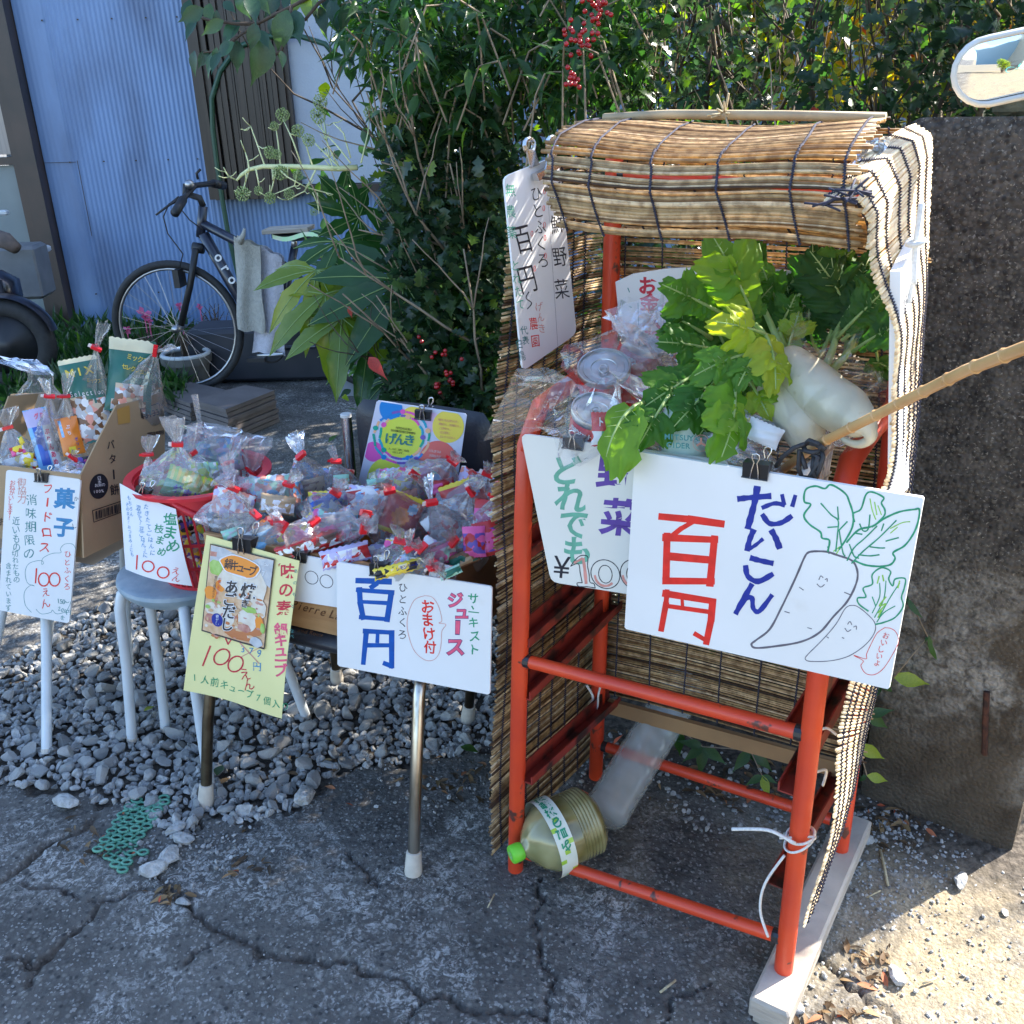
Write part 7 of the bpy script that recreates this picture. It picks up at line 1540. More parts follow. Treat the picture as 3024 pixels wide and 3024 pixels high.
L_ = [
 ('tall tied bag standing at the back left of the crate with a bare neck', (925, 1470), (888, 1345), (872, 1282), 140, .62, .74, 26, [((930, 1440), 60, 50, ('tan', 'brown'), 10)]),
 ('small tied bag beside the left chair post', (1015, 1450), (992, 1362), (978, 1320), 90, .64, .72, 14, [((1010, 1430), 40, 50, ('mint', 'tan'), 0)]),
 ('clear bag with a blue pack at the left middle of the crate', (960, 1530), (991, 1455), (1010, 1420), 140, .62, .70, 22, [((965, 1500), 80, 60, ('blue', 'yellow', 'white'), 20)]),
 ('flat bag spreading over the basket side of the crate', (790, 1500), (852, 1430), (880, 1395), 190, .63, .70, 22, [((820, 1490), 90, 50, ('tan', 'white'), -15)]),
 ('long bag reaching from the basket handle over the crate corner', (680, 1540), (690, 1442), (660, 1420), 150, .64, .71, 26, []),
 ('bag with a black soup stock pack at the left end of the crate', (650, 1580), (755, 1520), (722, 1482), 110, .60, .69, 22, [((668, 1545), 90, 66, ('black', 'brown', 'silver'), 0), ((690, 1575), 60, 30, ('mint', 'silver'), 10)]),
 ('bag with silver pack and double red tape near the crate front left', (790, 1610), (818, 1545), (800, 1500), 150, .60, .685, 26, [((775, 1590), 90, 60, ('silver', 'white', 'sky'), 15)]),
 ('wide bag with a long red pack along the front edge of the crate', (960, 1630), (836, 1556), (800, 1570), 190, .60, .68, 24, [((920, 1610), 190, 46, ('red', 'brown', 'white'), 12), ((1020, 1640), 130, 50, ('lilac', 'red', 'white'), 8)]),
 ('bag with a pink pack in the centre left of the crate', (1010, 1600), (928, 1540), (900, 1500), 150, .61, .695, 20, [((980, 1580), 110, 50, ('pink', 'white', 'lilac'), 10)]),
 ('flat clear bag with red tape in the centre of the crate', (980, 1560), (1074, 1560), (1110, 1540), 140, .62, .70, 24, [((1010, 1545), 90, 60, ('white', 'sky', 'lilac'), 0)]),
 ('clear bag with a red and orange snack pack in the middle left', (1090, 1480), (1080, 1515), (1076, 1545), 150, .64, .70, 20, [((1075, 1470), 90, 56, ('red', 'orange', 'sky', 'white'), 4)]),
 ('bag with red snack pack and round biscuit print in the crate centre', (1190, 1560), (1150, 1450), (1130, 1425), 170, .62, .715, 24, [((1185, 1520), 100, 110, ('red', 'orange', 'sky', 'yellow'), -25)]),
 ('crinkled bag in front of the flyer with its tape at the top', (1180, 1480), (1224, 1402), (1240, 1420), 190, .64, .73, 30, [((1130, 1440), 80, 50, ('mint', 'lime', 'white'), 0)]),
 ('bag with a tape bow at the right of the flyer', (1260, 1450), (1338, 1362), (1352, 1345), 170, .65, .745, 24, [((1300, 1440), 80, 40, ('red', 'pink'), 10)]),
 ('large crinkled bag with red packs at the back right of the crate', (1400, 1530), (1440, 1400), (1460, 1370), 210, .64, .735, 30, [((1375, 1480), 120, 110, ('red', 'orange', 'sky', 'yellow'), 14), ((1440, 1540), 80, 110, ('red', 'pink', 'white'), -10)]),
 ('bag with orange brown packs on the right side of the crate', (1330, 1560), (1390, 1450), (1410, 1410), 150, .63, .72, 24, [((1400, 1600), 60, 80, ('pink', 'violet', 'red'), 0)]),
 ('bag with white printed sachet and a pointed top right of centre', (1360, 1625), (1274, 1484), (1266, 1405), 150, .60, .73, 16, [((1325, 1580), 85, 140, ('white', 'silver', 'red'), 32)]),
 ('small bag with crossed red tapes at the crate front centre', (1160, 1670), (1182, 1598), (1168, 1555), 110, .61, .69, 18, []),
 ('small bag with a striped red tape beside the crossed tapes', (1240, 1660), (1212, 1618), (1208, 1570), 90, .61, .69, 16, [((1230, 1640), 60, 40, ('violet', 'blue', 'pink'), 30)]),
 ('bag with bright pink sweets near the front right of the crate', (1300, 1665), (1245, 1618), (1225, 1600), 130, .605, .69, 16, [((1300, 1640), 90, 50, ('pink', 'white', 'mint'), 20)]),
 ('bag with a yellow bar pack lying at the front right edge of the crate', (1150, 1690), (1278, 1668), (1310, 1690), 110, .615, .66, 24, [((1175, 1680), 130, 30, ('yellow', 'cream', 'black'), 10)]),
 ('limp bag end with red tape over the right front corner of the crate', (1310, 1710), (1278, 1670), (1262, 1640), 80, .62, .66, 18, [((1330, 1690), 60, 24, ('mint', 'deepgreen'), 20)]),
 ('crinkled bag pressed against the right end board of the crate', (1430, 1600), (1466, 1470), (1478, 1430), 130, .63, .73, 24, [((1440, 1590), 70, 90, ('red', 'violet', 'pink'), 10)]),
 ('flat bag under the others along the right end of the crate', (1380, 1660), (1340, 1600), (1320, 1570), 120, .60, .67, 20, [((1370, 1650), 80, 40, ('brown', 'tan', 'deepgreen'), 20)]),
]
for i, (lab, b, n_, t, w, zb_, zn_, fl_, cont) in enumerate(L_):
    g, sc = crbag(lab, b, n_, t, w, zb_, zn_, fl_, seed=40 + i, mat=[M_film, M_film2, M_filmb][i % 3], tang=random.uniform(-40, 40))
    cx_, cy_ = (b[0] * .62 + n_[0] * .38), (b[1] * .62 + n_[1] * .38)
    fc = [('white', 'lilac', 'sky', 'salmon'), ('salmon', 'white', 'red', 'orange'), ('lilac', 'white', 'pink', 'yellow'), ('sky', 'white', 'mint', 'salmon'), ('red', 'salmon', 'white', 'lilac')][i % 5]
    cp(g, cx_, cy_, zb_ + .035, w * .85, w * .75, PK(*fc), random.uniform(-40, 40), seed=i + 70, st=mosaic(i, 5, 4), th=.4)
    for j, ((x, y), ww, hh, cc_, tw) in enumerate(cont):
        ms = PK(*cc_); sf = cp(g, x, y, zb_ + .052, ww * 1.15, hh * 1.15, ms, tw, seed=i * 3 + j, st=(red_orange(i) if cc_[0] == 'red' and len(ms) > 3 else mosaic(i, 4, len(ms), .1, .8)))
        if 'white printed' in lab: print_on(sf, g, [('賞味期限2026.10', .8, .9, .07, .05, 'ink_black', 0, -.055, 0), ('内容量', .3, .35, .09, .07, 'ink_black', .09, 0, 0), ('ｶﾞｰﾘｯｸﾄｰｽﾄ', .18, .6, .1, .06, 'ink_crimson', 0, -.07, .02)])
        if 'soup stock' in lab and j == 0: print_on(sf, g, [('だしのお', .35, .75, .16, .2, 'ink_yellow', .16, 0, .02)])
        if 'yellow bar' in lab: print_on(sf, g, [('火', .1, .55, .14, .7, 'ink_black', 0, 0, .02), ('レモンケーキ', .5, .5, .08, .4, 'ink_navy', .08, 0, .02)])
        if 'long red pack' in lab and j == 1: print_on(sf, g, [('あんブレンス', .3, .5, .08, .3, 'ink_white', .1, 0, .02)])
for i, (x, y, c1, c2) in enumerate([(760, 1560, 'tan', 'white'), (880, 1590, 'red', 'brown'), (1000, 1500, 'blue', 'white'), (1120, 1580, 'orange', 'salmon'), (1240, 1560, 'silver', 'white'), (1300, 1520, 'red', 'yellow'), (1400, 1540, 'red', 'orange'), (1430, 1500, 'pink', 'red'), (900, 1500, 'tan', 'mint'), (1150, 1630, 'lilac', 'white'), (1350, 1610, 'brown', 'deepgreen'), (680, 1600, 'tan', 'silver')]):
    c = Z(x, y, .60); o_ = thing('loose_packet', ['tan packet under the bags at the left end of the crate', 'red packet low at the front left of the crate', 'blue packet beneath the bags behind the crate front', 'orange packet in the centre bottom of the crate', 'silver packet under the pointed bag', 'red and yellow packet beneath the back bags', 'red orange packet at the lower back right of the crate', 'pink packet by the right rear corner of the crate', 'tan packet under the tall left bag', 'lilac packet under the crossed tape bags', 'brown packet against the right end board', 'tan packet in the left front corner of the crate'][i], 'packet', tuple(c), 'packets lying under the bags in the crate')
    cp(o_, x, y, .60, 130, 80, PK(c1, c2), random.uniform(-40, 40), seed=i, st=mosaic(i, 5, 2))
# ---------------- vegetables, cans and basket in the stall ----------------
M_pvc = pm('white_coated_wire', (.78, .80, .80), (.68, .68, .66), scale=40, rough=.35, dirt=(.35, .3, .25), dscale=60, dthr=(.62, .7))
wb = thing('wire_basket', 'white plastic coated wire basket with spring hinges hung on the front of the rack', 'basket', tuple(R(.4, 0, .85)))
bw = .967; A0, A1 = R(.262, -.048, bw + .002), R(.505, -.050, bw + .006); B1, B0 = R(.505, .13, bw + .012), R(.262, .13, bw + .01)
MB().tube([A0, A1], .0058, 10).build('rim', M_pvc, wb, smooth=True); MB().tube([A1, B1], .0062, 10).build('rim', M_pvc, wb, smooth=True); MB().tube([B1, B0], .005, 8).build('rim', M_pvc, wb, smooth=True); MB().tube([B0, A0], .005, 8).build('rim', M_pvc, wb, smooth=True)
for k in range(6):
    p = A0.lerp(A1, (k + .3) / 5.4); d = (A1 - A0).normalized(); mb = MB(); mb.tube([p - d * .006, p - d * .003, p + d * .003, p + d * .006], [.006, .009, .009, .006], 10); mb.build('rim_knob', M_pvc, wb, smooth=True)
mb = MB(); mb.sphere(A1, .011, 10, 8); mb.build('corner_joint', M_pvc, wb, smooth=True); mb = MB(); mb.sphere(B1, .010, 10, 8); mb.build('corner_joint', M_pvc, wb, smooth=True)
dn = Vector((0, 0, -.16))
for k in range(12):
    p = A1.lerp(B1, (k + .5) / 12); MB().tube([p, p + dn * .5 + U * -.004, p + dn - U * .02], .0021, 6).build('upright_wire', M_pvc, wb, smooth=True)
for k in range(16):
    p = A0.lerp(A1, (k + .5) / 16); MB().tube([p, p + dn], .0021, 6).build('upright_wire', M_pvc, wb, smooth=True)
for k in range(3):
    h = dn * ((k + 1) / 3.2); MB().tube([A0 + h, A1 + h - U * .006 * k, B1 + h - U * .006 * k, B0 + h], .0022, 6).build('cross_wire', M_pvc, wb, smooth=True)
for (px, py, n_) in [(2455, 1270, 5), (2475, 1300, 6)]:
    pl_ = Pl(R(0, .05, 0), V); c = pl_.hit(px, py); MB().tube([c + U * .011 * math.cos(t * .8) + Vector((0, 0, .011 * math.sin(t * .8))) + V * .0018 * t * .5 for t in range(int(n_ * 7.8))], .0013, 5).build('spring', M_wire, wb, smooth=True)
# bamboo stick bound with black cord
vp = lambda v: Pl(R(0, v, 0), V)
stick = thing('bamboo_stick', 'thin curved bamboo stick bound to the basket corner and reaching out past the right edge', 'stick', tuple(vp(-.05).hit(2415, 1310)))
pts = [vp(v).hit(*p) for p, v in (((2300, 1395), .02), ((2415, 1312), -.06), ((2560, 1240), -.11), ((2700, 1170), -.17), ((2850, 1095), -.25), ((3024, 1028), -.34), ((3200, 985), -.42))]
pm('bamboo', (.62, .36, .15), (.5, .27, .1), scale=14, rough=.4)
st_ = MB(); st_.tube(pts, [.0060] * len(pts), 10); st_.build('cane', MATS['bamboo'], stick, smooth=True)
for a, b in zip(pts[1:-1], pts[2:]):
    for t in (.2, .7): c = a.lerp(b, t); d = (b - a).normalized(); MB().tube([c - d * .002, c, c + d * .002], [.0066, .0073, .0066], 10).build('node_ring', MATS['bamboo'], stick, smooth=True)
cord = thing('black_cord', 'black elastic cord wound in loops around the basket corner and the bamboo stick', 'cord', tuple(vp(-.06).hit(2400, 1320)))
M_bc = pm('black_elastic', (.012, .012, .015), (.03, .03, .035), scale=150, rough=.6)
for pp in ([(2292, 1378), (2310, 1350), (2345, 1322), (2385, 1308), (2410, 1312), (2425, 1325)], [(2372, 1318), (2380, 1332), (2400, 1336), (2425, 1332), (2435, 1325), (2420, 1315)], [(2425, 1328), (2430, 1350), (2420, 1385), (2408, 1420), (2400, 1395), (2415, 1350), (2395, 1335), (2360, 1330), (2358, 1385), (2368, 1408), (2390, 1410), (2415, 1370), (2420, 1345)], [(2360, 1330), (2372, 1360), (2380, 1385)], [(2375, 1315), (2390, 1300), (2415, 1310), (2432, 1330)], [(2405, 1340), (2400, 1380), (2405, 1415)]):
    MB().tube([vp(-.072 - .004 * (i % 3)).hit(*p) for i, p in enumerate(pp)], .0032, 7).build('cord_loop', M_bc, cord, smooth=True)
# daikon radishes
M_daik = pm('daikon_skin', (.60, .545, .40), (.50, .44, .30), scale=9, rough=.35, spec=.5, dirt=(.35, .28, .16), dscale=38, dthr=(.64, .74), bump=.12, bscale=26)
def daikon(label, path, radii, v, green=None):
    root = thing('daikon', label, 'radish', tuple(v[0].hit(*path[0]) if isinstance(v, list) else v.hit(*path[0])))
    P = [(v[i] if isinstance(v, list) else v).hit(*p) for i, p in enumerate(path)]
    Q_ = []; Rr = []
    n = len(P)
    for i in range(n - 1):
        for k in range(5):
            t = k / 5; p0, p1, p2, p3 = P[max(i - 1, 0)], P[i], P[i + 1], P[min(i + 2, n - 1)]
            Q_.append(.5 * ((2 * p1) + (p2 - p0) * t + (2 * p0 - 5 * p1 + 4 * p2 - p3) * t * t + (3 * p1 - p0 - 3 * p2 + p3) * t ** 3)); Rr.append(lerp(radii[i], radii[i + 1], t) * (1 + .015 * math.sin(i * 5 + k)))
    Q_.append(P[-1]); Rr.append(radii[-1]); mb = MB(); mb.tube(Q_, Rr, 26); mb.build('root', M_daik, root, smooth=True); return root
pd = [vp(.10), vp(.07), vp(.04), vp(.01), vp(-.02), vp(-.03), vp(-.03), vp(-.025), vp(-.02), vp(-.01)]
daikon('long white daikon bending to a curled tail beside the bamboo stick', [(2325, 1060), (2370, 1115), (2430, 1170), (2500, 1215), (2545, 1250), (2568, 1278), (2565, 1300), (2535, 1312), (2495, 1300), (2480, 1270)], [.023, .035, .037, .033, .021, .010, .0065, .0055, .004, .0015], pd)
daikon('second daikon lying lower in the basket inside its crumpled bag', [(2290, 1150), (2330, 1200), (2370, 1260), (2390, 1330)], [.03, .036, .033, .018], [vp(.08), vp(.05), vp(.03), vp(.02)])
bag('produce_bag', 'clear bag around the upper part of the long daikon', vp(.0).hit(2540, 1290), vp(.08).hit(2320, 1040), vp(.12).hit(2290, 990), .125, depth=.11, flare=.05, seed=90, mat=M_filmd, cat='plastic bag', tape=False)
bag('produce_bag', 'crumpled clear bag around the lower daikon behind the binder clip', vp(.01).hit(2300, 1390), vp(.05).hit(2290, 1180), vp(.07).hit(2270, 1120), .16, flare=.07, seed=91, mat=M_filmd, cat='plastic bag', tape=False)
bag('produce_bag', 'large clear bag rising at the right above the daikon', vp(.13).hit(2500, 1200), vp(.17).hit(2440, 1060), vp(.17).hit(2420, 1020), .12, flare=.06, seed=92, mat=M_filmd, cat='plastic bag', tape=False)
g = bag('produce_bag', 'clear bag in front with a folded white paper, left of the binder clip', vp(-.02).hit(2140, 1370), vp(.0).hit(2200, 1260), vp(.02).hit(2230, 1220), .14, flare=.06, seed=93, mat=M_film, cat='plastic bag', tape=False)
packet(g, vp(-.02).hit(2255, 1280), (0, 0, 1), .05, .03, PK('white', 'salmon'), twist=-20, seed=3)
packet(g, vp(.03).hit(2385, 1310), (0, 0, 1), .02, .012, PK('red'), seed=3)
# radish leaves
M_rad = leafmat('radish_leaf', [(0, (.03, .09, .02)), (.35, (.07, .19, .03)), (.65, (.16, .31, .04)), (.85, (.36, .45, .05)), (1, (.58, .52, .06))], rough=.52, transl=.42, spec=.3)
M_radv = pm('radish_rib', (.30, .42, .14), (.38, .5, .2), scale=20, rough=.45, transl=.2)
tops = thing('radish_tops', 'big bunch of bright green lobed radish leaves with yellow patches filling the stall', 'radish leaves', tuple(R(.35, .1, .95)))
def radleaf(b, t, v, L=None, lobes=4, curl=.25, term=.42, face=None, nm='leaf'):
    b, t = Vector(b), Vector(t); ax = t - b; ln = ax.length; y = ax / ln; nz_ = ((CAMP - b).normalized() + Vector((random.gauss(0, .3), random.gauss(0, .2), random.gauss(.35, .25)))) if face is None else Vector(face)
    x = y.cross(nz_).normalized(); z = x.cross(y); mb = MB(); sd_ = random.random() * 9
    def rib(s): return b + y * (s * ln) + z * (-curl * ln * (s - .5) ** 2 + curl * ln * .25)
    def lobe(c, d, L_, W_, k=0):
        s_ = d.cross(z).normalized(); nx, nyy = 10, 9; vs = []; p1, p2 = random.random() * 6, random.random() * 6
        for j in range(nyy + 1):
            q = j / nyy; w = W_ * (max(0.0, 1 - abs(2 * min(1, .10 + q * .9) - 1.12) ** 2.6 / 1.02)) ** .5; w = max(w, W_ * .06)
            for i in range(nx + 1):
                a = (i / nx - .5) * 2; edge = 1 + (.13 * math.sin(q * 13 + p1 + (2.5 if a > 0 else 0)) + .06 * math.sin(q * 29 + p2)) * abs(a) ** 2
                wav = .13 * W_ * math.sin(a * 4 + q * 8 + p1) * abs(a) + .07 * W_ * math.sin(q * 16 + a * 5 + p2)
                vs.append(c + d * (q * L_ * (1 + .07 * math.cos(a * 8 + p2) - .12 * abs(a) ** 2 * q)) + s_ * (a * w * edge) + z * (.22 * abs(a) * w + wav - .4 * L_ * q * q * curl * 2))
        mb.add(vs, [(j * (nx + 1) + i, j * (nx + 1) + i + 1, (j + 1) * (nx + 1) + i + 1, (j + 1) * (nx + 1) + i) for j in range(nyy) for i in range(nx)], a=min(1, max(0, v + random.gauss(0, .07))))
    lobe(rib(1 - term), (rib(1) - rib(1 - term)).normalized(), term * ln * 1.0, term * ln * .38)
    for k in range(lobes):
        s = (1 - term) * (1 - (k + .05) / (lobes + .6)); sz = ln * .36 * (1 - k / (lobes + 1.6))
        for sg in (1, -1):
            d = (y * random.uniform(.45, .9) + x * sg).normalized(); lobe(rib(s * random.uniform(.94, 1.03)), d, sz * random.uniform(.8, 1.15), sz * random.uniform(.30, .42))
    o = mb.build(nm, M_rad, tops, smooth=True); rb_ = MB()
    rb_.tube([rib(s / 8) + z * .0006 for s in range(9)], [.0034 * (1 - s / 9) + .0003 for s in range(9)], 6); ml = rib(1 - term)
    for k in range(4):
        for sg in (1, -1): p0 = rib(1 - term + term * (.1 + k * .2)) + z * .001; rb_.tube([p0, p0 + (y * .7 + x * sg).normalized() * term * ln * (.24 - k * .04) + z * .003], .00035, 4)
    rb_.build('midrib', M_radv, o, smooth=True, stuff=True); return o
RL = [((2240, 1000), (2100, 690), 1.44, 1.36, .66, 4), ((2140, 930), (1955, 840), 1.42, 1.36, .42, 4), ((2260, 880), (2190, 690), 1.55, 1.52, .3, 3), ((2290, 1010), (2110, 950), 1.36, 1.30, .97, 1), ((2230, 960), (2290, 1150), 1.36, 1.28, .88, 2), ((2150, 1080), (2130, 1350), 1.34, 1.24, .62, 3),
      ((2100, 1080), (1905, 1200), 1.38, 1.33, .25, 3), ((1990, 1150), (1890, 1310), 1.36, 1.3, .3, 1), ((1900, 1190), (1790, 1350), 1.34, 1.29, .68, 0), ((2130, 1040), (1945, 1010), 1.42, 1.38, .28, 2), ((2100, 1000), (1960, 920), 1.46, 1.42, .15, 2), ((2250, 1050), (2050, 1110), 1.35, 1.3, .45, 3), ((2330, 950), (2250, 780), 1.5, 1.48, .45, 3), ((2300, 900), (2380, 790), 1.52, 1.5, .35, 2), ((2280, 1010), (2350, 870), 1.46, 1.42, .3, 2),
      ((2120, 1120), (1990, 1260), 1.36, 1.3, .2, 2), ((2150, 1150), (2060, 1290), 1.36, 1.31, .35, 1), ((2200, 1100), (2270, 1230), 1.36, 1.3, .8, 1), ((2240, 1040), (2180, 1140), 1.33, 1.28, .5, 3), ((2300, 1080), (2350, 960), 1.44, 1.42, .6, 0), ((2310, 1090), (2360, 920), 1.42, 1.40, .7, 1),
      ((2330, 900), (2520, 740), 1.6, 1.56, .55, 3), ((2420, 950), (2400, 720), 1.64, 1.6, .08, 3), ((2480, 960), (2500, 720), 1.62, 1.6, .05, 3), ((2540, 1000), (2580, 730), 1.6, 1.56, .12, 3), ((2470, 1000), (2620, 850), 1.58, 1.5, .1, 3), ((2520, 1040), (2650, 960), 1.55, 1.47, .15, 3), ((2500, 980), (2540, 900), 1.52, 1.48, .45, 1), ((2560, 1080), (2640, 1110), 1.5, 1.42, .2, 2), ((2400, 980), (2460, 860), 1.56, 1.52, .18, 3), ((2420, 1040), (2390, 900), 1.55, 1.5, .12, 3), ((2350, 970), (2320, 830), 1.56, 1.53, .22, 3), ((2580, 1000), (2600, 1120), 1.44, 1.4, .22, 1), ((2380, 820), (2440, 740), 1.58, 1.56, .2, 2), ((2450, 1010), (2560, 820), 1.6, 1.55, .02, 3), ((2200, 950), (2180, 830), 1.46, 1.44, .2, 3), ((2230, 1130), (2110, 1180), 1.38, 1.35, .1, 2), ((2180, 1020), (2230, 880), 1.42, 1.4, .33, 2)]
RL += [((random.uniform(2100, 2300), random.uniform(950, 1100)), (2180 + 260 * math.cos(a_) * random.uniform(.5, .95), 980 + 230 * math.sin(a_) * random.uniform(.4, .9)), 1.50, 1.46, random.choice([.1, .2, .3, .45]), 3) for a_ in [k_ * .45 for k_ in range(14)]]
RL += [((random.uniform(2420, 2540), random.uniform(950, 1060)), (random.uniform(2380, 2640), random.uniform(720, 900)), 1.66, 1.62, random.choice([.02, .1, .2]), 3) for k_ in range(9)]
for (b, t, d0, d1, v, lb) in RL:
    dm = 1.60 - .16 * max(0, (max(b[0], t[0]) - 2150)) / 500; e_ = max(0, d0 - dm + .03, d1 - dm + .03); d0 -= e_; d1 -= e_
    lb = lb + 1 if lb > 1 else lb; v = min(.9, v * .85 + (.12 if b[0] < 2350 else .03)); radleaf(D(*b, d0), D(*t, d1), v, lobes=lb, curl=random.uniform(.2, .7), term=random.uniform(.32, .42) if lb else .8)  # left leaves lifted towards yellow, sunlight mixed into their own tone
for (x0, y0, x1, y1) in [(2240, 1000, 2330, 1080), (2190, 1050, 2310, 1090), (2300, 980, 2340, 1070), (2250, 900, 2330, 1060), (2480, 960, 2440, 1080), (2530, 1000, 2450, 1100), (2280, 1150, 2330, 1100)]:
    MB().tube([D(x0, y0, 1.42), D((x0 + x1) / 2, (y0 + y1) / 2 + 8, 1.42), D(x1, y1, 1.42)], [.004, .0055, .007], 8).build('stalk', M_radv, tops, smooth=True)
# cans in bags
M_tin = pm('tin_lid', (.55, .56, .55), (.42, .43, .42), scale=30, rough=.3, metal=1); M_canred = pm('can_red_label', (.62, .02, .02), (.55, .02, .02), scale=10, rough=.3)
def can(label, c, axis, r=.038, h=.1, txt='DEL MONTE'):
    root = thing('tomato_can', label, 'can', tuple(c), 'red tomato cans in bags at the left of the stall'); ax = Vector(axis).normalized(); c = Vector(c)
    mb = MB(); mb.lathe(c - ax * h, ax, [(0, 0), (0, r * .98), (.003, r), (h - .012, r), (h - .010, r * 1.0)], 36); auto_smooth(mb.build('can_body', M_canred, root), 40)
    mb = MB(); mb.lathe(c - ax * .010, ax, [(0, r), (.002, r * 1.02), (.010, r * 1.02), (.0115, r), (.0115, r * .95), (.007, r * .93), (.0065, r * .8), (.0075, r * .78), (.0075, r * .5), (.0065, r * .48), (.0065, 0)], 36); auto_smooth(mb.build('can_lid', M_tin, root), 30)
    x = (CAMP - c); x = (x - ax * x.dot(ax)).normalized(); y = ax.cross(x); mb = MB(); cc = c + ax * .001 + x * r * .15
    mb.tube([cc + x * .010 * math.cos(t) + y * .007 * math.sin(t) for t in [i * .5236 for i in range(12)]], .0014, 6, closed=True); mb.build('pull_ring', M_tin, root, smooth=True)
    lt = MB()
    for i, ch in enumerate(txt):
        vs, fs, w = glyph(ch, .02); a = (i - len(txt) / 2 + .5) * .21 - .2; P = []
        for (u, v_) in vs:
            an = a + u * .012 / r; P.append(c - ax * (.024 - v_ * .012) + (x * math.cos(an) + y * math.sin(an)) * (r + .0005))
        lt.add(P, fs)
    lt.build('lettering', MATS['ink_white'], root, stuff=True); return root
can('upper tomato can in a tied bag beside the money box sign', D(1783, 1082, 1.50), (-.10, -.45, .88), .042, txt='DEL MONTE'); can('lower tomato can in a clear bag above the vegetables sign', D(1762, 1208, 1.42), (.05, -.42, .9), .038, .085, txt='完熟カットトマト')
can('third red tomato can lying behind the upper one', D(1900, 1010, 1.60), (.3, -.2, .9), .038, txt='完熟')
bag('produce_bag', 'tied clear bag around the upper tomato can with a long twisted neck', D(1800, 1170, 1.5), D(1855, 965, 1.53), D(1900, 900, 1.53), .16, flare=.04, seed=101, mat=M_filmc, cat='plastic bag', tape=False)
bag('produce_bag', 'clear bag around the lower tomato can with its mouth stretched out to the left', D(1800, 1270, 1.40), D(1640, 1195, 1.40), D(1480, 1190, 1.36), .135, flare=.05, seed=102, mat=M_filmc, gather=.75, cat='plastic bag', tape=False)
bag('produce_bag', 'clear bag over the third can behind the radish leaves', D(1930, 1120, 1.55), D(1900, 980, 1.58), D(1890, 900, 1.6), .15, flare=.06, seed=103, mat=M_film2, cat='plastic bag', tape=False)
bag('produce_bag', 'bluish crumpled bag filling the basket under the leaves', D(1950, 1340, 1.38), D(1990, 1230, 1.4), D(2010, 1180, 1.4), .19, flare=.09, seed=104, mat=M_film, cat='plastic bag', tape=False)
tp_ = thing('tomato_packet', 'small red packet with white katakana lettering and green print beneath the lower can', 'packet', tuple(D(1800, 1280, 1.36)))
sf = packet(tp_, D(1795, 1268, 1.375), (0, 0, 1), .05, .05, PK('red', 'green', 'white'), seed=3, stripes=lambda u, v: 0 if v > .45 else (1 if u > .3 else 2), th=.1); print_on(sf, tp_, [('トマト', .3, .72, .2, .3, 'ink_white', .22, 0, .03)])
# drinks bottle half seen in the basket
bt_ = thing('cider_bottle', 'clear soft drink bottle with green lettering and a red three leaf mark in the basket', 'bottle', tuple(D(2030, 1350, 1.36)))
M_pet = film('pet_clear', (.80, .88, .84), gloss=.45, haze=.25, bump=.05)
c = D(2030, 1290, 1.345); mb = MB(); mb.lathe(c - Vector((0, 0, .09)), (0.02, .12, 1), [(0, .03), (.01, .036), (.12, .036), (.14, .03), (.15, .02)], 30); auto_smooth(mb.build('bottle_body', pm('label_pale_green', (.55, .66, .6), (.5, .6, .55), scale=9, rough=.25), bt_), 50)
kb2 = Ink(Pl(D(2030, 1310, 1.305), (0, -1, .15))); kb2.text('MITSUYA', 1970, 1288, 22, 'ink_teal', dx=14, dy=1, jit=0, bold=.03); kb2.text('CIDER', 1975, 1312, 22, 'ink_teal', dx=14, dy=1, jit=0, bold=.03)
for a in (90, 210, 330): x_, y_ = 2070 + 14 * math.cos(math.radians(a)), 1308 - 14 * math.sin(math.radians(a)); kb2.stroke([(2070, 1308), (x_, y_)], 6, 'ink_palered')
kb2.stroke([(2070 + 24 * math.cos(t), 1308 + 24 * math.sin(t)) for t in [i * .5 for i in range(12)]], 1.5, 'ink_palered', closed=True); kb2.build(bt_)
# ---- two large PET bottles on the ground ----
def petbottle(root, a, b, r, mat, ribs, neck=True, sq=1.0, a0=.0):
    a, b = Vector(a), Vector(b); ax = (b - a); L = ax.length; ax /= L; prof = [(0, 0), (.0, r * .55), (.004, r * .8), (.016, r * .97)]
    n = 70
    for i in range(n + 1):
        t = .02 + (L - .09 if neck else L - .03) * i / n; f = 1
        for (lo, hi, k, am) in ribs:
            if lo < t / L < hi: f = 1 - am * (.5 + .5 * math.cos((t / L - lo) / (hi - lo) * k * 2 * math.pi))
        prof.append((t, r * f))
    if neck: prof += [(L - .055, r * .93), (L - .035, r * .72), (L - .018, r * .42), (L - .008, .0145), (L + .012, .0135)]
    else: prof += [(L - .008, r * .9), (L, r * .6), (L, 0)]
    x = ax.orthogonal().normalized(); y = ax.cross(x); mb = MB(); vs = []; m = 40
    for (h, rr) in prof:
        for k in range(m):
            an = 2 * math.pi * k / m; g = (abs(math.cos(an + a0)) ** 4 + abs(math.sin(an + a0)) ** 4) ** (-.25); g = 1 + (g - 1) * sq; vs.append(a + ax * h + (x * math.cos(an) + y * math.sin(an)) * rr * g)
    mb.add(vs, [(i * m + k, i * m + (k + 1) % m, (i + 1) * m + (k + 1) % m, (i + 1) * m + k) for i in range(len(prof) - 1) for k in range(m)]); return mb, ax, L
b1_ = thing('tea_bottle', 'big tea bottle of murky olive water with green cap by the rack foot', 'bottle', tuple(Z(1620, 2500, 0)))
fa_ = Z(1728, 2440, .112) + Vector((-.005, .012, 0)); ne = Z(1560, 2502, .10); dirb = (ne - fa_).normalized(); base_ = fa_ - dirb * .03; tipb = ne + dirb * .02
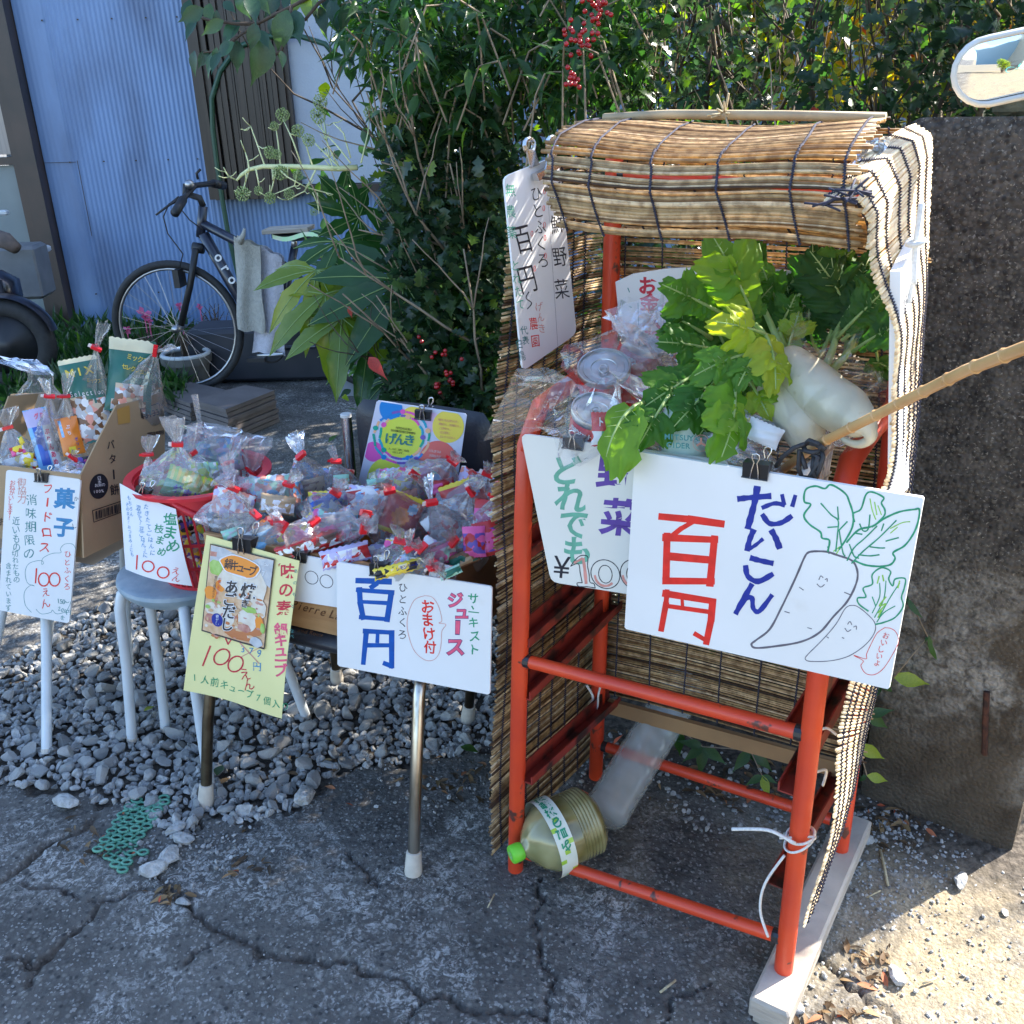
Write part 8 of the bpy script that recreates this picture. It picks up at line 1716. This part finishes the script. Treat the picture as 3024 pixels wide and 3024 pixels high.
def volume_water():
    m, nt, out = nodes_of('murky_water'); L = nt.links.new; b = N(nt, 'ShaderNodeBsdfPrincipled'); b.inputs['Base Color'].default_value = (.20, .17, .055, 1); b.inputs['Roughness'].default_value = .12; b.inputs['Coat Weight'].default_value = .6; b.inputs['Transmission Weight'].default_value = .25
    tc = N(nt, 'ShaderNodeTexCoord'); no = N(nt, 'ShaderNodeTexNoise'); no.inputs['Scale'].default_value = 14; L(tc.outputs['Object'], no.inputs['Vector']); cr = N(nt, 'ShaderNodeValToRGB'); cr.color_ramp.elements[0].color = (.20, .175, .05, 1); cr.color_ramp.elements[1].color = (.46, .42, .2, 1); cr.color_ramp.elements[0].position = .35; cr.color_ramp.elements[1].position = .65; L(no.outputs[0], cr.inputs[0]); L(cr.outputs[0], b.inputs['Base Color']); L(b.outputs[0], out.inputs[0]); return m
M_water = volume_water()
mb, ax, L__ = petbottle(b1_, base_, tipb, .069, M_water, [(.05, .34, 7, .022), (.40, .58, .001, .0), (.60, .70, 2, .02)], True, .25, .4)
auto_smooth(mb.build('bottle_body', M_water, b1_), 60)
mb = MB(); mb.lathe(tipb + ax * .0, ax, [(-.006, .0165), (.0, .0185), (.016, .0185), (.019, .0165), (.019, 0)], 30); auto_smooth(mb.build('cap', pm('lime_cap', (.25, .75, .06), (.2, .68, .05), scale=10, rough=.35, transl=.2), b1_), 40)
x_ = ax.orthogonal().normalized(); 
up_ = Vector((0, 0, 1)); sdv = up_.cross(ax).normalized(); upv = ax.cross(sdv)
def lab(s, an, off=.0015):
    g = (abs(math.cos(an)) ** 4 + abs(math.sin(an)) ** 4) ** (-.25); return base_ + ax * s + (upv * math.cos(an) + sdv * math.sin(an)) * (.069 * (1 + (g - 1) * 0) + off + .006)
mb = MB(); cols_ = [pm('tea_label', (.72, .76, .66), (.66, .7, .58), scale=20, rough=.4), MATS['pack_lime'], MATS['pack_green']]
mb.grid(lambda u, v: lab(.085 + .035 * v, -2.4 + 4.8 * u, .003), 40, 3); mb.m = [0 if (i % 40) < 22 or (i % 7) else 1 for i in range(len(mb.f))]; mb.build('label', cols_, b1_, smooth=True)
lt = MB()
for i, ch in enumerate('おーいお茶緑茶の旨み'):
    vs, fs, w = glyph(ch, .03); lt.add([lab(.103 + v_ * .022, -1.6 + i * .3 + u * .3, .004) for u, v_ in vs], fs)
lt.build('lettering', MATS['ink_green'], b1_, stuff=True)
lt = MB()
for ring_ in (.0075, .0045): lt.add([tipb + ax * .0196 + (upv * math.cos(t) + sdv * math.sin(t)) * rr for t in [i * .4488 for i in range(14)] for rr in (ring_, ring_ - .0008)], [(2 * i, (2 * i + 2) % 28, (2 * i + 3) % 28, 2 * i + 1) for i in range(14)])
lt.build('cap_print', MATS['ink_white'], b1_, stuff=True)
b2_ = thing('empty_bottle', 'empty ribbed clear plastic bottle lying on its side under the rack', 'bottle', tuple(Z(1850, 2380, 0)))
M_pet2 = pm('clouded_pet', (.62, .66, .64), (.55, .58, .55), scale=14, rough=.18, spec=.6, alpha=.42, coat=.5, bump=.1, bscale=25)
ea = Z(1775, 2420, .055); eb = Z(1945, 2145, .15)
mb, ax2_, _ = petbottle(b2_, ea, ea + (eb - ea).normalized() * .40, .049, film('pet_shell', (.78, .82, .80), gloss=.7, haze=.18, rough=.1, bump=.04, fmin=.12), [(.10, .95, 9, .028)], False, .25, .3); auto_smooth(mb.build('bottle_body', M_pet2, b2_), 60)
# green plastic mesh mat
mat_ = thing('green_mesh', 'torn strip of pale green plastic gutter mesh lying on the pavement', 'mesh', tuple(Z(380, 2450)))
M_mesh = pm('mesh_green', (.07, .24, .16), (.12, .32, .22), scale=25, rough=.5); zm = zc(0, 2024, 1.932); mb = MB()
rows_ = [(655, 780, 830), (648, 870, 960), (690, 740, 940), (735, 700, 900), (780, 670, 880), (830, 640, 850), (880, 600, 800), (930, 560, 790), (975, 620, 870), (1020, 660, 780), (1055, 700, 760)]
def ringm(x, y, rx, ry):
    P = [Z(*zm([(x + rx * math.cos(t) * (1.0 + .25 * abs(math.cos(t))), y + ry * math.sin(t) - rx * .12 * math.cos(t))])[0], .006 + .004 * math.sin(x * .02 + y * .03)) for t in [i * .6283 for i in range(10)]]
    mb.tube(P, .0032, 5, closed=True)
for j, (y, xa, xb) in enumerate(rows_):
    x = xa
    while x <= xb: ringm(x, y - (x - xa) * .12 + random.uniform(-4, 4), 23, 14); x += 66
for j, (y, xa, xb) in enumerate(rows_[:-1]):
    y2, xa2, xb2 = rows_[j + 1]; x = xa
    while x <= xb:
        for k in (0, 1):
            tx = xa2 + round((x - xa2) / 66 + (k - .5) * .6) * 66
            if xa2 <= tx <= xb2 + 5: mb.tube([Z(*zm([(x, y - (x - xa) * .12 + 16)])[0], .006), Z(*zm([(tx, y2 - (tx - xa2) * .12 - 16)])[0], .006)], .0036, 5)
        if x + 66 <= xb + 5: mb.tube([Z(*zm([(x + 27, y - (x - xa) * .12)])[0], .006), Z(*zm([(x + 40, y - (x + 66 - xa) * .12)])[0], .006)], .0036, 5)
        x += 66
mb.build('mesh', M_mesh, mat_, smooth=True, stuff=True)
# twigs and straws lying about
for (pts_, r_, lab_) in [([(2600, 2510), (2612, 2560), (2622, 2615)], .0028, 'long dry stalk lying across the shaded grit'), ([(2725, 2905), (2765, 2888)], .002, 'short straw on the sunlit ground'), ([(1460, 2640), (1440, 2680)], .0015, 'thin twig beside the crack right of the chair foot'), ([(1950, 2930), (1995, 2895)], .0025, 'thin dry stem beside the bottom crack'), ([(2560, 2650), (2600, 2630)], .0016, 'small twig on the grit near the timber')]:
    o = MB().tube([Z(*p, .006) for p in pts_], r_, 6).build('dry_stalk', MATS['straw_twine'], smooth=True); tag(o, lab_, 'stalk')
# ---------------- bicycle ----------------
FWc = Yp(525, 965, 5.02); FWc.z = .385; RWc = FWc + Vector((1.06, -.05, 0))
Bd = (RWc - FWc); Bd.z = 0; Bd.normalize(); plK = Pl(FWc, Bd.cross(Vector((0, 0, 1)))); bn = plK.n
bike = thing('bicycle', 'black city bicycle leaning at the blue wall with two towels over its frame', 'bicycle', (FWc.x, FWc.y, 0))
M_tyre = pm('tyre_rubber', (.02, .02, .021), (.03, .03, .03), scale=40, rough=.75); M_frame = pm('black_blue_frame', (.015, .018, .03), (.02, .025, .045), scale=6, rough=.3, coat=.5); M_blk = pm('black_parts', (.018, .018, .02), rough=.45); M_alu = pm('dull_alloy', (.45, .45, .46), (.35, .35, .36), scale=20, rough=.35, metal=1)
def K(px, py, off=0): return Pl(FWc + bn * off, bn).hit(px, py)
wl_ = 1
for nm, c, r, st_ in (('front_wheel', FWc, .352, 1), ('rear_wheel', RWc, .352, 1)):
    circ = lambda rr, n=44: [c + (Bd * math.cos(2 * math.pi * i / n) + Vector((0, 0, math.sin(2 * math.pi * i / n)))) * rr for i in range(n)]
    w = MB().tube(circ(r - .018), .02, 8, closed=True).build(nm, M_tyre, bike, smooth=True)
    MB().tube(circ(r - .042), .009, 6, closed=True).build('rim', M_alu, w, smooth=True)
    sp = MB()
    for i in range(28):
        a = 2 * math.pi * i / 28; b = a + (.5 if i % 2 else -.5); sp.tube([c + (Bd * math.cos(b) + Vector((0, 0, math.sin(b)))) * .02 + bn * (.025 if i % 4 < 2 else -.025), c + (Bd * math.cos(a) + Vector((0, 0, math.sin(a)))) * (r - .045)], .0012, 3)
    sp.build('spokes', M_alu, w, stuff=True); MB().tube([c - bn * .045, c + bn * .045], .02, 10).build('hub', M_alu, w, smooth=True)
def bt(pts, r, nm, m=M_frame, off=0): return MB().tube([K(*p, off) for p in pts], r * 1.2, 10).build(nm, m, bike, smooth=True)
bt([(600, 610), (592, 700)], .019, 'head_tube'); bt([(598, 660), (740, 735), (850, 790)], .019, 'top_tube'); bt([(600, 690), (690, 850), (790, 1020)], .024, 'down_tube'); bt([(870, 730), (840, 880), (800, 1030)], .017, 'seat_tube')
bt([(850, 790), (980, 890), (1095, 1010)], .009, 'seat_stay'); bt([(800, 1030), (950, 1022), (1095, 1010)], .011, 'chain_stay')
bt([(570, 730), (602, 735)], .022, 'fork_crown', M_blk)
for o in (.045, -.045): bt([(578, 735), (562, 840), (535, 960)], .014, 'fork_leg', M_blk, o)
bt([(600, 610), (590, 585), (545, 570), (550, 545)], .014, 'stem', M_blk)
hb = [K(660, 548, -.25), K(620, 540, -.12), K(575, 548, -.0), K(540, 590, .12), K(515, 632, .25)]; hb = [hb[0], hb[0].lerp(hb[1], .8), hb[2], hb[3], hb[4]]
MB().tube(hb, .014, 8).build('handlebar', M_blk, bike, smooth=True)
for a, b in ((hb[3], hb[4]), (hb[0], hb[1])): MB().tube([a, a.lerp(b, .95)], .022, 10).build('grip', M_blk, bike, smooth=True)
MB().tube([K(530, 585, .12), K(500, 605, .16), K(460, 635, .2)], [.012, .006, .005], 6).build('brake_lever', M_blk, bike, smooth=True); MB().tube([K(585, 530, -.1), K(580, 512, -.1), K(592, 500, -.1)], .007, 6).build('brake_lever', M_blk, bike, smooth=True)
mb = MB(); mb.sphere(K(560, 545, .05), .024, 12, 8); mb.build('bell', M_alu, bike, smooth=True)
for pts in ([(500, 600), (482, 640), (495, 690), (540, 750), (530, 790)], [(555, 560), (520, 600), (560, 650), (600, 680)]): MB().tube([K(*p, .08) for p in pts], .0035, 5).build('cable', M_blk, bike, smooth=True)
MB().box(K(530, 820, .03), Bd * .03, bn * .1, Vector((0, 0, .09))).build('brake_arm', M_blk, bike)
bt([(868, 735), (870, 700)], .013, 'seat_post', M_alu)
mb = MB(); sc_ = K(860, 700); mb.grid(lambda u, v: sc_ + Bd * ((u - .35) * .27) + bn * ((v - .5) * (.05 + .11 * u)) + Vector((0, 0, .035 * math.sin(v * math.pi) ** .5 - .02 * math.sin(u * 3.1) + .01 * u)), 14, 10); mb.build('saddle', M_blk, bike, smooth=True)
mb = MB(); mb.grid(lambda u, v: sc_ + Bd * ((u - .35) * .25) + bn * (.028 + .05 * u + .006) + Vector((0, 0, .02 - .022 * v - .022 * math.sin(u * 6) * .6)), 14, 2); mb.build('saddle_band', pm('reflective_lime', (.35, .9, .4), (.8, .75, .6), scale=14, rough=.4), bike, smooth=True)
MB().tube([K(800, 1030, .06), K(835, 1045, .08), K(760, 1050, .09)], .009, 6).build('crank', M_alu, bike, smooth=True); MB().box(K(760, 1060, .11), Bd * .09, bn * .06, Vector((0, 0, .02))).build('pedal', M_blk, bike)
MB().tube([K(800 + 40 * math.cos(t), 1030 + 40 * math.sin(t), .03) for t in [i * .35 for i in range(18)]], .006, 5, closed=True).build('chainring', M_blk, bike, smooth=True)
bt([(905, 760), (1010, 768), (1120, 790)], .006, 'carrier', M_blk, .05)
kk_ = Ink(Pl(FWc + bn * .03, bn)); kk_.text('oro', 650, 758, 42, 'ink_white', dx=20, dy=33, ang=56, jit=0, bold=.02); kk_.build(bike, 'frame_lettering')
def cloth(name, label, pts_top, pts_bot, off, mat, th=.012, seed=0):
    mb = MB(); n = 16
    def fn(u, v):
        a = (lerp(pts_top[0][0], pts_top[1][0], u), lerp(pts_top[0][1], pts_top[1][1], u)); b = (lerp(pts_bot[0][0], pts_bot[1][0], u), lerp(pts_bot[0][1], pts_bot[1][1], u))
        x = lerp(a[0], b[0], v) + 5 * math.sin(v * 7 + u * 3 + seed) * v; y = lerp(a[1], b[1], v) + 3 * math.sin(u * 11 + seed)
        return K(x, y, off + .014 * math.sin(u * 8 + seed + v * 2) * (.4 + .6 * v) + .022 * math.exp(-((v) * 9) ** 2))
    mb.grid(fn, n, 24); mb.grid(lambda u, v: fn(1 - u, v) - bn * .006, n, 24); mb.grid(lambda u, v: fn(u, v * .5) - bn * (.05 + .02 * v), n, 12)
    o = mb.build(name, mat, smooth=True); tag(o, label, 'towel'); return o
M_tow1 = pm('beige_terry', (.50, .48, .42), (.42, .40, .35), scale=60, rough=.95, bump=.8, bscale=180); M_tow2 = pm('pale_terry', (.62, .60, .66), (.55, .53, .58), scale=50, rough=.95, bump=.8, bscale=180)
cloth('towel', 'pale lilac white towel hanging longer over the bicycle frame', ((765, 725), (832, 762)), ((742, 1040), (845, 1050)), .07, M_tow2, seed=2); cloth('towel', 'beige towel knotted on the bicycle top tube, in front of the pale one', ((690, 700), (768, 728)), ((705, 975), (780, 985)), .10, M_tow1, seed=5)
MB()
o = MB().tube([K(705, 715, .13), K(718, 695, .14), K(722, 675, .14)], [.02, .012, .006], 8).build('towel_knot', M_tow1, smooth=True); tag(o, 'twisted knot end standing up from the beige towel', 'knot')
pb = thing('wooden_plank', 'grey wooden plank resting over the bicycle saddle', 'plank', tuple(K(850, 672))); mb = MB(); mb.bev(K(852, 677, -.02), (K(920, 672, -.02) - K(786, 680, -.02)), bn * .16, Vector((0, 0, .022)), .003); mb.build('board', M_wood, pb)
# ---- scooter at the left edge ----
sco = thing('scooter', 'dark blue scooter with black wheel partly cut off at the left edge', 'scooter', tuple(Z(40, 1120)))
swc = D(25, 1010, 5.2); sx_ = Vector((1, .1, 0)).normalized(); sn = Vector((.1, -1, 0)).normalized()
swc.z = .29
w = MB().tube([swc + (sx_ * math.cos(t) + Vector((0, 0, math.sin(t)))) * .2 for t in [i * .196 for i in range(32)]], .052, 10, closed=True).build('wheel', M_tyre, sco, smooth=True)
mb = MB(); mb.lathe(swc - sn * -.03, sn, [(-.03, .17), (.0, .17), (.01, .05), (.03, .04), (.03, 0)], 24); mb.build('rim', M_blk, w, smooth=True)
mb = MB(); mb.grid(lambda u, v: swc + (sx_ * math.cos(.25 + u * 2.4) * (1 + .1 * u) + Vector((0, 0, math.sin(.25 + u * 2.4)))) * (.262 + .015 * math.sin(v * 3.14)) + sn * (v - .5) * .11, 20, 6); mb.build('mudguard', pm('dark_purple_paint', (.006, .005, .012), rough=.3, coat=.5), sco, smooth=True)
mb = MB(); mb.bev(D(-60, 860, 5.3), sx_ * .4, sn * .22, Vector((0, 0, .22)), .06); mb.build('body', MATS['dark_purple_paint'], sco, smooth=True)
MB().tube([swc, D(-10, 830, 5.2)], .03, 8).build('fork', M_blk, sco, smooth=True)
mb = MB(); mb.bev(D(60, 800, 5.9), sx_ * .30, sn * .25, Vector((0, 0, .32)), .02); tag(mb.build('storage_box', pm('grey_plastic_box', (.17, .18, .19), (.13, .14, .15), scale=8, rough=.5)), 'grey plastic storage box standing behind the scooter', 'box')
mb = MB(); mb.bev(D(40, 745, 5.9), sx_ * .36, sn * .3, Vector((0, 0, .04)), .01); tag(mb.build('box_lid', pm('white_lid', (.5, .54, .56), rough=.4)), 'pale lid lying on the grey box behind the scooter', 'lid')
mb = MB(); mb.bev(D(8, 628, 5.7), sx_ * .06, sn * .05, Vector((0, 0, .03)), .008); tag(mb.build('white_cap', MATS['white_lid']), 'small pale green white knob at the left edge above the scooter', 'knob')
mb = MB(); mb.tube([D(-20, 700, 5.6), D(20, 712, 5.6), D(50, 735, 5.6)], [.05, .05, .035], 10); tag(mb.build('glove', pm('worn_glove', (.16, .12, .10), (.1, .08, .07), scale=20, rough=.9), smooth=True), 'worn brown glove lying on the lid at the left edge', 'glove')
# ---- pots, tiles, planters ----
def pot(label, px, py, r, h, mat, rim=None, dep=None):
    c = Z(px, py); root = thing('flower_pot', label, 'pot', tuple(c), 'flower pots under the bicycle')
    mb = MB(); mb.lathe(c, (0, 0, 1), [(0, 0), (0, r * .72), (h * .8, r * .95), (h * .8, r * 1.05), (h, r * 1.08), (h, r * .95), (h * .85, r * .9), (h * .85, 0)], 28); auto_smooth(mb.build('pot_body', mat, root), 40)
    pl_ = MB()
    for k in range(9): twigs(pl_, c + Vector((0, 0, h * .85)), Vector((random.gauss(0, .5), random.gauss(0, .5), 1)), r * 1.1, .006, 1, .5, .2)
    pl_.build('dry_stems', M_bark, root, stuff=True); return root
M_terra = pm('terracotta', (.22, .08, .045), (.16, .06, .035), scale=10, rough=.8)
pot('grey pot with a white rim in the middle under the bicycle', 565, 1150, .13, .2, pm('grey_glazed_pot', (.10, .10, .10), (.15, .15, .14), scale=14, rough=.5)); pot('terracotta pot left of the grey pot', 470, 1110, .09, .16, M_terra); pot('dark pot behind the front wheel hub', 640, 1080, .12, .2, pm('dark_pot', (.035, .03, .035), rough=.6))
c = Z(565, 1150); o = MB().tube([c + Vector((.125 * math.cos(t), .125 * math.sin(t), .205)) for t in [i * .3927 for i in range(16)]], .013, 8, closed=True).build('pot_ring', MATS['white_lid'], smooth=True); tag(o, 'white ring resting on the rim of the grey pot', 'ring')
mb = MB(); mb.bev(Z(690, 1100, .16) + Vector((.1, .5, 0)), Vector((.9, 0, 0)), Vector((0, .3, 0)), Vector((0, 0, .3)), .02); tag(mb.build('dark_planter', pm('dark_planter_plastic', (.03, .035, .045), (.05, .05, .06), scale=5, rough=.6)), 'long dark planter box behind the bicycle frame', 'planter')
def tiles(label, quad, n, th, mat):
    c0 = Z(*quad[0]); root = thing('tile_stack', label, 'tile stack', tuple(c0), 'stacks of dark paving tiles'); P = [Z(*q, n * th) for q in quad]
    cc = sum(P, Vector()) / 4
    for k in range(n):
        mb = MB(); j = Vector((random.uniform(-.006, .006), random.uniform(-.006, .006), 0)); h = Vector((0, 0, -(n - 1 - k) * th))
        top = [p + h + j for p in P]; top = top if (top[1] - top[0]).cross(top[2] - top[0]).z > 0 else top[::-1]
        mb.poly(top, th * .82, Vector((0, 0, 1))); mb.build('tile', mat, root)
M_tile = pm('brown_grey_tile', (.14, .12, .115), (.11, .095, .09), scale=10, rough=.75, bump=.1, bscale=60)
tiles('tall stack of brown grey paving tiles on the yard floor', [(574, 1180), (669, 1208), (812, 1152), (725, 1136)], 7, .024, M_tile); tiles('lower stack of brown grey tiles behind the tall stack', [(458, 1156), (560, 1192), (668, 1152), (560, 1128)], 4, .024, M_tile)
mb = MB(); pq = [(838, 1080), (915, 1120), (970, 1190), (880, 1205)]; gp = Pl(Z(880, 1205) + Vector((0, .6, 0)), (.1, -1, .1)); P = [gp.hit(*p) for p in [(830, 1075), (955, 1095), (975, 1195), (880, 1208)]][::-1]; mb.poly(P, .25, gp.n); tag(mb.build('grey_planter', pm('light_grey_plastic', (.28, .31, .34), (.24, .26, .29), scale=5, rough=.5)), 'light grey plastic planter box right of the tile stacks', 'planter')
mb = MB(); gp = Pl(Z(1080, 1215) + Vector((0, .3, 0)), (.1, -1, .1)); P = [gp.hit(*p) for p in [(985, 1100), (1190, 1110), (1180, 1215), (1000, 1210)]][::-1]; mb.poly(P, .25, gp.n); tag(mb.build('grey_planter', MATS['light_grey_plastic']), 'second grey planter box behind the rear wheel and low leaves', 'planter')
# ---------------- yard behind the photographer, seen in the mirror ----------------
yard = thing('yard_house', 'beige clapboard house reflected in the vehicle mirror', 'house', (3.2, -10, 0))
M_side = pm('beige_siding', (.62, .52, .38), (.56, .47, .34), scale=4, rough=.6)
for k in range(34):
    mb = MB(); z0 = k * .15; mb.add([(3.05, -8.0 + .02, z0), (7.5, -8.0 + .02, z0), (7.5, -8.0, z0 + .15), (3.05, -8.0, z0 + .15), (3.05, -8.0 - 4, z0), (3.05, -8.0 - 4, z0 + .15)], [(1, 0, 3, 2), (0, 4, 5, 3)]); mb.build('siding_board', M_side, yard)
mb = MB(); mb.box((2.6, -13, 2.4), (3.6, 0, 0), (0, 3, 0), (0, 0, 4.8)); tag(mb.build('grey_blue_shed', pm('pale_blue_wall', (.35, .5, .58), rough=.5)), 'pale blue building reflected beside the beige house', 'building')
mb = MB(); mb.box((1.0, -8.6, .35), (5, 0, 0), (0, .15, 0), (0, 0, .7)); tag(mb.build('low_wall', pm('low_wall_stone', (.3, .28, .24), rough=.8)), 'low garden wall reflected in the mirror', 'wall')
leafy('yard_shrub', 'yellow green shrub reflected in the mirror', 'shrub', (2.0, -7.2, 1.0), .35, .3, .7, 1400, T_plain, M_nand, .09, .95, .03)
yb = thing('teal_bicycle', 'small turquoise bicycle reflected in the mirror', 'bicycle', (2.9, -6.6, 0)); M_teal = pm('teal_paint', (.05, .45, .42), rough=.4)
for x in (2.35, 3.3): MB().tube([Vector((x + .3 * math.cos(t), -6.6, .32 + .3 * math.sin(t))) for t in [i * .35 for i in range(18)]], .02, 6, closed=True).build('wheel', M_teal, yb, smooth=True)
for a, b in (((1.75, .32), (2.0, .85)), ((2.0, .85), (2.1, 1.0)), ((2.0, .75), (2.45, .6)), ((2.45, .6), (2.7, .32)), ((2.0, .7), (2.25, .3)), ((2.25, .3), (2.4, .85))): MB().tube([(a[0] + .6, -6.6, a[1]), (b[0] + .6, -6.6, b[1])], .022, 6).build('frame_tube', M_teal, yb, smooth=True)
